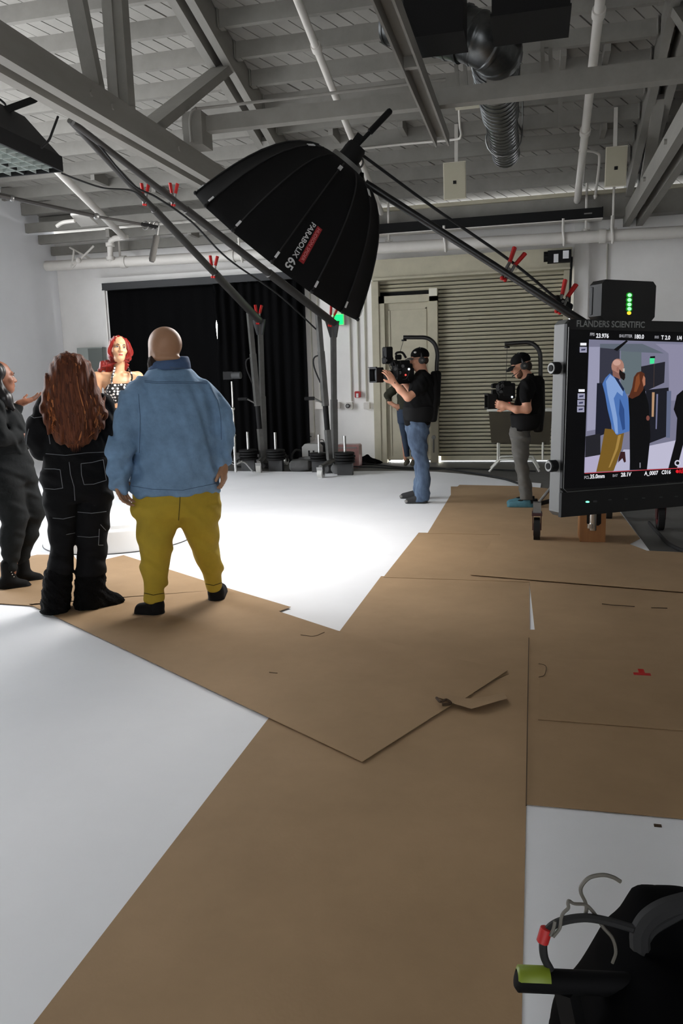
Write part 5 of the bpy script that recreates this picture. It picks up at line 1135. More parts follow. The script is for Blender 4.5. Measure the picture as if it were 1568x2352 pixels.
def eyes(P, T, r, f, u, S, parent, brow, iris, lip=None, blink=0.55):
    R = np.stack([r, f, u]).T
    for x in (-1, 1):
        e = MB().ell(T(x*0.031, 0.083, 0.007), np.array([0.0145, 0.0115, 0.0105*blink+0.002])*S, 12, 8, R); P.mb(e, 'eye', mat('eye_white', (214, 208, 204), 0.3), parent)
        e = MB().ell(T(x*0.031, 0.0935, 0.007), np.array([0.0062, 0.003, 0.0058])*S, 10, 6, R); P.mb(e, 'iris', mat('iris', iris, 0.2), parent)
        b = MB().tube([T(x*0.014, 0.101, 0.0255), T(x*0.03, 0.100, 0.031), T(x*0.048, 0.088, 0.026)], [0.0035*S, 0.0042*S, 0.002*S], 6); P.mb(b, 'eyebrow', mat('brow', brow, 0.8), parent)
        b = MB().tube([T(x*0.016, 0.093, 0.0115), T(x*0.031, 0.0975, 0.0145), T(x*0.047, 0.086, 0.012)], [0.0012*S, 0.0024*S, 0.0014*S], 6); P.mb(b, 'lash_line', mat('lash', (16, 10, 8), 0.7), parent)
    if lip:
        for z, h in ((-0.0565, 0.0052), (-0.0665, 0.0068)):
            e = MB().ell(T(0, 0.0945, z), np.array([0.022, 0.0085, h])*S, 14, 8, R); P.mb(e, 'lip', mat('lip_%d' % lip[0], lip, 0.35), parent)

M_denim = mat('light_denim', (118, 150, 182), 0.85, var=0.26, vscale=7, bump=0.4, bscale=16)
M_denim_d = mat('denim_dark', (70, 94, 130), 0.85, var=0.2, vscale=14)
M_olive = mat('olive_trousers', (182, 154, 44), 0.85, var=0.14, vscale=5, bump=0.3, bscale=12)
M_shoe = mat('black_shoe', (11, 11, 12), 0.8, spec=0.25, var=0.2, vscale=20)
SKIN_D = mat('skin_tan', (168, 126, 96), 0.5, var=0.06, vscale=14, bump=0.02, bscale=120)
SKIN_B = mat('skin_brown', (142, 92, 68), 0.5, var=0.06, vscale=14)
SKIN_L = mat('skin_light', (206, 150, 122), 0.5, var=0.08, vscale=14)
SKIN_F = mat('skin_fair_tan', (214, 164, 126), 0.45, var=0.04, vscale=14)
GZ = 0.0265
# ------------------------------------------------------------------ man in denim jacket, seen from behind
m = Person('person', 'bald man in a light blue denim jacket and mustard trousers, back turned', -2.27, 4.69)
sd = Sdf(0.007)
hc = m.p(378, 805, 0.03); r_, f_, u_, T = head(sd, hc, (-0.72, 0.69, -0.05), S=1.10, face=False, jaw=1.3)
sd.ell(hc+(0.004, -0.01, 0.045), (0.099, 0.112, 0.095), 0.03)
sd.cap(m.p(385, 830, 0.03), m.p(385, 880, 0.03), 0.072, 0.09, 0.03); sd.ell(m.p(388, 822, -0.045), (0.07, 0.035, 0.02), 0.03)
m.lofts(sd, [(1110, 320, 490, 0.17, 0.03), (1000, 325, 495, 0.19, 0.03), (905, 332, 466, 0.13, 0.02), (872, 352, 434, 0.08, 0.02)], 0.04)
for xs in ([(455, 915, .0), (503, 985, -.05), (509, 1068, -.07)], [(328, 915, -.03), (284, 1010, -.11), (272, 1100, -.12)]): sd.chain([m.p(*q) for q in xs], [0.07, 0.055, 0.034], 0.03)
hand(sd, m.p(511, 1068, -.07), (0.05, 0.0, -1), (-0.9, 0.35, 0), 1.12, (0.5, 0.7, 0.6), mir=1); hand(sd, m.p(270, 1096, -.12), (0.18, -0.02, -1), (0.75, -0.5, 0.1), 1.15, (0.25, 0.4, 0.3), mir=1)
for k_, (a, b, c) in enumerate((((345, 1190, -.02), (355, 1290, -.08), (353, 1385, -.1)), ((458, 1190, .02), (484, 1290, .08), (494, 1360, .1)))): sd.chain([m.p(*a), m.p(*b), m.p(*c)], [0.08, 0.05, 0.034], 0.03)
m.make(sd, 'body', SKIN_D)
b = Sdf(0.007); b.ell(T(0, 0.055, -0.1), (0.075, 0.06, 0.07), 0.02); b.ell(T(-0.055, 0.03, -0.075), (0.045, 0.05, 0.065), 0.03); b.ell(T(0.05, 0.04, -0.07), (0.04, 0.05, 0.06), 0.03); b.disp = wob(0.004, 90, 90, 40); m.make(b, 'beard', mat('beard_dark', (38, 24, 18), 0.9))
j = Sdf(0.0075)
m.lofts(j, [(1131, 300, 500, .235, .04), (1118, 297, 504, .245, .04), (1060, 299, 509, .26, .04), (1000, 306, 510, .26, .04), (945, 303, 508, .235, .03), (905, 306, 492, .19, .02), (882, 322, 468, .155, .02), (864, 336, 448, .12, .02), (846, 346, 432, .1, .02)], 0.05, 2.3, 0.025)
j.chain([m.p(458, 908, 0), m.p(499, 952, -.03), m.p(507, 1000, -.06), m.p(509, 1066, -.07)], [m.r(37), m.r(32), m.r(25.5), m.r(17)], 0.014)
j.chain([m.p(324, 908, -.02), m.p(293, 960, -.08), m.p(282, 1030, -.12), m.p(276, 1095, -.12), m.p(275, 1112, -.12)], [m.r(40), m.r(31), m.r(31), m.r(25), m.r(21)], 0.014)
def jd(X, Y, Z):
    w = wob(0.0085, 22, 16, 9)(X, Y, Z); s1 = 0.5+0.5*np.tanh((np.abs(X)-0.2)/0.05)
    return w*(0.45+0.9*s1)+0.008*np.sin(55*(Z+0.6*np.abs(X))+2*np.sin(7*X))*s1*np.exp(-((Z-0.95)/0.35)**2)
j.disp = jd
m.make(j, 'denim_jacket', M_denim)
c_ = Sdf(0.006); m.lofts(c_, [(850, 343, 436, .105, .02), (834, 346, 434, .1, .02), (819, 352, 430, .092, .035)], 0.02, 2, 0.01); m.lofts(c_, [(856, 352, 424, .085, .03), (812, 356, 426, .082, .04)], 0.008, 2, 0.004, 's'); m.make(c_, 'collar', M_denim_d)
m.stitch('denim_jacket', [[(332, 874), (360, 877), (420, 876), (476, 878)], [(332, 877.5), (360, 880.5), (420, 879.5), (476, 881.5)], [(318, 905), (322, 960), (320, 1040)], [(482, 890), (500, 920), (507, 960), (508, 1010)], [(302, 1116), (350, 1124), (420, 1126), (498, 1110)]], 0.0016, mat('seam_blue', (70, 92, 118), 0.9), 'seam')
m.stitch('collar', [[(390, 843), (402, 846), (424, 846)], [(390, 849), (402, 850), (424, 849)]], 0.003, mat('seam_tab', (84, 100, 120), 0.9), 'hanger_tab')
t_ = Sdf(0.0075)
m.lofts(t_, [(1100, 306, 500, .215, .03), (1150, 307, 503, .21, .02), (1180, 311, 501, .18, .01), (1204, 322, 492, .12, .01)], 0.05, 2.1, 0.06)
m.lofts(t_, [(1160, 309, 408, .16, 0), (1200, 313, 407, .155, -.01), (1250, 321, 396, .125, -.05), (1300, 325, 389, .1, -.08), (1345, 328, 381, .085, -.1), (1366, 331, 378, .072, -.1), (1378, 333, 375, .062, -.1)], 0.03, 2.1, 0.012)
m.lofts(t_, [(1160, 410, 502, .16, 0), (1200, 414, 501, .155, .01), (1250, 435, 503, .125, .06), (1300, 459, 511, .095, .1), (1330, 467, 511, .085, .11), (1347, 471, 511, .072, .12), (1356, 474, 511, .062, .12)], 0.03, 2.1, 0.012)
t_.disp = lambda X, Y, Z: wob(0.008, 11, 12, 28)(X, Y, Z)*np.clip(1.2-Z, 0.3, 1)+0.008*np.sin(34*np.abs(X)+30*Z+2*np.sin(9*X))*np.exp(-((Z-0.62)/0.15)**2)
m.make(t_, 'trousers', M_olive)
m.stitch('trousers', [[(414, 1126), (413, 1150), (410, 1195)]], 0.003, mat('seam_olive', (92, 78, 18), 0.9), 'seam'); m.stitch('trousers', [[(331, 1362), (352, 1367), (378, 1362)], [(472, 1341), (490, 1345), (511, 1338)]], 0.003, mat('seam_olive', (92, 78, 18), 0.9), 'cuff_line')
for nm, a, b_, hgt in (('shoe', (358, 1403, -.1), (326, 1412, -.06), 0.1), ('shoe', (497, 1378, .12), (508, 1380, .3), 0.1)):
    s_ = Sdf(0.006); A, B = m.p(*a), m.p(*b_); A[2] = B[2] = 0
    s_.cap(A+(0, 0, 0.055), B+(0, 0, 0.045), 0.052, 0.045, 0.02); s_.ell(A+(0, 0, 0.09), (0.055, 0.055, 0.055), 0.03); s_.cap(A+(0, 0, 0.02), B*1.0+(0, 0, 0.02), 0.058, 0.05, 0.01)
    m.make(s_, nm, M_shoe, zmin=GZ)
# ------------------------------------------------------------------ woman with long auburn hair, seen from behind
w = Person('person', 'woman in black denim with long auburn hair, back turned beside the denim jacket', -2.985, 4.56)
M_bden = mat('black_denim', (19, 19, 21), 0.9, spec=0.2, var=0.2, vscale=11, bump=0.25, bscale=20)
M_thread = mat('pale_thread', (128, 130, 134), 0.8)
sd = Sdf(0.009); hc = w.p(160, 862, 0.02); head(sd, hc, (0.1, 1, 0), S=0.98)
sd.cap(w.p(162, 890, 0.0), w.p(165, 930, 0), 0.05, 0.06, 0.03); w.lofts(sd, [(1100, 115, 240, .1), (1030, 125, 228, .09), (960, 118, 235, .1), (915, 125, 225, .07)], 0.04)
for xs in ([(108, 930, .0), (84, 1010, .0), (118, 1035, .2)], [(240, 932, 0), (250, 1012, 0), (225, 1030, .2)]): sd.chain([w.p(*q) for q in xs], [0.045, 0.036, 0.025], 0.03)
hand(sd, w.p(128, 1030, .21), (1, 0.2, 0.1), (0, -0.3, -1), 0.92); hand(sd, w.p(215, 1028, .21), (-1, 0.2, 0.1), (0, -0.3, -1), 0.92, mir=-1)
for xs in ([(140, 1120, 0), (145, 1230, 0), (138, 1385, -.02)], [(215, 1120, 0), (210, 1230, .02), (205, 1385, .02)]): sd.chain([w.p(*q) for q in xs], [0.085, 0.055, 0.04], 0.03)
w.make(sd, 'body', SKIN_L)
j = Sdf(0.0075)
w.lofts(j, [(1056, 102, 250, .135), (1030, 106, 246, .13), (990, 108, 243, .135), (950, 105, 246, .135), (925, 110, 240, .115), (908, 125, 225, .085), (898, 140, 206, .065)], 0.035, 2.3, 0.02)
j.chain([w.p(112, 930, 0), w.p(90, 975, -.02), w.p(84, 1010, -.01), w.p(96, 1036, .06), w.p(118, 1038, .2)], [w.r(25), w.r(23), w.r(22), w.r(21), w.r(16)], 0.03)
j.chain([w.p(238, 930, 0), w.p(247, 970, 0), w.p(248, 1010, .0), w.p(243, 1030, .07), w.p(225, 1033, .2)], [w.r(22), w.r(20), w.r(19), w.r(18), w.r(15)], 0.03)
j.disp = wob(0.006, 26, 20, 24); w.make(j, 'denim_jacket', M_bden)
t_ = Sdf(0.0075)
w.lofts(t_, [(1040, 108, 246, .125), (1060, 102, 252, .14), (1095, 99, 257, .155), (1130, 103, 256, .145), (1150, 106, 254, .13)], 0.03, 2.3, 0.02)
w.lofts(t_, [(1130, 102, 180, .125, 0), (1170, 106, 178, .12, 0), (1210, 113, 176, .1, 0), (1250, 117, 170, .09, 0), (1290, 113, 167, .1, -.01), (1318, 108, 166, .115, -.01)], 0.02, 2.2, 0.015)
w.lofts(t_, [(1130, 178, 257, .125, 0), (1170, 178, 254, .12, 0), (1210, 176, 249, .1, 0), (1250, 178, 244, .09, .01), (1290, 177, 243, .1, .01), (1318, 175, 243, .115, .01)], 0.02, 2.2, 0.015)
t_.disp = wob(0.005, 12, 14, 34, 1.0); w.make(t_, 'jeans', M_bden)
w.stitch('jeans', [[(102, 1077), (125, 1077), (138, 1079)], [(138, 1079), (141, 1100), (144, 1121), (125, 1124), (103, 1122)], [(186, 1065), (212, 1062), (237, 1056)], [(237, 1056), (244, 1103), (215, 1112), (193, 1113), (187, 1090), (186, 1065)], [(158, 1056), (162, 1090), (170, 1118), (172, 1150)], [(121, 1190), (145, 1192), (172, 1186)], [(178, 1176), (210, 1179), (244, 1175)], [(178, 1232), (205, 1234), (228, 1232)], [(228, 1215), (227, 1240), (226, 1252), (237, 1252)], [(231, 1205), (240, 1215), (243, 1218)], [(152, 1228), (172, 1224)]], 0.0022, M_thread)
w.stitch('denim_jacket', [[(70, 955), (78, 960), (112, 955), (122, 954)], [(66, 985), (62, 1000), (60, 1022), (58, 1036)], [(106, 958), (110, 985), (115, 1020)], [(105, 1042), (150, 1046), (200, 1040), (246, 1038)]], 0.002, M_thread)
M_fur = mat('black_boot', (11, 11, 12), 0.95, spec=0.15, var=0.3, vscale=30, bump=0.8, bscale=60)
b = Sdf(0.008); w.lofts(b, [(1300, 106, 165, .1, -.01), (1350, 99, 163, .115, -.01), (1385, 95, 161, .125, .0), (1408, 95, 158, .12, .0), (1420, 100, 150, .11, 0)], 0.02, 2.2, 0.04); b.ell(w.p(128, 1392, .14), (0.075, 0.13, 0.07), 0.05); b.disp = wob(0.004, 60, 50, 80); w.make(b, 'boot', M_fur, zmin=GZ)
b = Sdf(0.008); w.lofts(b, [(1300, 175, 242, .1, .01), (1350, 172, 242, .11, .01), (1385, 170, 240, .115, .01), (1408, 175, 232, .11, .01)], 0.02, 2.2, 0.04); b.cap(w.p(215, 1380, 0), w.p(258, 1376, 0.02), 0.07, 0.05, 0.06); b.ell(w.p(252, 1384, .02), (0.09, 0.06, 0.045), 0.05); b.disp = wob(0.004, 60, 50, 80, 2); w.make(b, 'boot', M_fur, zmin=GZ)
# hair: soft volume plus wavy locks
M_hair = mat('auburn_hair', (112, 62, 37), 0.62, var=0.45, vscale=5, stretch=(9, 9, 0.8), bump=0.35, bscale=9, dark=(56, 29, 19), spec=0.25)
M_hair2 = mat('auburn_highlight', (190, 118, 70), 0.6, spec=0.25, var=0.3, vscale=6, stretch=(8, 8, 1)); M_hair3 = mat('auburn_dark', (84, 44, 30), 0.65, spec=0.25, var=0.3, vscale=6, stretch=(8, 8, 1))
hs = Sdf(0.007)
HR = [(809, 142, 170, .05), (818, 127, 188, .085), (835, 119, 203, .11), (860, 112, 212, .12), (890, 105, 222, .115), (920, 100, 235, .105), (950, 104, 241, .1), (980, 114, 233, .09), (1000, 124, 222, .075), (1015, 136, 210, .055), (1026, 150, 196, .03)]
HD = lambda y: float(np.interp(y, [809, 880, 950, 1032], [-.045, -.065, -.115, -.15]))
w.lofts(hs, [(y, a, c, ry, HD(y)) for y, a, c, ry in HR], 0.02, 2.0, 0.03)
hs.disp = lambda X, Y, Z: 0.005*np.sin(85*X+6*np.sin(9*Z+3*X)+14*Z*0)+0.004*np.sin(150*X+8*np.sin(7*Z))
w.make(hs, 'hair', M_hair)
yy = [q[0] for q in HR]; rng = random.Random(3)
def lock(mats, u, d0, seed, rad, y0, y1, amp):
    R_ = random.Random(seed); ph = R_.uniform(0, 6.28); P_ = []; n = 22; rr = []
    for i in range(n):
        t = i/(n-1); y = y0+(y1-y0)*t
        a = np.interp(y, yy, [q[1] for q in HR]); c = np.interp(y, yy, [q[2] for q in HR]); ry = np.interp(y, yy, [q[3] for q in HR])
        uu = u*(1-0.06*t)+amp*math.sin(ph+t*8.5)*t*t*1.5; x = (a+c)/2+(c-a)/2*uu
        dep = HD(y)-ry*math.sqrt(max(0, 1-min(uu*uu, 0.98)))*0.985-d0
        P_.append(w.W(w.p(x, y, dep))[0]); rr.append(rad*(0.35+0.65*math.sin(math.pi*min(1, 0.12+t*0.95)))*(1 if t < 0.9 else (1-t)*10+0.02))
    return MB().tube(P_, rr, 6, flat=0.45)
for k in range(120):
    u = -0.97+1.94*((k*0.618) % 1.0); mm = (M_hair2 if (u > 0.3 or u < -0.7) else M_hair) if k % 3 == 0 else (M_hair3 if k % 3 == 1 and abs(u) < 0.6 else M_hair)  # lighter right and outer locks put the softbox highlight into the hair colour
    y1 = 1030-34*abs(u)**2+rng.uniform(-26, 14); lock(None, u, 0.0, 100+k, rng.uniform(0.008, 0.017), 810+16*abs(u)**2+rng.uniform(0, 6), y1, rng.uniform(0.04, 0.13)).build('hair_lock', mm, w.root, True)
for k in range(16):
    u = (-1 if k % 2 else 1)*rng.uniform(0.8, 1.0); lock(None, u*1.0, 0.01, 400+k, 0.007, 880+rng.uniform(0, 40), 1000+rng.uniform(-20, 20), 0.16).build('hair_lock', M_hair2 if k % 3 else M_hair, w.root, True)

# ------------------------------------------------------------------ woman at the left edge, in profile
e = Person('person', 'woman in dark grey denim in profile at the left edge, hand raised', -3.93, 5.02)
M_gden = mat('grey_denim', (35, 37, 38), 0.9, spec=0.2, var=0.22, vscale=9, bump=0.25, bscale=20)
sd = Sdf(0.006); hc = e.p(-1, 868, 0.0); r_, f_, u_, T = head(sd, hc, (0.97, 0.2, 0.02), S=0.98)
sd.cap(e.p(-8, 888, 0), e.p(-14, 925, 0), 0.05, 0.062, 0.03); e.lofts(sd, [(1090, -40, 70, .12), (1020, -45, 45, .1), (950, -50, 40, .11), (918, -38, 15, .12)], 0.04)
sd.chain([e.p(-10, 935, .15), e.p(18, 985, .2), e.p(44, 930, .22)], [0.045, 0.036, 0.024], 0.03); sd.chain([e.p(-15, 935, -.15), e.p(-5, 1010, -.2), e.p(45, 1000, -.1)], [0.045, 0.038, 0.026], 0.03)
hand(sd, e.p(47, 926, .22), (0.9, 0.1, 0.25), (-0.1, -0.3, 1), 0.95, (0.15, 0.25, 0.2), mir=1); hand(sd, e.p(44, 1000, -.1), (0.6, 0.8, 0), (0, 0, -1), 0.92)
for xs in ([(5, 1100, -.06), (34, 1190, -.08), (24, 1315, -.1)], [(30, 1100, .06), (72, 1168, .06), (52, 1295, .08)]): sd.chain([e.p(*q) for q in xs], [0.11, 0.07, 0.04], 0.03)
e.make(sd, 'body', SKIN_B); eyes(e, T, r_, f_, u_, 0.98, e.root, (26, 16, 12), (40, 24, 14), (138, 70, 66))
hs = Sdf(0.008); hs.ell(T(0, -0.03, 0.04), (0.088, 0.106, 0.088), 0.03); pass
hs.chain([T(0, -0.085, 0.0), e.p(-18, 900, 0), e.p(4, 930, -.08), e.p(8, 955, -.13)], [0.08, 0.09, 0.06, 0.02], 0.04); hs.chain([e.p(-10, 880, -.08), e.p(12, 915, -.12), e.p(30, 940, -.14)], [0.04, 0.045, 0.015], 0.03)
hs.ell(T(0, 0.115, -0.03), (0.09, 0.07, 0.09), 0.01, None, 's'); hs.disp = wob(0.003, 70, 60, 8); e.make(hs, 'hair', mat('black_hair', (20, 17, 18), 0.4, var=0.3, vscale=8, stretch=(6, 6, 1)))
j = Sdf(0.008); e.lofts(j, [(1045, -55, 60, .15), (1000, -60, 57, .15), (955, -60, 48, .15), (925, -48, 22, .13), (908, -32, 8, .08)], 0.04, 2.2, 0.02)
j.chain([e.p(-18, 935, -.15), e.p(-2, 1005, -.2), e.p(44, 1003, -.11)], [e.r(24), e.r(20), e.r(14)], 0.03); j.chain([e.p(-10, 935, .15), e.p(18, 980, .2), e.p(40, 935, .22)], [e.r(22), e.r(18), e.r(13)], 0.03); j.disp = wob(0.007, 22, 18, 26); e.make(j, 'denim_jacket', M_gden)
t_ = Sdf(0.008); e.lofts(t_, [(1030, -50, 58, .14), (1070, -52, 72, .16), (1110, -45, 78, .15)], 0.04, 2.2, 0.02)
t_.chain([e.p(5, 1100, -.06), e.p(34, 1190, -.08), e.p(26, 1240, -.09), e.p(24, 1302, -.1)], [e.r(44), e.r(27), e.r(24), e.r(15)], 0.04); t_.chain([e.p(35, 1100, .06), e.p(74, 1168, .06), e.p(62, 1225, .07), e.p(48, 1292, .08)], [e.r(46), e.r(28.5), e.r(23), e.r(14)], 0.04)
t_.disp = wob(0.004, 10, 14, 40); e.make(t_, 'jeans', M_gden)
for a, toe, dz, d in (((22, 1345), (58, 1352), 0, -.1), ((55, 1322), (88, 1328), 0, .08)):
    b = Sdf(0.006); A, B = e.p(*a, d), e.p(*toe, d); A[2] = B[2] = 0
    b.chain([A+(0, 0, 0.2), A+(0, 0, 0.09)], [0.05, 0.052], 0.03); b.cap(A+(-0.01, 0, 0.065), B+(0, 0, 0.035), 0.048, 0.034, 0.03); b.cap(A+(-0.045, 0, 0.03), A+(-0.04, 0, 0.07), 0.03, 0.035, 0.02); b.cap(A+(0, 0, 0.018), B+(0.012, 0, 0.016), 0.042, 0.036, 0.01)
    o = e.make(b, 'boot', M_shoe, zmin=GZ)
    if d < 0:
        Wd, Q = e.meshes['boot']; bv = BVHTree.FromPolygons([tuple(v) for v in Wd], [tuple(int(i) for i in f) for f in Q])
        for x, y in ((26, 1293), (25.5, 1300), (25, 1307), (26, 1314), (28, 1320), (32, 1325)):
            dd = ray(x, y); dd /= np.linalg.norm(dd); h = bv.ray_cast(Vector(CAMO), Vector(dd))
            if h[0] is not None: MB().ell(np.array(h[0]), 0.0055, 8, 6).build('stud', M_chrome, o, True)

# ------------------------------------------------------------------ red-haired woman on the podium
p = Person('person', 'red-haired woman in a black and white dotted halter top on the podium', -3.90, 6.88, 0.25)
sd = Sdf(0.0055); hc = p.p(272, 803, -0.02); fw = np.array([0.22, -0.96, 0.12]); fw /= np.linalg.norm(fw)
r_, f_, u_, T = head(sd, hc, fw, up=(0.10, 0.1, 1), S=1.04, jaw=0.93)
sd.cap(p.p(275, 826, 0), p.p(270, 868, 0.02), 0.05, 0.056, 0.03)
p.lofts(sd, [(862, 245, 298, .075, .02), (875, 236, 306, .095, .02), (900, 243, 302, .1, .02), (925, 248, 299, .085, .02), (948, 247, 298, .085, .02), (985, 238, 302, .11, .02), (1020, 232, 304, .12, .02)], 0.03, 2.1, 0.03)
sd.cap(p.p(225, 866, .02), p.p(315, 865, .02), 0.048, 0.048, 0.03); sd.cap(p.p(258, 861, -.04), p.p(236, 857, -.02), 0.012, 0.012, 0.03); sd.cap(p.p(284, 861, -.04), p.p(306, 857, -.02), 0.012, 0.012, 0.03)
sd.chain([p.p(223, 867, .02), p.p(222, 905, .03), p.p(226, 935, .05), p.p(240, 985, -.02)], [0.05, 0.042, 0.036, 0.026], 0.025); sd.chain([p.p(317, 867, .02), p.p(322, 935, .05), p.p(310, 985, 0)], [0.05, 0.037, 0.026], 0.025)
hand(sd, p.p(241, 988, -.03), (0.3, -0.3, -1), (0.8, 0.3, 0), 0.9); hand(sd, p.p(309, 988, 0), (-0.3, -0.3, -1), (-0.8, 0.3, 0), 0.9, mir=-1)
for sgn, xx in ((-1, 200), (1, 222)): sd.chain([p.p(262+sgn*16, 1040, .02), p.p(xx+16, 1105, 0), p.p(xx, 1178, .02)], [0.085, 0.055, 0.035], 0.03)
p.make(sd, 'body', SKIN_F); eyes(p, T, r_, f_, u_, 1.0, p.root, (62, 30, 18), (46, 28, 18), (176, 92, 84))
M_redh = mat('red_hair', (142, 28, 16), 0.45, var=0.35, vscale=6, stretch=(9, 9, 0.7), bump=0.3, bscale=8, dark=(104, 16, 14))
hs = Sdf(0.0055); hs.ell(T(0, -0.022, 0.04), (0.085, 0.102, 0.096), 0.02, np.stack([r_, f_, u_]))
hs.chain([T(-0.07, -0.02, 0.03), T(-0.088, -0.02, -0.06), p.p(238, 838, 0), p.p(229, 850, .0)], [0.028, 0.03, 0.034, 0.02], 0.03); hs.chain([T(0.058, -0.02, 0.03), T(0.062, -0.02, -0.06), p.p(293, 838, .02)], [0.024, 0.022, 0.014], 0.03)
hs.cap(T(0, -0.06, -0.02), p.p(270, 870, .1), 0.08, 0.07, 0.04); hs.cap(T(-0.045, -0.05, -0.03), p.p(247, 850, .05), 0.055, 0.045, 0.03); hs.cap(T(0.04, -0.05, -0.03), p.p(288, 842, .06), 0.045, 0.03, 0.03)
hs.ell(T(0, 0.09, -0.022), (0.077, 0.082, 0.088), 0.012, np.stack([r_, f_, u_]), 's'); hs.disp = lambda X, Y, Z: 0.003*np.sin(140*X+4*np.sin(10*Z))+0.002*np.sin(260*X+30*Y)
p.make(hs, 'hair', M_redh)
for k in range(10):
    x0 = -0.062-0.03*(k/9); q = [T(x0*0.6, 0.05, 0.10), T(x0, 0.055, 0.04), T(x0*1.1, 0.04, -0.06), p.p(242-14*k/9+6, 842, -.06)]
    MB().tube([p.W(v)[0] for v in bez(q, 18)], [0.004+0.004*math.sin(math.pi*i/18) for i in range(19)], 5).build('hair_lock', M_redh, p.root, True)
for k in range(7):
    x0 = 0.06+0.018*(k/6); q = [T(x0*0.5, 0.05, 0.10), T(x0*1.0, 0.05, 0.04), T(x0*1.12, 0.035, -0.06), p.p(294+3*k/6, 832, -.04)]
    MB().tube([p.W(v)[0] for v in bez(q, 18)], [0.004+0.004*math.sin(math.pi*i/18) for i in range(19)], 5).build('hair_lock', M_redh, p.root, True)
for x in (-1, 1): MB().ell(p.W(T(x*0.078, 0.01, -0.05))[0], (0.014, 0.014, 0.02), 10, 8).build('earring', mat('pink_gem', (214, 130, 170), 0.2), p.root, True)
md = bpy.data.materials.new('dotted_cloth'); md.use_nodes = True; nt = md.node_tree; b_ = nt.nodes['Principled BSDF']; tc = nt.nodes.new('ShaderNodeTexCoord'); vo = nt.nodes.new('ShaderNodeTexVoronoi'); vo.inputs['Scale'].default_value = 36; vo.inputs['Randomness'].default_value = 0.35
mt = nt.nodes.new('ShaderNodeMath'); mt.operation = 'LESS_THAN'; mt.inputs[1].default_value = 0.40; mx = nt.nodes.new('ShaderNodeMix'); mx.data_type = 'RGBA'; mx.inputs['A'].default_value = lin((16, 14, 16)); mx.inputs['B'].default_value = lin((235, 230, 226)); b_.inputs['Roughness'].default_value = 0.6
nt.links.new(tc.outputs['Object'], vo.inputs['Vector']); nt.links.new(vo.outputs['Distance'], mt.inputs[0]); nt.links.new(mt.outputs[0], mx.inputs['Factor']); nt.links.new(mx.outputs['Result'], b_.inputs['Base Color'])
tp = Sdf(0.006); p.lofts(tp, [(881, 242, 303, .104, .02), (900, 241, 304, .11, .015), (915, 245, 301, .1, .02), (926, 247, 300, .092, .02)], 0.02, 2.1, 0.006)
for x in (258, 288): tp.ell(p.p(x, 898, -.07), (0.058, 0.045, 0.05), 0.03)
p.make(tp, 'halter_top', md)
p.lofts(sk := Sdf(0.008), [(936, 246, 300, .096, .02), (985, 236, 304, .125, .02), (1040, 222, 300, .14, .02), (1075, 212, 282, .14, .02)], 0.02, 2.1, 0.006); p.make(sk, 'skirt', md)
for xs in ([(256, 880), (257, 868), (261, 855), (264, 842)], [(297, 880), (303, 870), (301, 858), (294, 845)]):
    MB().tube([p.W(v)[0] for v in bez([p.p(x, y, (-.1, -.088, -.072, -.045)[i]) for i, (x, y) in enumerate(xs)], 12)], 0.013, 8, flat=0.6).build('halter_strap', md, p.root, True)
for xx in (200, 222):
    A = p.p(xx, 1180, .02); s_ = Sdf(0.007); s_.cap((A[0], .06, 0.30), (A[0]-0.01, -.1, 0.275), 0.035, 0.028, 0.02); s_.cap((A[0], .07, 0.26), (A[0], .06, 0.33), 0.02, 0.035, 0.02); p.make(s_, 'shoe', M_shoe, zmin=0.25)
# ------------------------------------------------------------------ camera operators
M_tee = mat('black_tee', (9, 9, 10), 0.9, spec=0.2, var=0.2, vscale=8, bump=0.25, bscale=18)
M_vest = mat('vest_black', (6, 6, 7), 0.8, spec=0.25, var=0.2, vscale=20)
M_jean = mat('blue_jeans', (78, 96, 118), 0.85, var=0.35, vscale=5, stretch=(2, 2, 0.7), bump=0.25, bscale=18, dark=(48, 62, 84))
M_gpant = mat('grey_trousers', (92, 90, 86), 0.85, var=0.15, vscale=6, bump=0.3, bscale=14)
M_cap = mat('black_cap', (11, 11, 12), 0.9, spec=0.2)
M_glass = mat('matte_glass', (120, 124, 130), 0.15)
def cap_(P, T, r, f, u, S, brim_tint=None, tilt=0.0):
    R = np.stack([r, f, u]); c = Sdf(0.005)
    c.ell(T(0, -0.012, 0.055), np.array([0.085, 0.107, 0.085])*S, 0.02, R); c.ell(T(0, 0.0, -0.045), np.array([0.2, 0.2, 0.077])*S, 0.01, R, 's')
    o = P.make(c, 'cap', M_cap)
    V = []; F = []
    for lay in (0, 1):
        for i in range(9):
            a = -1.15+2.3*i/8
            for k, (rad, dz) in enumerate(((0.093, 0.036), (0.135, 0.032-tilt*0.02), (0.168, 0.016-tilt*0.045))):
                ex = 0.078*math.sin(a)*(1+0.05*k); V.append(T(ex, 0.02+(rad-0.02)*math.cos(a*0.75), dz-0.012*abs(math.sin(a))-lay*0.005))
    n = 27
    for i in range(8):
        for k in range(2):
            q = i*3+k; F.append((q, q+1, q+4, q+3)); F.append((n+q, n+q+3, n+q+4, n+q+1))
    for i in range(8): F.append((i*3+2, n+i*3+2, n+i*3+5, i*3+5))
    raw('brim', P.W(np.array(V)), F, brim_tint or M_cap, P.root, smooth=True); return o
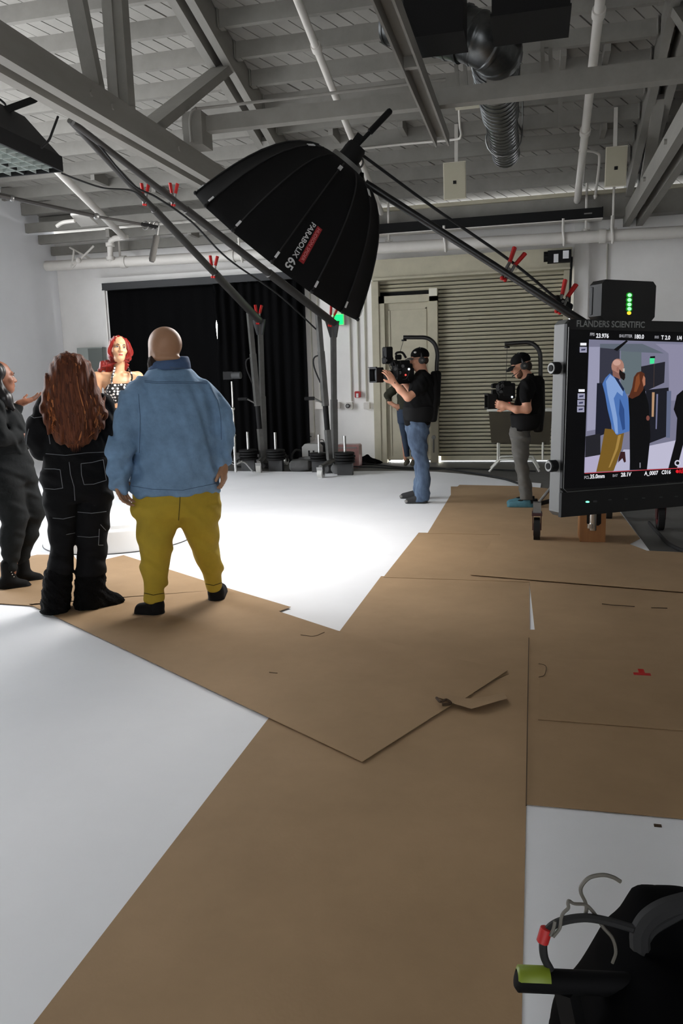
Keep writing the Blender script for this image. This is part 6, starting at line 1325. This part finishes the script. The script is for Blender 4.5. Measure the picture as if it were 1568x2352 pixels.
def phones(P, T, side, S, mic=False):
    pts = [T(0.093*math.cos(a), -0.012, -0.012+0.152*math.sin(a)) for a in np.linspace(0.02, math.pi-0.02, 18)]
    P.mb(MB().tube(pts, 0.0095, 8), 'headphone_band', M_dgrey, P.root)
    for x in (-1, 1):
        o = P.mb(MB().tube([T(x*0.083, -0.012, -0.01), T(x*0.088, -0.012, -0.01), T(x*0.108, -0.012, -0.01), T(x*0.114, -0.012, -0.01)], [0.033*S, 0.041*S, 0.041*S, 0.03*S], 16), 'ear_cup', M_dgrey, P.root)
        P.mb(MB().tube([T(x*0.114, -0.012, -0.01), T(x*0.116, -0.012, -0.01)], 0.014*S, 10), 'cup_badge', M_steel, o)
    if mic: P.mb(MB().tube([T(side*0.1, 0.02, -0.03), T(side*0.09, 0.08, -0.06), T(side*0.04, 0.13, -0.075)], [0.003, 0.003, 0.008], 6), 'headset_mic', M_black, P.root)
def rig(P, label, arm, plate, belt_rows, vest_rows, cord, d):
    t = thing('camera_support_rig', label, 'camera rig', P.W(P.p(*plate[0], d))[0])
    pts = [P.W(q)[0] for q in bez([P.p(x, y, d) for x, y in arm], 40)]
    MB().tube(pts, 0.024, 10).build('support_arm', M_boom, t, True)
    q = P.W(P.p(*cord[0], d))[0]; MB().cyl(q+(0, 0, -0.012), q+(0, 0, -0.03), 0.03, 14).build('cord_pulley', M_black, t, True)
    MB().tube([P.W(P.p(*cord[0], d))[0], P.W(P.p(*cord[1], d-0.02))[0]], 0.003, 5).build('cord', M_dgrey, t)
    s = Sdf(0.009); a, b = plate; s.chain([P.p(*a, d), P.p(*b, d)], [0.045, 0.05], 0.02, sy=2.0); raw('back_tube', P.W(s.mesh()[0]), None, M_vest, t, smooth=True, quads=s.mesh()[1])
    s = Sdf(0.009); P.lofts(s, belt_rows, 0.02, 2.3, 0.015); V, Q = s.mesh(); raw('waist_belt', P.W(V), None, M_vest, t, smooth=True, quads=Q)
    s = Sdf(0.009); P.lofts(s, vest_rows, 0.02, 2.6, 0.03); V, Q = s.mesh(); raw('back_pad', P.W(V), None, M_vest, t, smooth=True, quads=Q)
    return t
def cam_rig(P, label, c):
    """c: pieces in survey coordinates"""
    t = thing('cinema_camera', label, 'camera', P.W(P.p(*c['body'][0], c['d']))[0]); d = c['d']
    yaw = c['yaw']; f = np.array([-math.cos(yaw), -math.sin(yaw), 0]); s = np.array([-f[1], f[0], 0]); u = np.array([0, 0, 1.0])
    def bx(name, cx, cy, w, h, dep, m, dd=0.0, ch=0.012):
        P.mb(MB().cbox(P.p(cx, cy, d+dd), f*P.r(w/2), s*dep/2, u*P.r(h/2), min(ch, P.r(min(w, h))*0.3)), name, m, t, False)
    (x, y), w, h = c['body']; bx('camera_body', x, y, w, h, 0.13, M_black); bx('side_panel', x+w*0.05, y, w*0.6, h*0.6, 0.15, M_dgrey if False else M_blackpl)
    for nm, x, y, w, h, dep, dd in c['boxes']: bx(nm, x, y, w, h, dep, M_black, dd)
    a, b, rad = c['lens']; A, B = P.p(*a, d), P.p(*b, d); P.mb(MB().tube([A, A+(B-A)*0.3, A+(B-A)*0.31, A+(B-A)*0.6, A+(B-A)*0.61, B], [P.r(rad)*q for q in (0.8, 0.8, 1.0, 1.0, 0.9, 0.9)], 18), 'lens', M_blackpl, t)
    (x, y), w, h = c['matte']; C = P.p(x, y, d); hw, hh, dp = P.r(w/2), P.r(h/2), 0.05
    mbx = MB()
    for sx, sz, a_, b_ in ((0, 1, hw, 0.008), (0, -1, hw, 0.008), (1, 0, 0.008, hh), (-1, 0, 0.008, hh)): mbx.obox(C+s*sx*hw+u*sz*hh, s*a_, f*dp, u*b_)
    P.mb(mbx, 'matte_box', M_blackpl, t, False)
    P.mb(MB().obox(C-f*dp*0.5, s*hw, f*0.004, u*hh), 'matte_back', M_black, t, False); P.mb(MB().obox(C-f*dp*0.3, s*hw*0.72, f*0.002, u*hh*0.72), 'filter_glass', M_glass if c.get('glass') else M_blackpl, t, False)
    P.mb(MB().obox(C+f*dp+u*(hh+0.012), s*hw*1.1, f*0.012, u*0.004), 'top_flag', M_blackpl, t, False)
    for k in (-0.02, 0.02): P.mb(MB().tube([P.p(*a, d)+s*k-u*0.075+(-f)*0.12, C+s*k-u*(0.06)], 0.0075, 8), 'support_rod', M_steel, t)
    hp = [P.p(*q, d) for q in c['handle']]; P.mb(MB().tube(bez(hp, 16), 0.013, 8), 'top_handle', M_black, t)
    for q0, q1 in c['cables']: A, B = P.p(*q0, d-0.08), P.p(*q1, d-0.08); P.mb(MB().tube(bez([A, (A+B)/2+(0, -0.03, -0.05), B], 12), 0.005, 6), 'cable', M_rubber, t)
    for q, m_, rr in c['lights']: P.mb(MB().tube([P.p(*q, d-0.075), P.p(*q, d-0.09)], rr, 10), 'indicator', m_, t)
    for q in c['knobs']: P.mb(MB().tube([P.p(*q, d-0.06), P.p(*q, d-0.1)], [0.022, 0.018], 12), 'control_knob', M_dgrey, t)
    return t
M_whiteled = mat('white_led', (235, 240, 245), 0.4, emit=0.5); M_redled = mat('red_led', (230, 70, 60), 0.4, emit=0.4)
# --- first operator
o1 = Person('person', 'camera operator in black cap, black tee and blue jeans before the beige door', -1.405, 9.33); o1.off = (820, 740, 5.346)
sd = Sdf(0.007); hc = o1.p(762, 462, 0.0); r_, f_, u_, T = head(sd, hc, (-0.96, -0.18, -0.05), S=1.0)
sd.cap(o1.p(785, 545, 0), o1.p(800, 640, .01), 0.06, 0.07, 0.03); o1.lofts(sd, [(1200, 640, 880, .13), (900, 660, 950, .14), (700, 690, 920, .15), (630, 730, 860, .1)], 0.04)
sd.chain([o1.p(830, 720, -.17), o1.p(735, 840, -.22), o1.p(622, 925, -.27), o1.p(530, 830, -.25), o1.p(452, 745, -.22)], [0.06, 0.047, 0.044, 0.042, 0.03], 0.025)
sd.chain([o1.p(830, 720, .17), o1.p(700, 880, .2), o1.p(560, 720, .1)], [0.06, 0.046, 0.03], 0.025)
hand(sd, o1.p(455, 748, -.22), (-0.5, 0.1, 0.86), (-0.5, 0.75, -0.3), 1.15, (0.2, 0.35, 0.3), mir=-1); hand(sd, o1.p(560, 720, .1), (-0.6, -0.2, 0.5), (-0.2, -1, 0), 1.0)
for xs in ([(760, 1270, -.08), (800, 1700, -.1), (800, 2180, -.1)], [(740, 1270, .08), (755, 1700, .13), (735, 2090, .28)]): sd.chain([o1.p(*q) for q in xs], [0.07, 0.042, 0.028], 0.03)
o1.make(sd, 'body', SKIN_L); eyes(o1, T, r_, f_, u_, 1.0, o1.root, (60, 40, 30), (50, 40, 34), (170, 100, 90))
cp = cap_(o1, T, r_, f_, u_, 1.03, mat('grey_brim', (112, 110, 104), 0.8)); phones(o1, T, -1, 1.0)
o1.mb(MB().ell(T(-0.062, 0.055, 0.088), (0.018, 0.018, 0.012), 10, 6), 'cap_badge', M_white2, cp)
hr = Sdf(0.007); hr.ell(T(0, -0.06, -0.01), (0.075, 0.05, 0.05), 0.02, np.stack([r_, f_, u_])); o1.make(hr, 'hair', mat('brown_hair', (58, 42, 30), 0.7))
o1.mb(MB().tube([T(-0.078, 0.0, 0.01), T(-0.066, 0.07, 0.012), T(-0.035, 0.108, 0.008), T(0.035, 0.108, 0.008)], 0.003, 6), 'spectacles', M_dgrey, o1.root)
j = Sdf(0.008); o1.lofts(j, [(1260, 585, 892, .16), (1150, 565, 930, .17), (1040, 565, 965, .17), (900, 620, 985, .175), (750, 655, 960, .18), (660, 690, 920, .165), (610, 730, 860, .11), (590, 745, 845, .08)], 0.03, 2.2, 0.015)
j.chain([o1.p(830, 715, -.15), o1.p(760, 800, -.2), o1.p(720, 845, -.22)], [o1.r(92), o1.r(78), o1.r(72)], 0.03); j.chain([o1.p(830, 715, .15), o1.p(740, 830, .2)], [o1.r(90), o1.r(70)], 0.03); j.disp = wob(0.005, 24, 18, 22); o1.make(j, 'tee_shirt', M_tee)
t_ = Sdf(0.008); o1.lofts(t_, [(1190, 590, 890, .165), (1280, 592, 888, .17), (1360, 600, 878, .16)], 0.03, 2.2, 0.02)
o1.lofts(t_, [(1300, 600, 880, .12, -.06), (1450, 622, 862, .11, -.07), (1600, 665, 862, .1, -.09), (1750, 728, 880, .085, -.1), (1900, 735, 895, .085, -.1), (2100, 712, 892, .09, -.1), (2195, 698, 882, .09, -.1)], 0.02, 2.1, 0.012)
o1.lofts(t_, [(1300, 600, 840, .11, .06), (1500, 640, 800, .1, .09), (1700, 700, 820, .085, .13), (1900, 705, 810, .08, .2), (2080, 682, 785, .08, .28), (2110, 680, 785, .08, .28)], 0.02, 2.1, 0.012)
t_.disp = wob(0.006, 14, 16, 34); o1.make(t_, 'jeans', M_jean)
for a, b, d in (((815, 2205), (640, 2228), -.12), ((760, 2125), (575, 2138), .28)):
    s_ = Sdf(0.006); A, B = o1.p(*a, d), o1.p(*b, d); A[2] = B[2] = 0.012; s_.cap(A+(0, 0, 0.06), B+(0, 0, 0.035), 0.055, 0.034, 0.03); s_.cap(A+(0, 0, 0.025), B+(-0.01, 0, 0.02), 0.05, 0.042, 0.01); o = o1.make(s_, 'shoe', mat('charcoal_shoe', (40, 40, 42), 0.8), zmin=0.014)
    o1.mb(MB().ell(B+(-0.025, 0, 0.026), (0.034, 0.043, 0.024), 12, 8), 'toe_cap', mat('toe_grey', (118, 116, 112), 0.7), o)
o1.mb(MB().tube([o1.p(468, 742, -.255), o1.p(440, 778, -.205), o1.p(452, 735, -.185)], 0.012, 8), 'wristwatch', M_black, o1.root)
rig(o1, 'body-worn support with arched arm over the first camera operator', [(975, 640), (978, 500), (985, 390), (960, 285), (905, 220), (835, 190), (720, 187), (565, 187)], [(985, 640), (965, 1000)], [(1030, 570, 980, .175), (1100, 562, 975, .182), (1190, 572, 950, .178), (1230, 600, 900, .165)], [(600, 905, 995, .09, 0), (800, 900, 1006, .12, 0), (1000, 890, 1003, .13, 0), (1225, 880, 975, .12, 0)], [(575, 200), (525, 370)], 0.0)
cam_rig(o1, 'cinema camera with matte box held by the operator in blue jeans', dict(d=-.10, yaw=0.62, body=((552, 622), 210, 210), boxes=[('viewfinder', 372, 375, 88, 135, 0.09, 0), ('viewfinder_mount', 375, 470, 110, 80, 0.08, 0), ('handle_post', 505, 430, 60, 60, 0.05, 0), ('battery', 632, 640, 80, 150, 0.11, .02), ('top_module', 565, 500, 130, 60, 0.09, 0), ('focus_motor', 450, 500, 70, 70, 0.06, -.03), ('base_plate', 540, 735, 220, 40, 0.1, 0)], lens=((470, 655), (330, 650), 58), matte=((235, 650), 150, 160), glass=True, handle=[(470, 400), (490, 375), (555, 375), (600, 440)], cables=[((390, 510), (450, 560)), ((320, 360), (335, 420)), ((450, 480), (560, 560)), ((560, 700), (660, 560))], lights=[((635, 577), M_whiteled, 0.014), ((595, 648), M_redled, 0.012)], knobs=[(470, 575), (525, 620), (560, 540), (500, 690), (350, 470)]))
# --- second operator
o2 = Person('person', 'camera operator in black cap, grey trousers and teal shoes beside the monitor', -0.12, 9.02); o2.off = (1080, 760, 5.468)
sd = Sdf(0.007); hc = o2.p(635, 440, 0.0); r_, f_, u_, T = head(sd, hc, (-0.93, -0.2, -0.3), up=(-0.25, 0, 1), S=1.02)
sd.cap(o2.p(675, 520, 0), o2.p(740, 620, .01), 0.058, 0.07, 0.03); o2.lofts(sd, [(1250, 540, 720, .13), (950, 590, 880, .14), (700, 630, 890, .15), (600, 680, 820, .1)], 0.04)
sd.chain([o2.p(715, 700, -.18), o2.p(700, 860, -.22), o2.p(712, 985, -.24), o2.p(580, 990, -.24), o2.p(460, 945, -.2)], [0.06, 0.05, 0.045, 0.04, 0.03], 0.022)
sd.chain([o2.p(715, 700, .18), o2.p(690, 960, .2), o2.p(470, 930, .1)], [0.06, 0.045, 0.03], 0.022)
hand(sd, o2.p(462, 945, -.2), (-0.97, 0.05, 0.2), (0, 1, 0.2), 1.15, (0.7, 0.8, 0.6), mir=-1); hand(sd, o2.p(470, 930, .1), (-0.97, 0, 0.2), (0, -1, 0.1), 1.1, (0.7, 0.8, 0.6))
for xs in ([(620, 1300, -.07), (665, 1700, -.08), (720, 2080, -.06)], [(610, 1300, .08), (650, 1700, .1), (690, 2060, .12)]): sd.chain([o2.p(*q) for q in xs], [0.065, 0.042, 0.028], 0.03)
o2.make(sd, 'body', SKIN_L); eyes(o2, T, r_, f_, u_, 1.02, o2.root, (46, 30, 22), (40, 30, 24), (160, 92, 82)); cap_(o2, T, r_, f_, u_, 1.05, None, 0.4); phones(o2, T, -1, 1.0, True)
b = Sdf(0.006); b.ell(T(0, 0.04, -0.085), (0.062, 0.052, 0.045), 0.02, np.stack([r_, f_, u_])); b.ell(T(0, 0.03, -0.05), (0.068, 0.03, 0.05), 0.02, np.stack([r_, f_, u_])); b.ell(T(0, 0.1, -0.035), (0.04, 0.03, 0.03), 0.01, np.stack([r_, f_, u_]), 's'); o2.make(b, 'beard', mat('brown_beard', (84, 52, 34), 0.85, var=0.3, vscale=40))
hr = Sdf(0.007); hr.ell(T(0, -0.06, -0.02), (0.078, 0.055, 0.065), 0.02, np.stack([r_, f_, u_])); o2.make(hr, 'hair', mat('dark_hair', (34, 24, 18), 0.7))
j = Sdf(0.008); o2.lofts(j, [(1250, 520, 740, .16), (1150, 515, 850, .17), (1000, 530, 900, .17), (850, 570, 915, .175), (700, 600, 905, .175), (620, 640, 860, .15), (570, 690, 800, .1), (545, 715, 785, .08)], 0.03, 2.2, 0.015)
j.chain([o2.p(715, 690, -.16), o2.p(702, 780, -.2), o2.p(700, 850, -.215)], [o2.r(92), o2.r(80), o2.r(72)], 0.03); j.chain([o2.p(715, 690, .16), o2.p(700, 830, .2)], [o2.r(88), o2.r(68)], 0.03); j.disp = wob(0.005, 24, 18, 22, 2); o2.make(j, 'tee_shirt', M_tee)
c_ = Sdf(0.006); o2.lofts(c_, [(580, 690, 800, .1), (535, 705, 790, .085)], 0.02, 2, 0.008); o2.make(c_, 'shirt_collar', M_cap)
t_ = Sdf(0.008); o2.lofts(t_, [(1190, 500, 745, .15), (1290, 495, 748, .155), (1370, 500, 740, .15)], 0.03, 2.2, 0.02)
o2.lofts(t_, [(1330, 500, 740, .11, -.06), (1480, 530, 735, .1, -.07), (1640, 555, 722, .09, -.08), (1800, 605, 738, .085, -.08), (1950, 615, 765, .08, -.07), (2110, 635, 785, .085, -.06)], 0.02, 2.1, 0.012); o2.lofts(t_, [(1330, 500, 720, .1, .06), (1640, 550, 700, .085, .1), (1950, 608, 740, .08, .12), (2060, 620, 750, .08, .12)], 0.02, 2.1, 0.012)
t_.disp = wob(0.006, 14, 16, 36, 1.5); o2.make(t_, 'trousers', M_gpant)
M_teal = mat('teal_shoe', (66, 112, 124), 0.75, var=0.2, vscale=30)
for a, b, d in (((735, 2170), (515, 2190), -.06), ((700, 2085), (510, 2105), .14)):
    s_ = Sdf(0.006); A, B = o2.p(*a, d), o2.p(*b, d); A[2] = B[2] = 0.02; s_.cap(A+(0, 0, 0.06), B+(0, 0, 0.03), 0.046, 0.028, 0.03); s_.cap(A+(0.02, 0, 0.022), B+(-0.01, 0, 0.016), 0.044, 0.04, 0.01); o = o2.make(s_, 'shoe', M_teal, zmin=0.0225)
    o2.mb(MB().tube([A+(0.045, 0, 0.09), A+(0.05, 0, 0.05)], 0.05, 10), 'heel_counter', M_shoe, o); o2.mb(MB().ell((A+B)/2+(0.02, 0, 0.075), (0.05, 0.032, 0.014), 10, 6), 'laces', M_shoe, o)
rig(o2, 'body-worn support with arched arm over the second camera operator', [(880, 640), (880, 480), (878, 340), (865, 260), (820, 190), (740, 148), (600, 150), (430, 162)], [(880, 640), (880, 1000)], [(1040, 505, 915, .18), (1120, 510, 905, .185), (1200, 520, 880, .18), (1245, 535, 820, .17)], [(560, 790, 905, .09, 0), (800, 800, 925, .12, 0), (1000, 800, 932, .13, 0), (1270, 790, 905, .12, 0)], [(462, 180), (445, 640)], 0.0)
cam_rig(o2, 'cinema camera with matte box held by the operator in teal shoes', dict(d=-.10, yaw=0.3, body=((440, 755), 200, 190), boxes=[('viewfinder', 298, 690, 60, 60, 0.06, 0), ('viewfinder_arm', 330, 670, 80, 30, 0.04, 0), ('battery', 500, 760, 80, 150, 0.11, .02), ('top_module', 440, 655, 110, 50, 0.09, 0), ('focus_motor', 300, 770, 60, 70, 0.06, -.03), ('base_plate', 420, 870, 180, 40, 0.1, 0)], lens=((400, 880), (320, 885), 60), matte=((255, 885), 165, 165), handle=[(350, 690), (370, 650), (440, 640), (480, 665)], cables=[((340, 700), (420, 640)), ((330, 760), (400, 740))], lights=[((522, 830), M_whiteled, 0.012), ((485, 910), M_redled, 0.012)], knobs=[(345, 700), (345, 735), (385, 765), (400, 690)]))
# --- person half hidden behind the first operator
o3 = Person('person', 'person with hand on hip in olive top, half hidden behind the first operator', -2.12, 13.45); o3.off = (820, 740, 5.346)
sd = Sdf(0.01); hc = o3.p(585, 585, 0.0); head(sd, hc, (-0.5, -0.85, 0), S=0.92); sd.cap(o3.p(588, 650, 0), o3.p(590, 740, 0), 0.05, 0.06, 0.03); o3.lofts(sd, [(1100, 525, 650, .1), (900, 510, 670, .1), (760, 500, 690, .1)], 0.03)
sd.chain([o3.p(505, 790, 0), o3.p(365, 900, -.05), o3.p(400, 985, -.06), o3.p(470, 1030, -.08)], [0.05, 0.045, 0.036, 0.028], 0.02); sd.chain([o3.p(690, 790, 0), o3.p(720, 930, 0), o3.p(700, 1040, 0)], [0.05, 0.042, 0.03], 0.02)
hand(sd, o3.p(468, 1030, -.08), (0.95, 0, -0.15), (0.1, 1, -0.3), 1.0, (0.15, 0.2, 0.2), mir=1)
for x0, x1 in ((550, 590), (640, 690)): sd.chain([o3.p(x0, 1120, 0), o3.p((x0+x1)/2, 1400, 0), o3.p(x1, 1690, 0)], [0.055, 0.04, 0.03], 0.03)
o3.make(sd, 'body', SKIN_L)
j = Sdf(0.01); o3.lofts(j, [(1075, 485, 670, .13), (950, 495, 680, .13), (830, 490, 700, .13), (770, 520, 680, .11)], 0.03, 2.2, 0.02); j.chain([o3.p(505, 795, 0), o3.p(430, 840, -.03), o3.p(370, 895, -.05), o3.p(395, 960, -.055)], [o3.r(52), o3.r(48), o3.r(44), o3.r(32)], 0.03); j.disp = wob(0.006, 20, 20, 24); o3.make(j, 'long_sleeve_top', mat('olive_top', (42, 42, 28), 0.85))
t_ = Sdf(0.01); o3.lofts(t_, [(1060, 486, 690, .13), (1150, 490, 720, .14), (1240, 500, 720, .13)], 0.03, 2.2, 0.02); o3.lofts(t_, [(1200, 500, 610, .1), (1400, 540, 630, .085), (1650, 580, 645, .07)], 0.02, 2.1, 0.01); o3.lofts(t_, [(1200, 600, 720, .1), (1400, 630, 720, .085), (1650, 660, 720, .07)], 0.02, 2.1, 0.01); o3.make(t_, 'jeans', mat('dark_jeans', (44, 58, 78), 0.85, var=0.2))
for x in (615, 695):
    A = o3.p(x, 1720, -.02); s_ = Sdf(0.008); s_.cap((A[0], 0.05, 0.06), (A[0]-0.03, -.14, 0.035), 0.05, 0.035, 0.02); o3.make(s_, 'shoe', mat('tan_shoe', (96, 92, 80), 0.8), zmin=0.002)
hr = Sdf(0.01); hr.ell(hc+(0, 0.015, 0.03), (0.085, 0.09, 0.09), 0.02); hr.ell(hc+(-0.03, -0.09, -0.02), (0.075, 0.06, 0.085), 0.01, None, 's'); o3.make(hr, 'hair', mat('dark_hair', (34, 24, 18), 0.7))
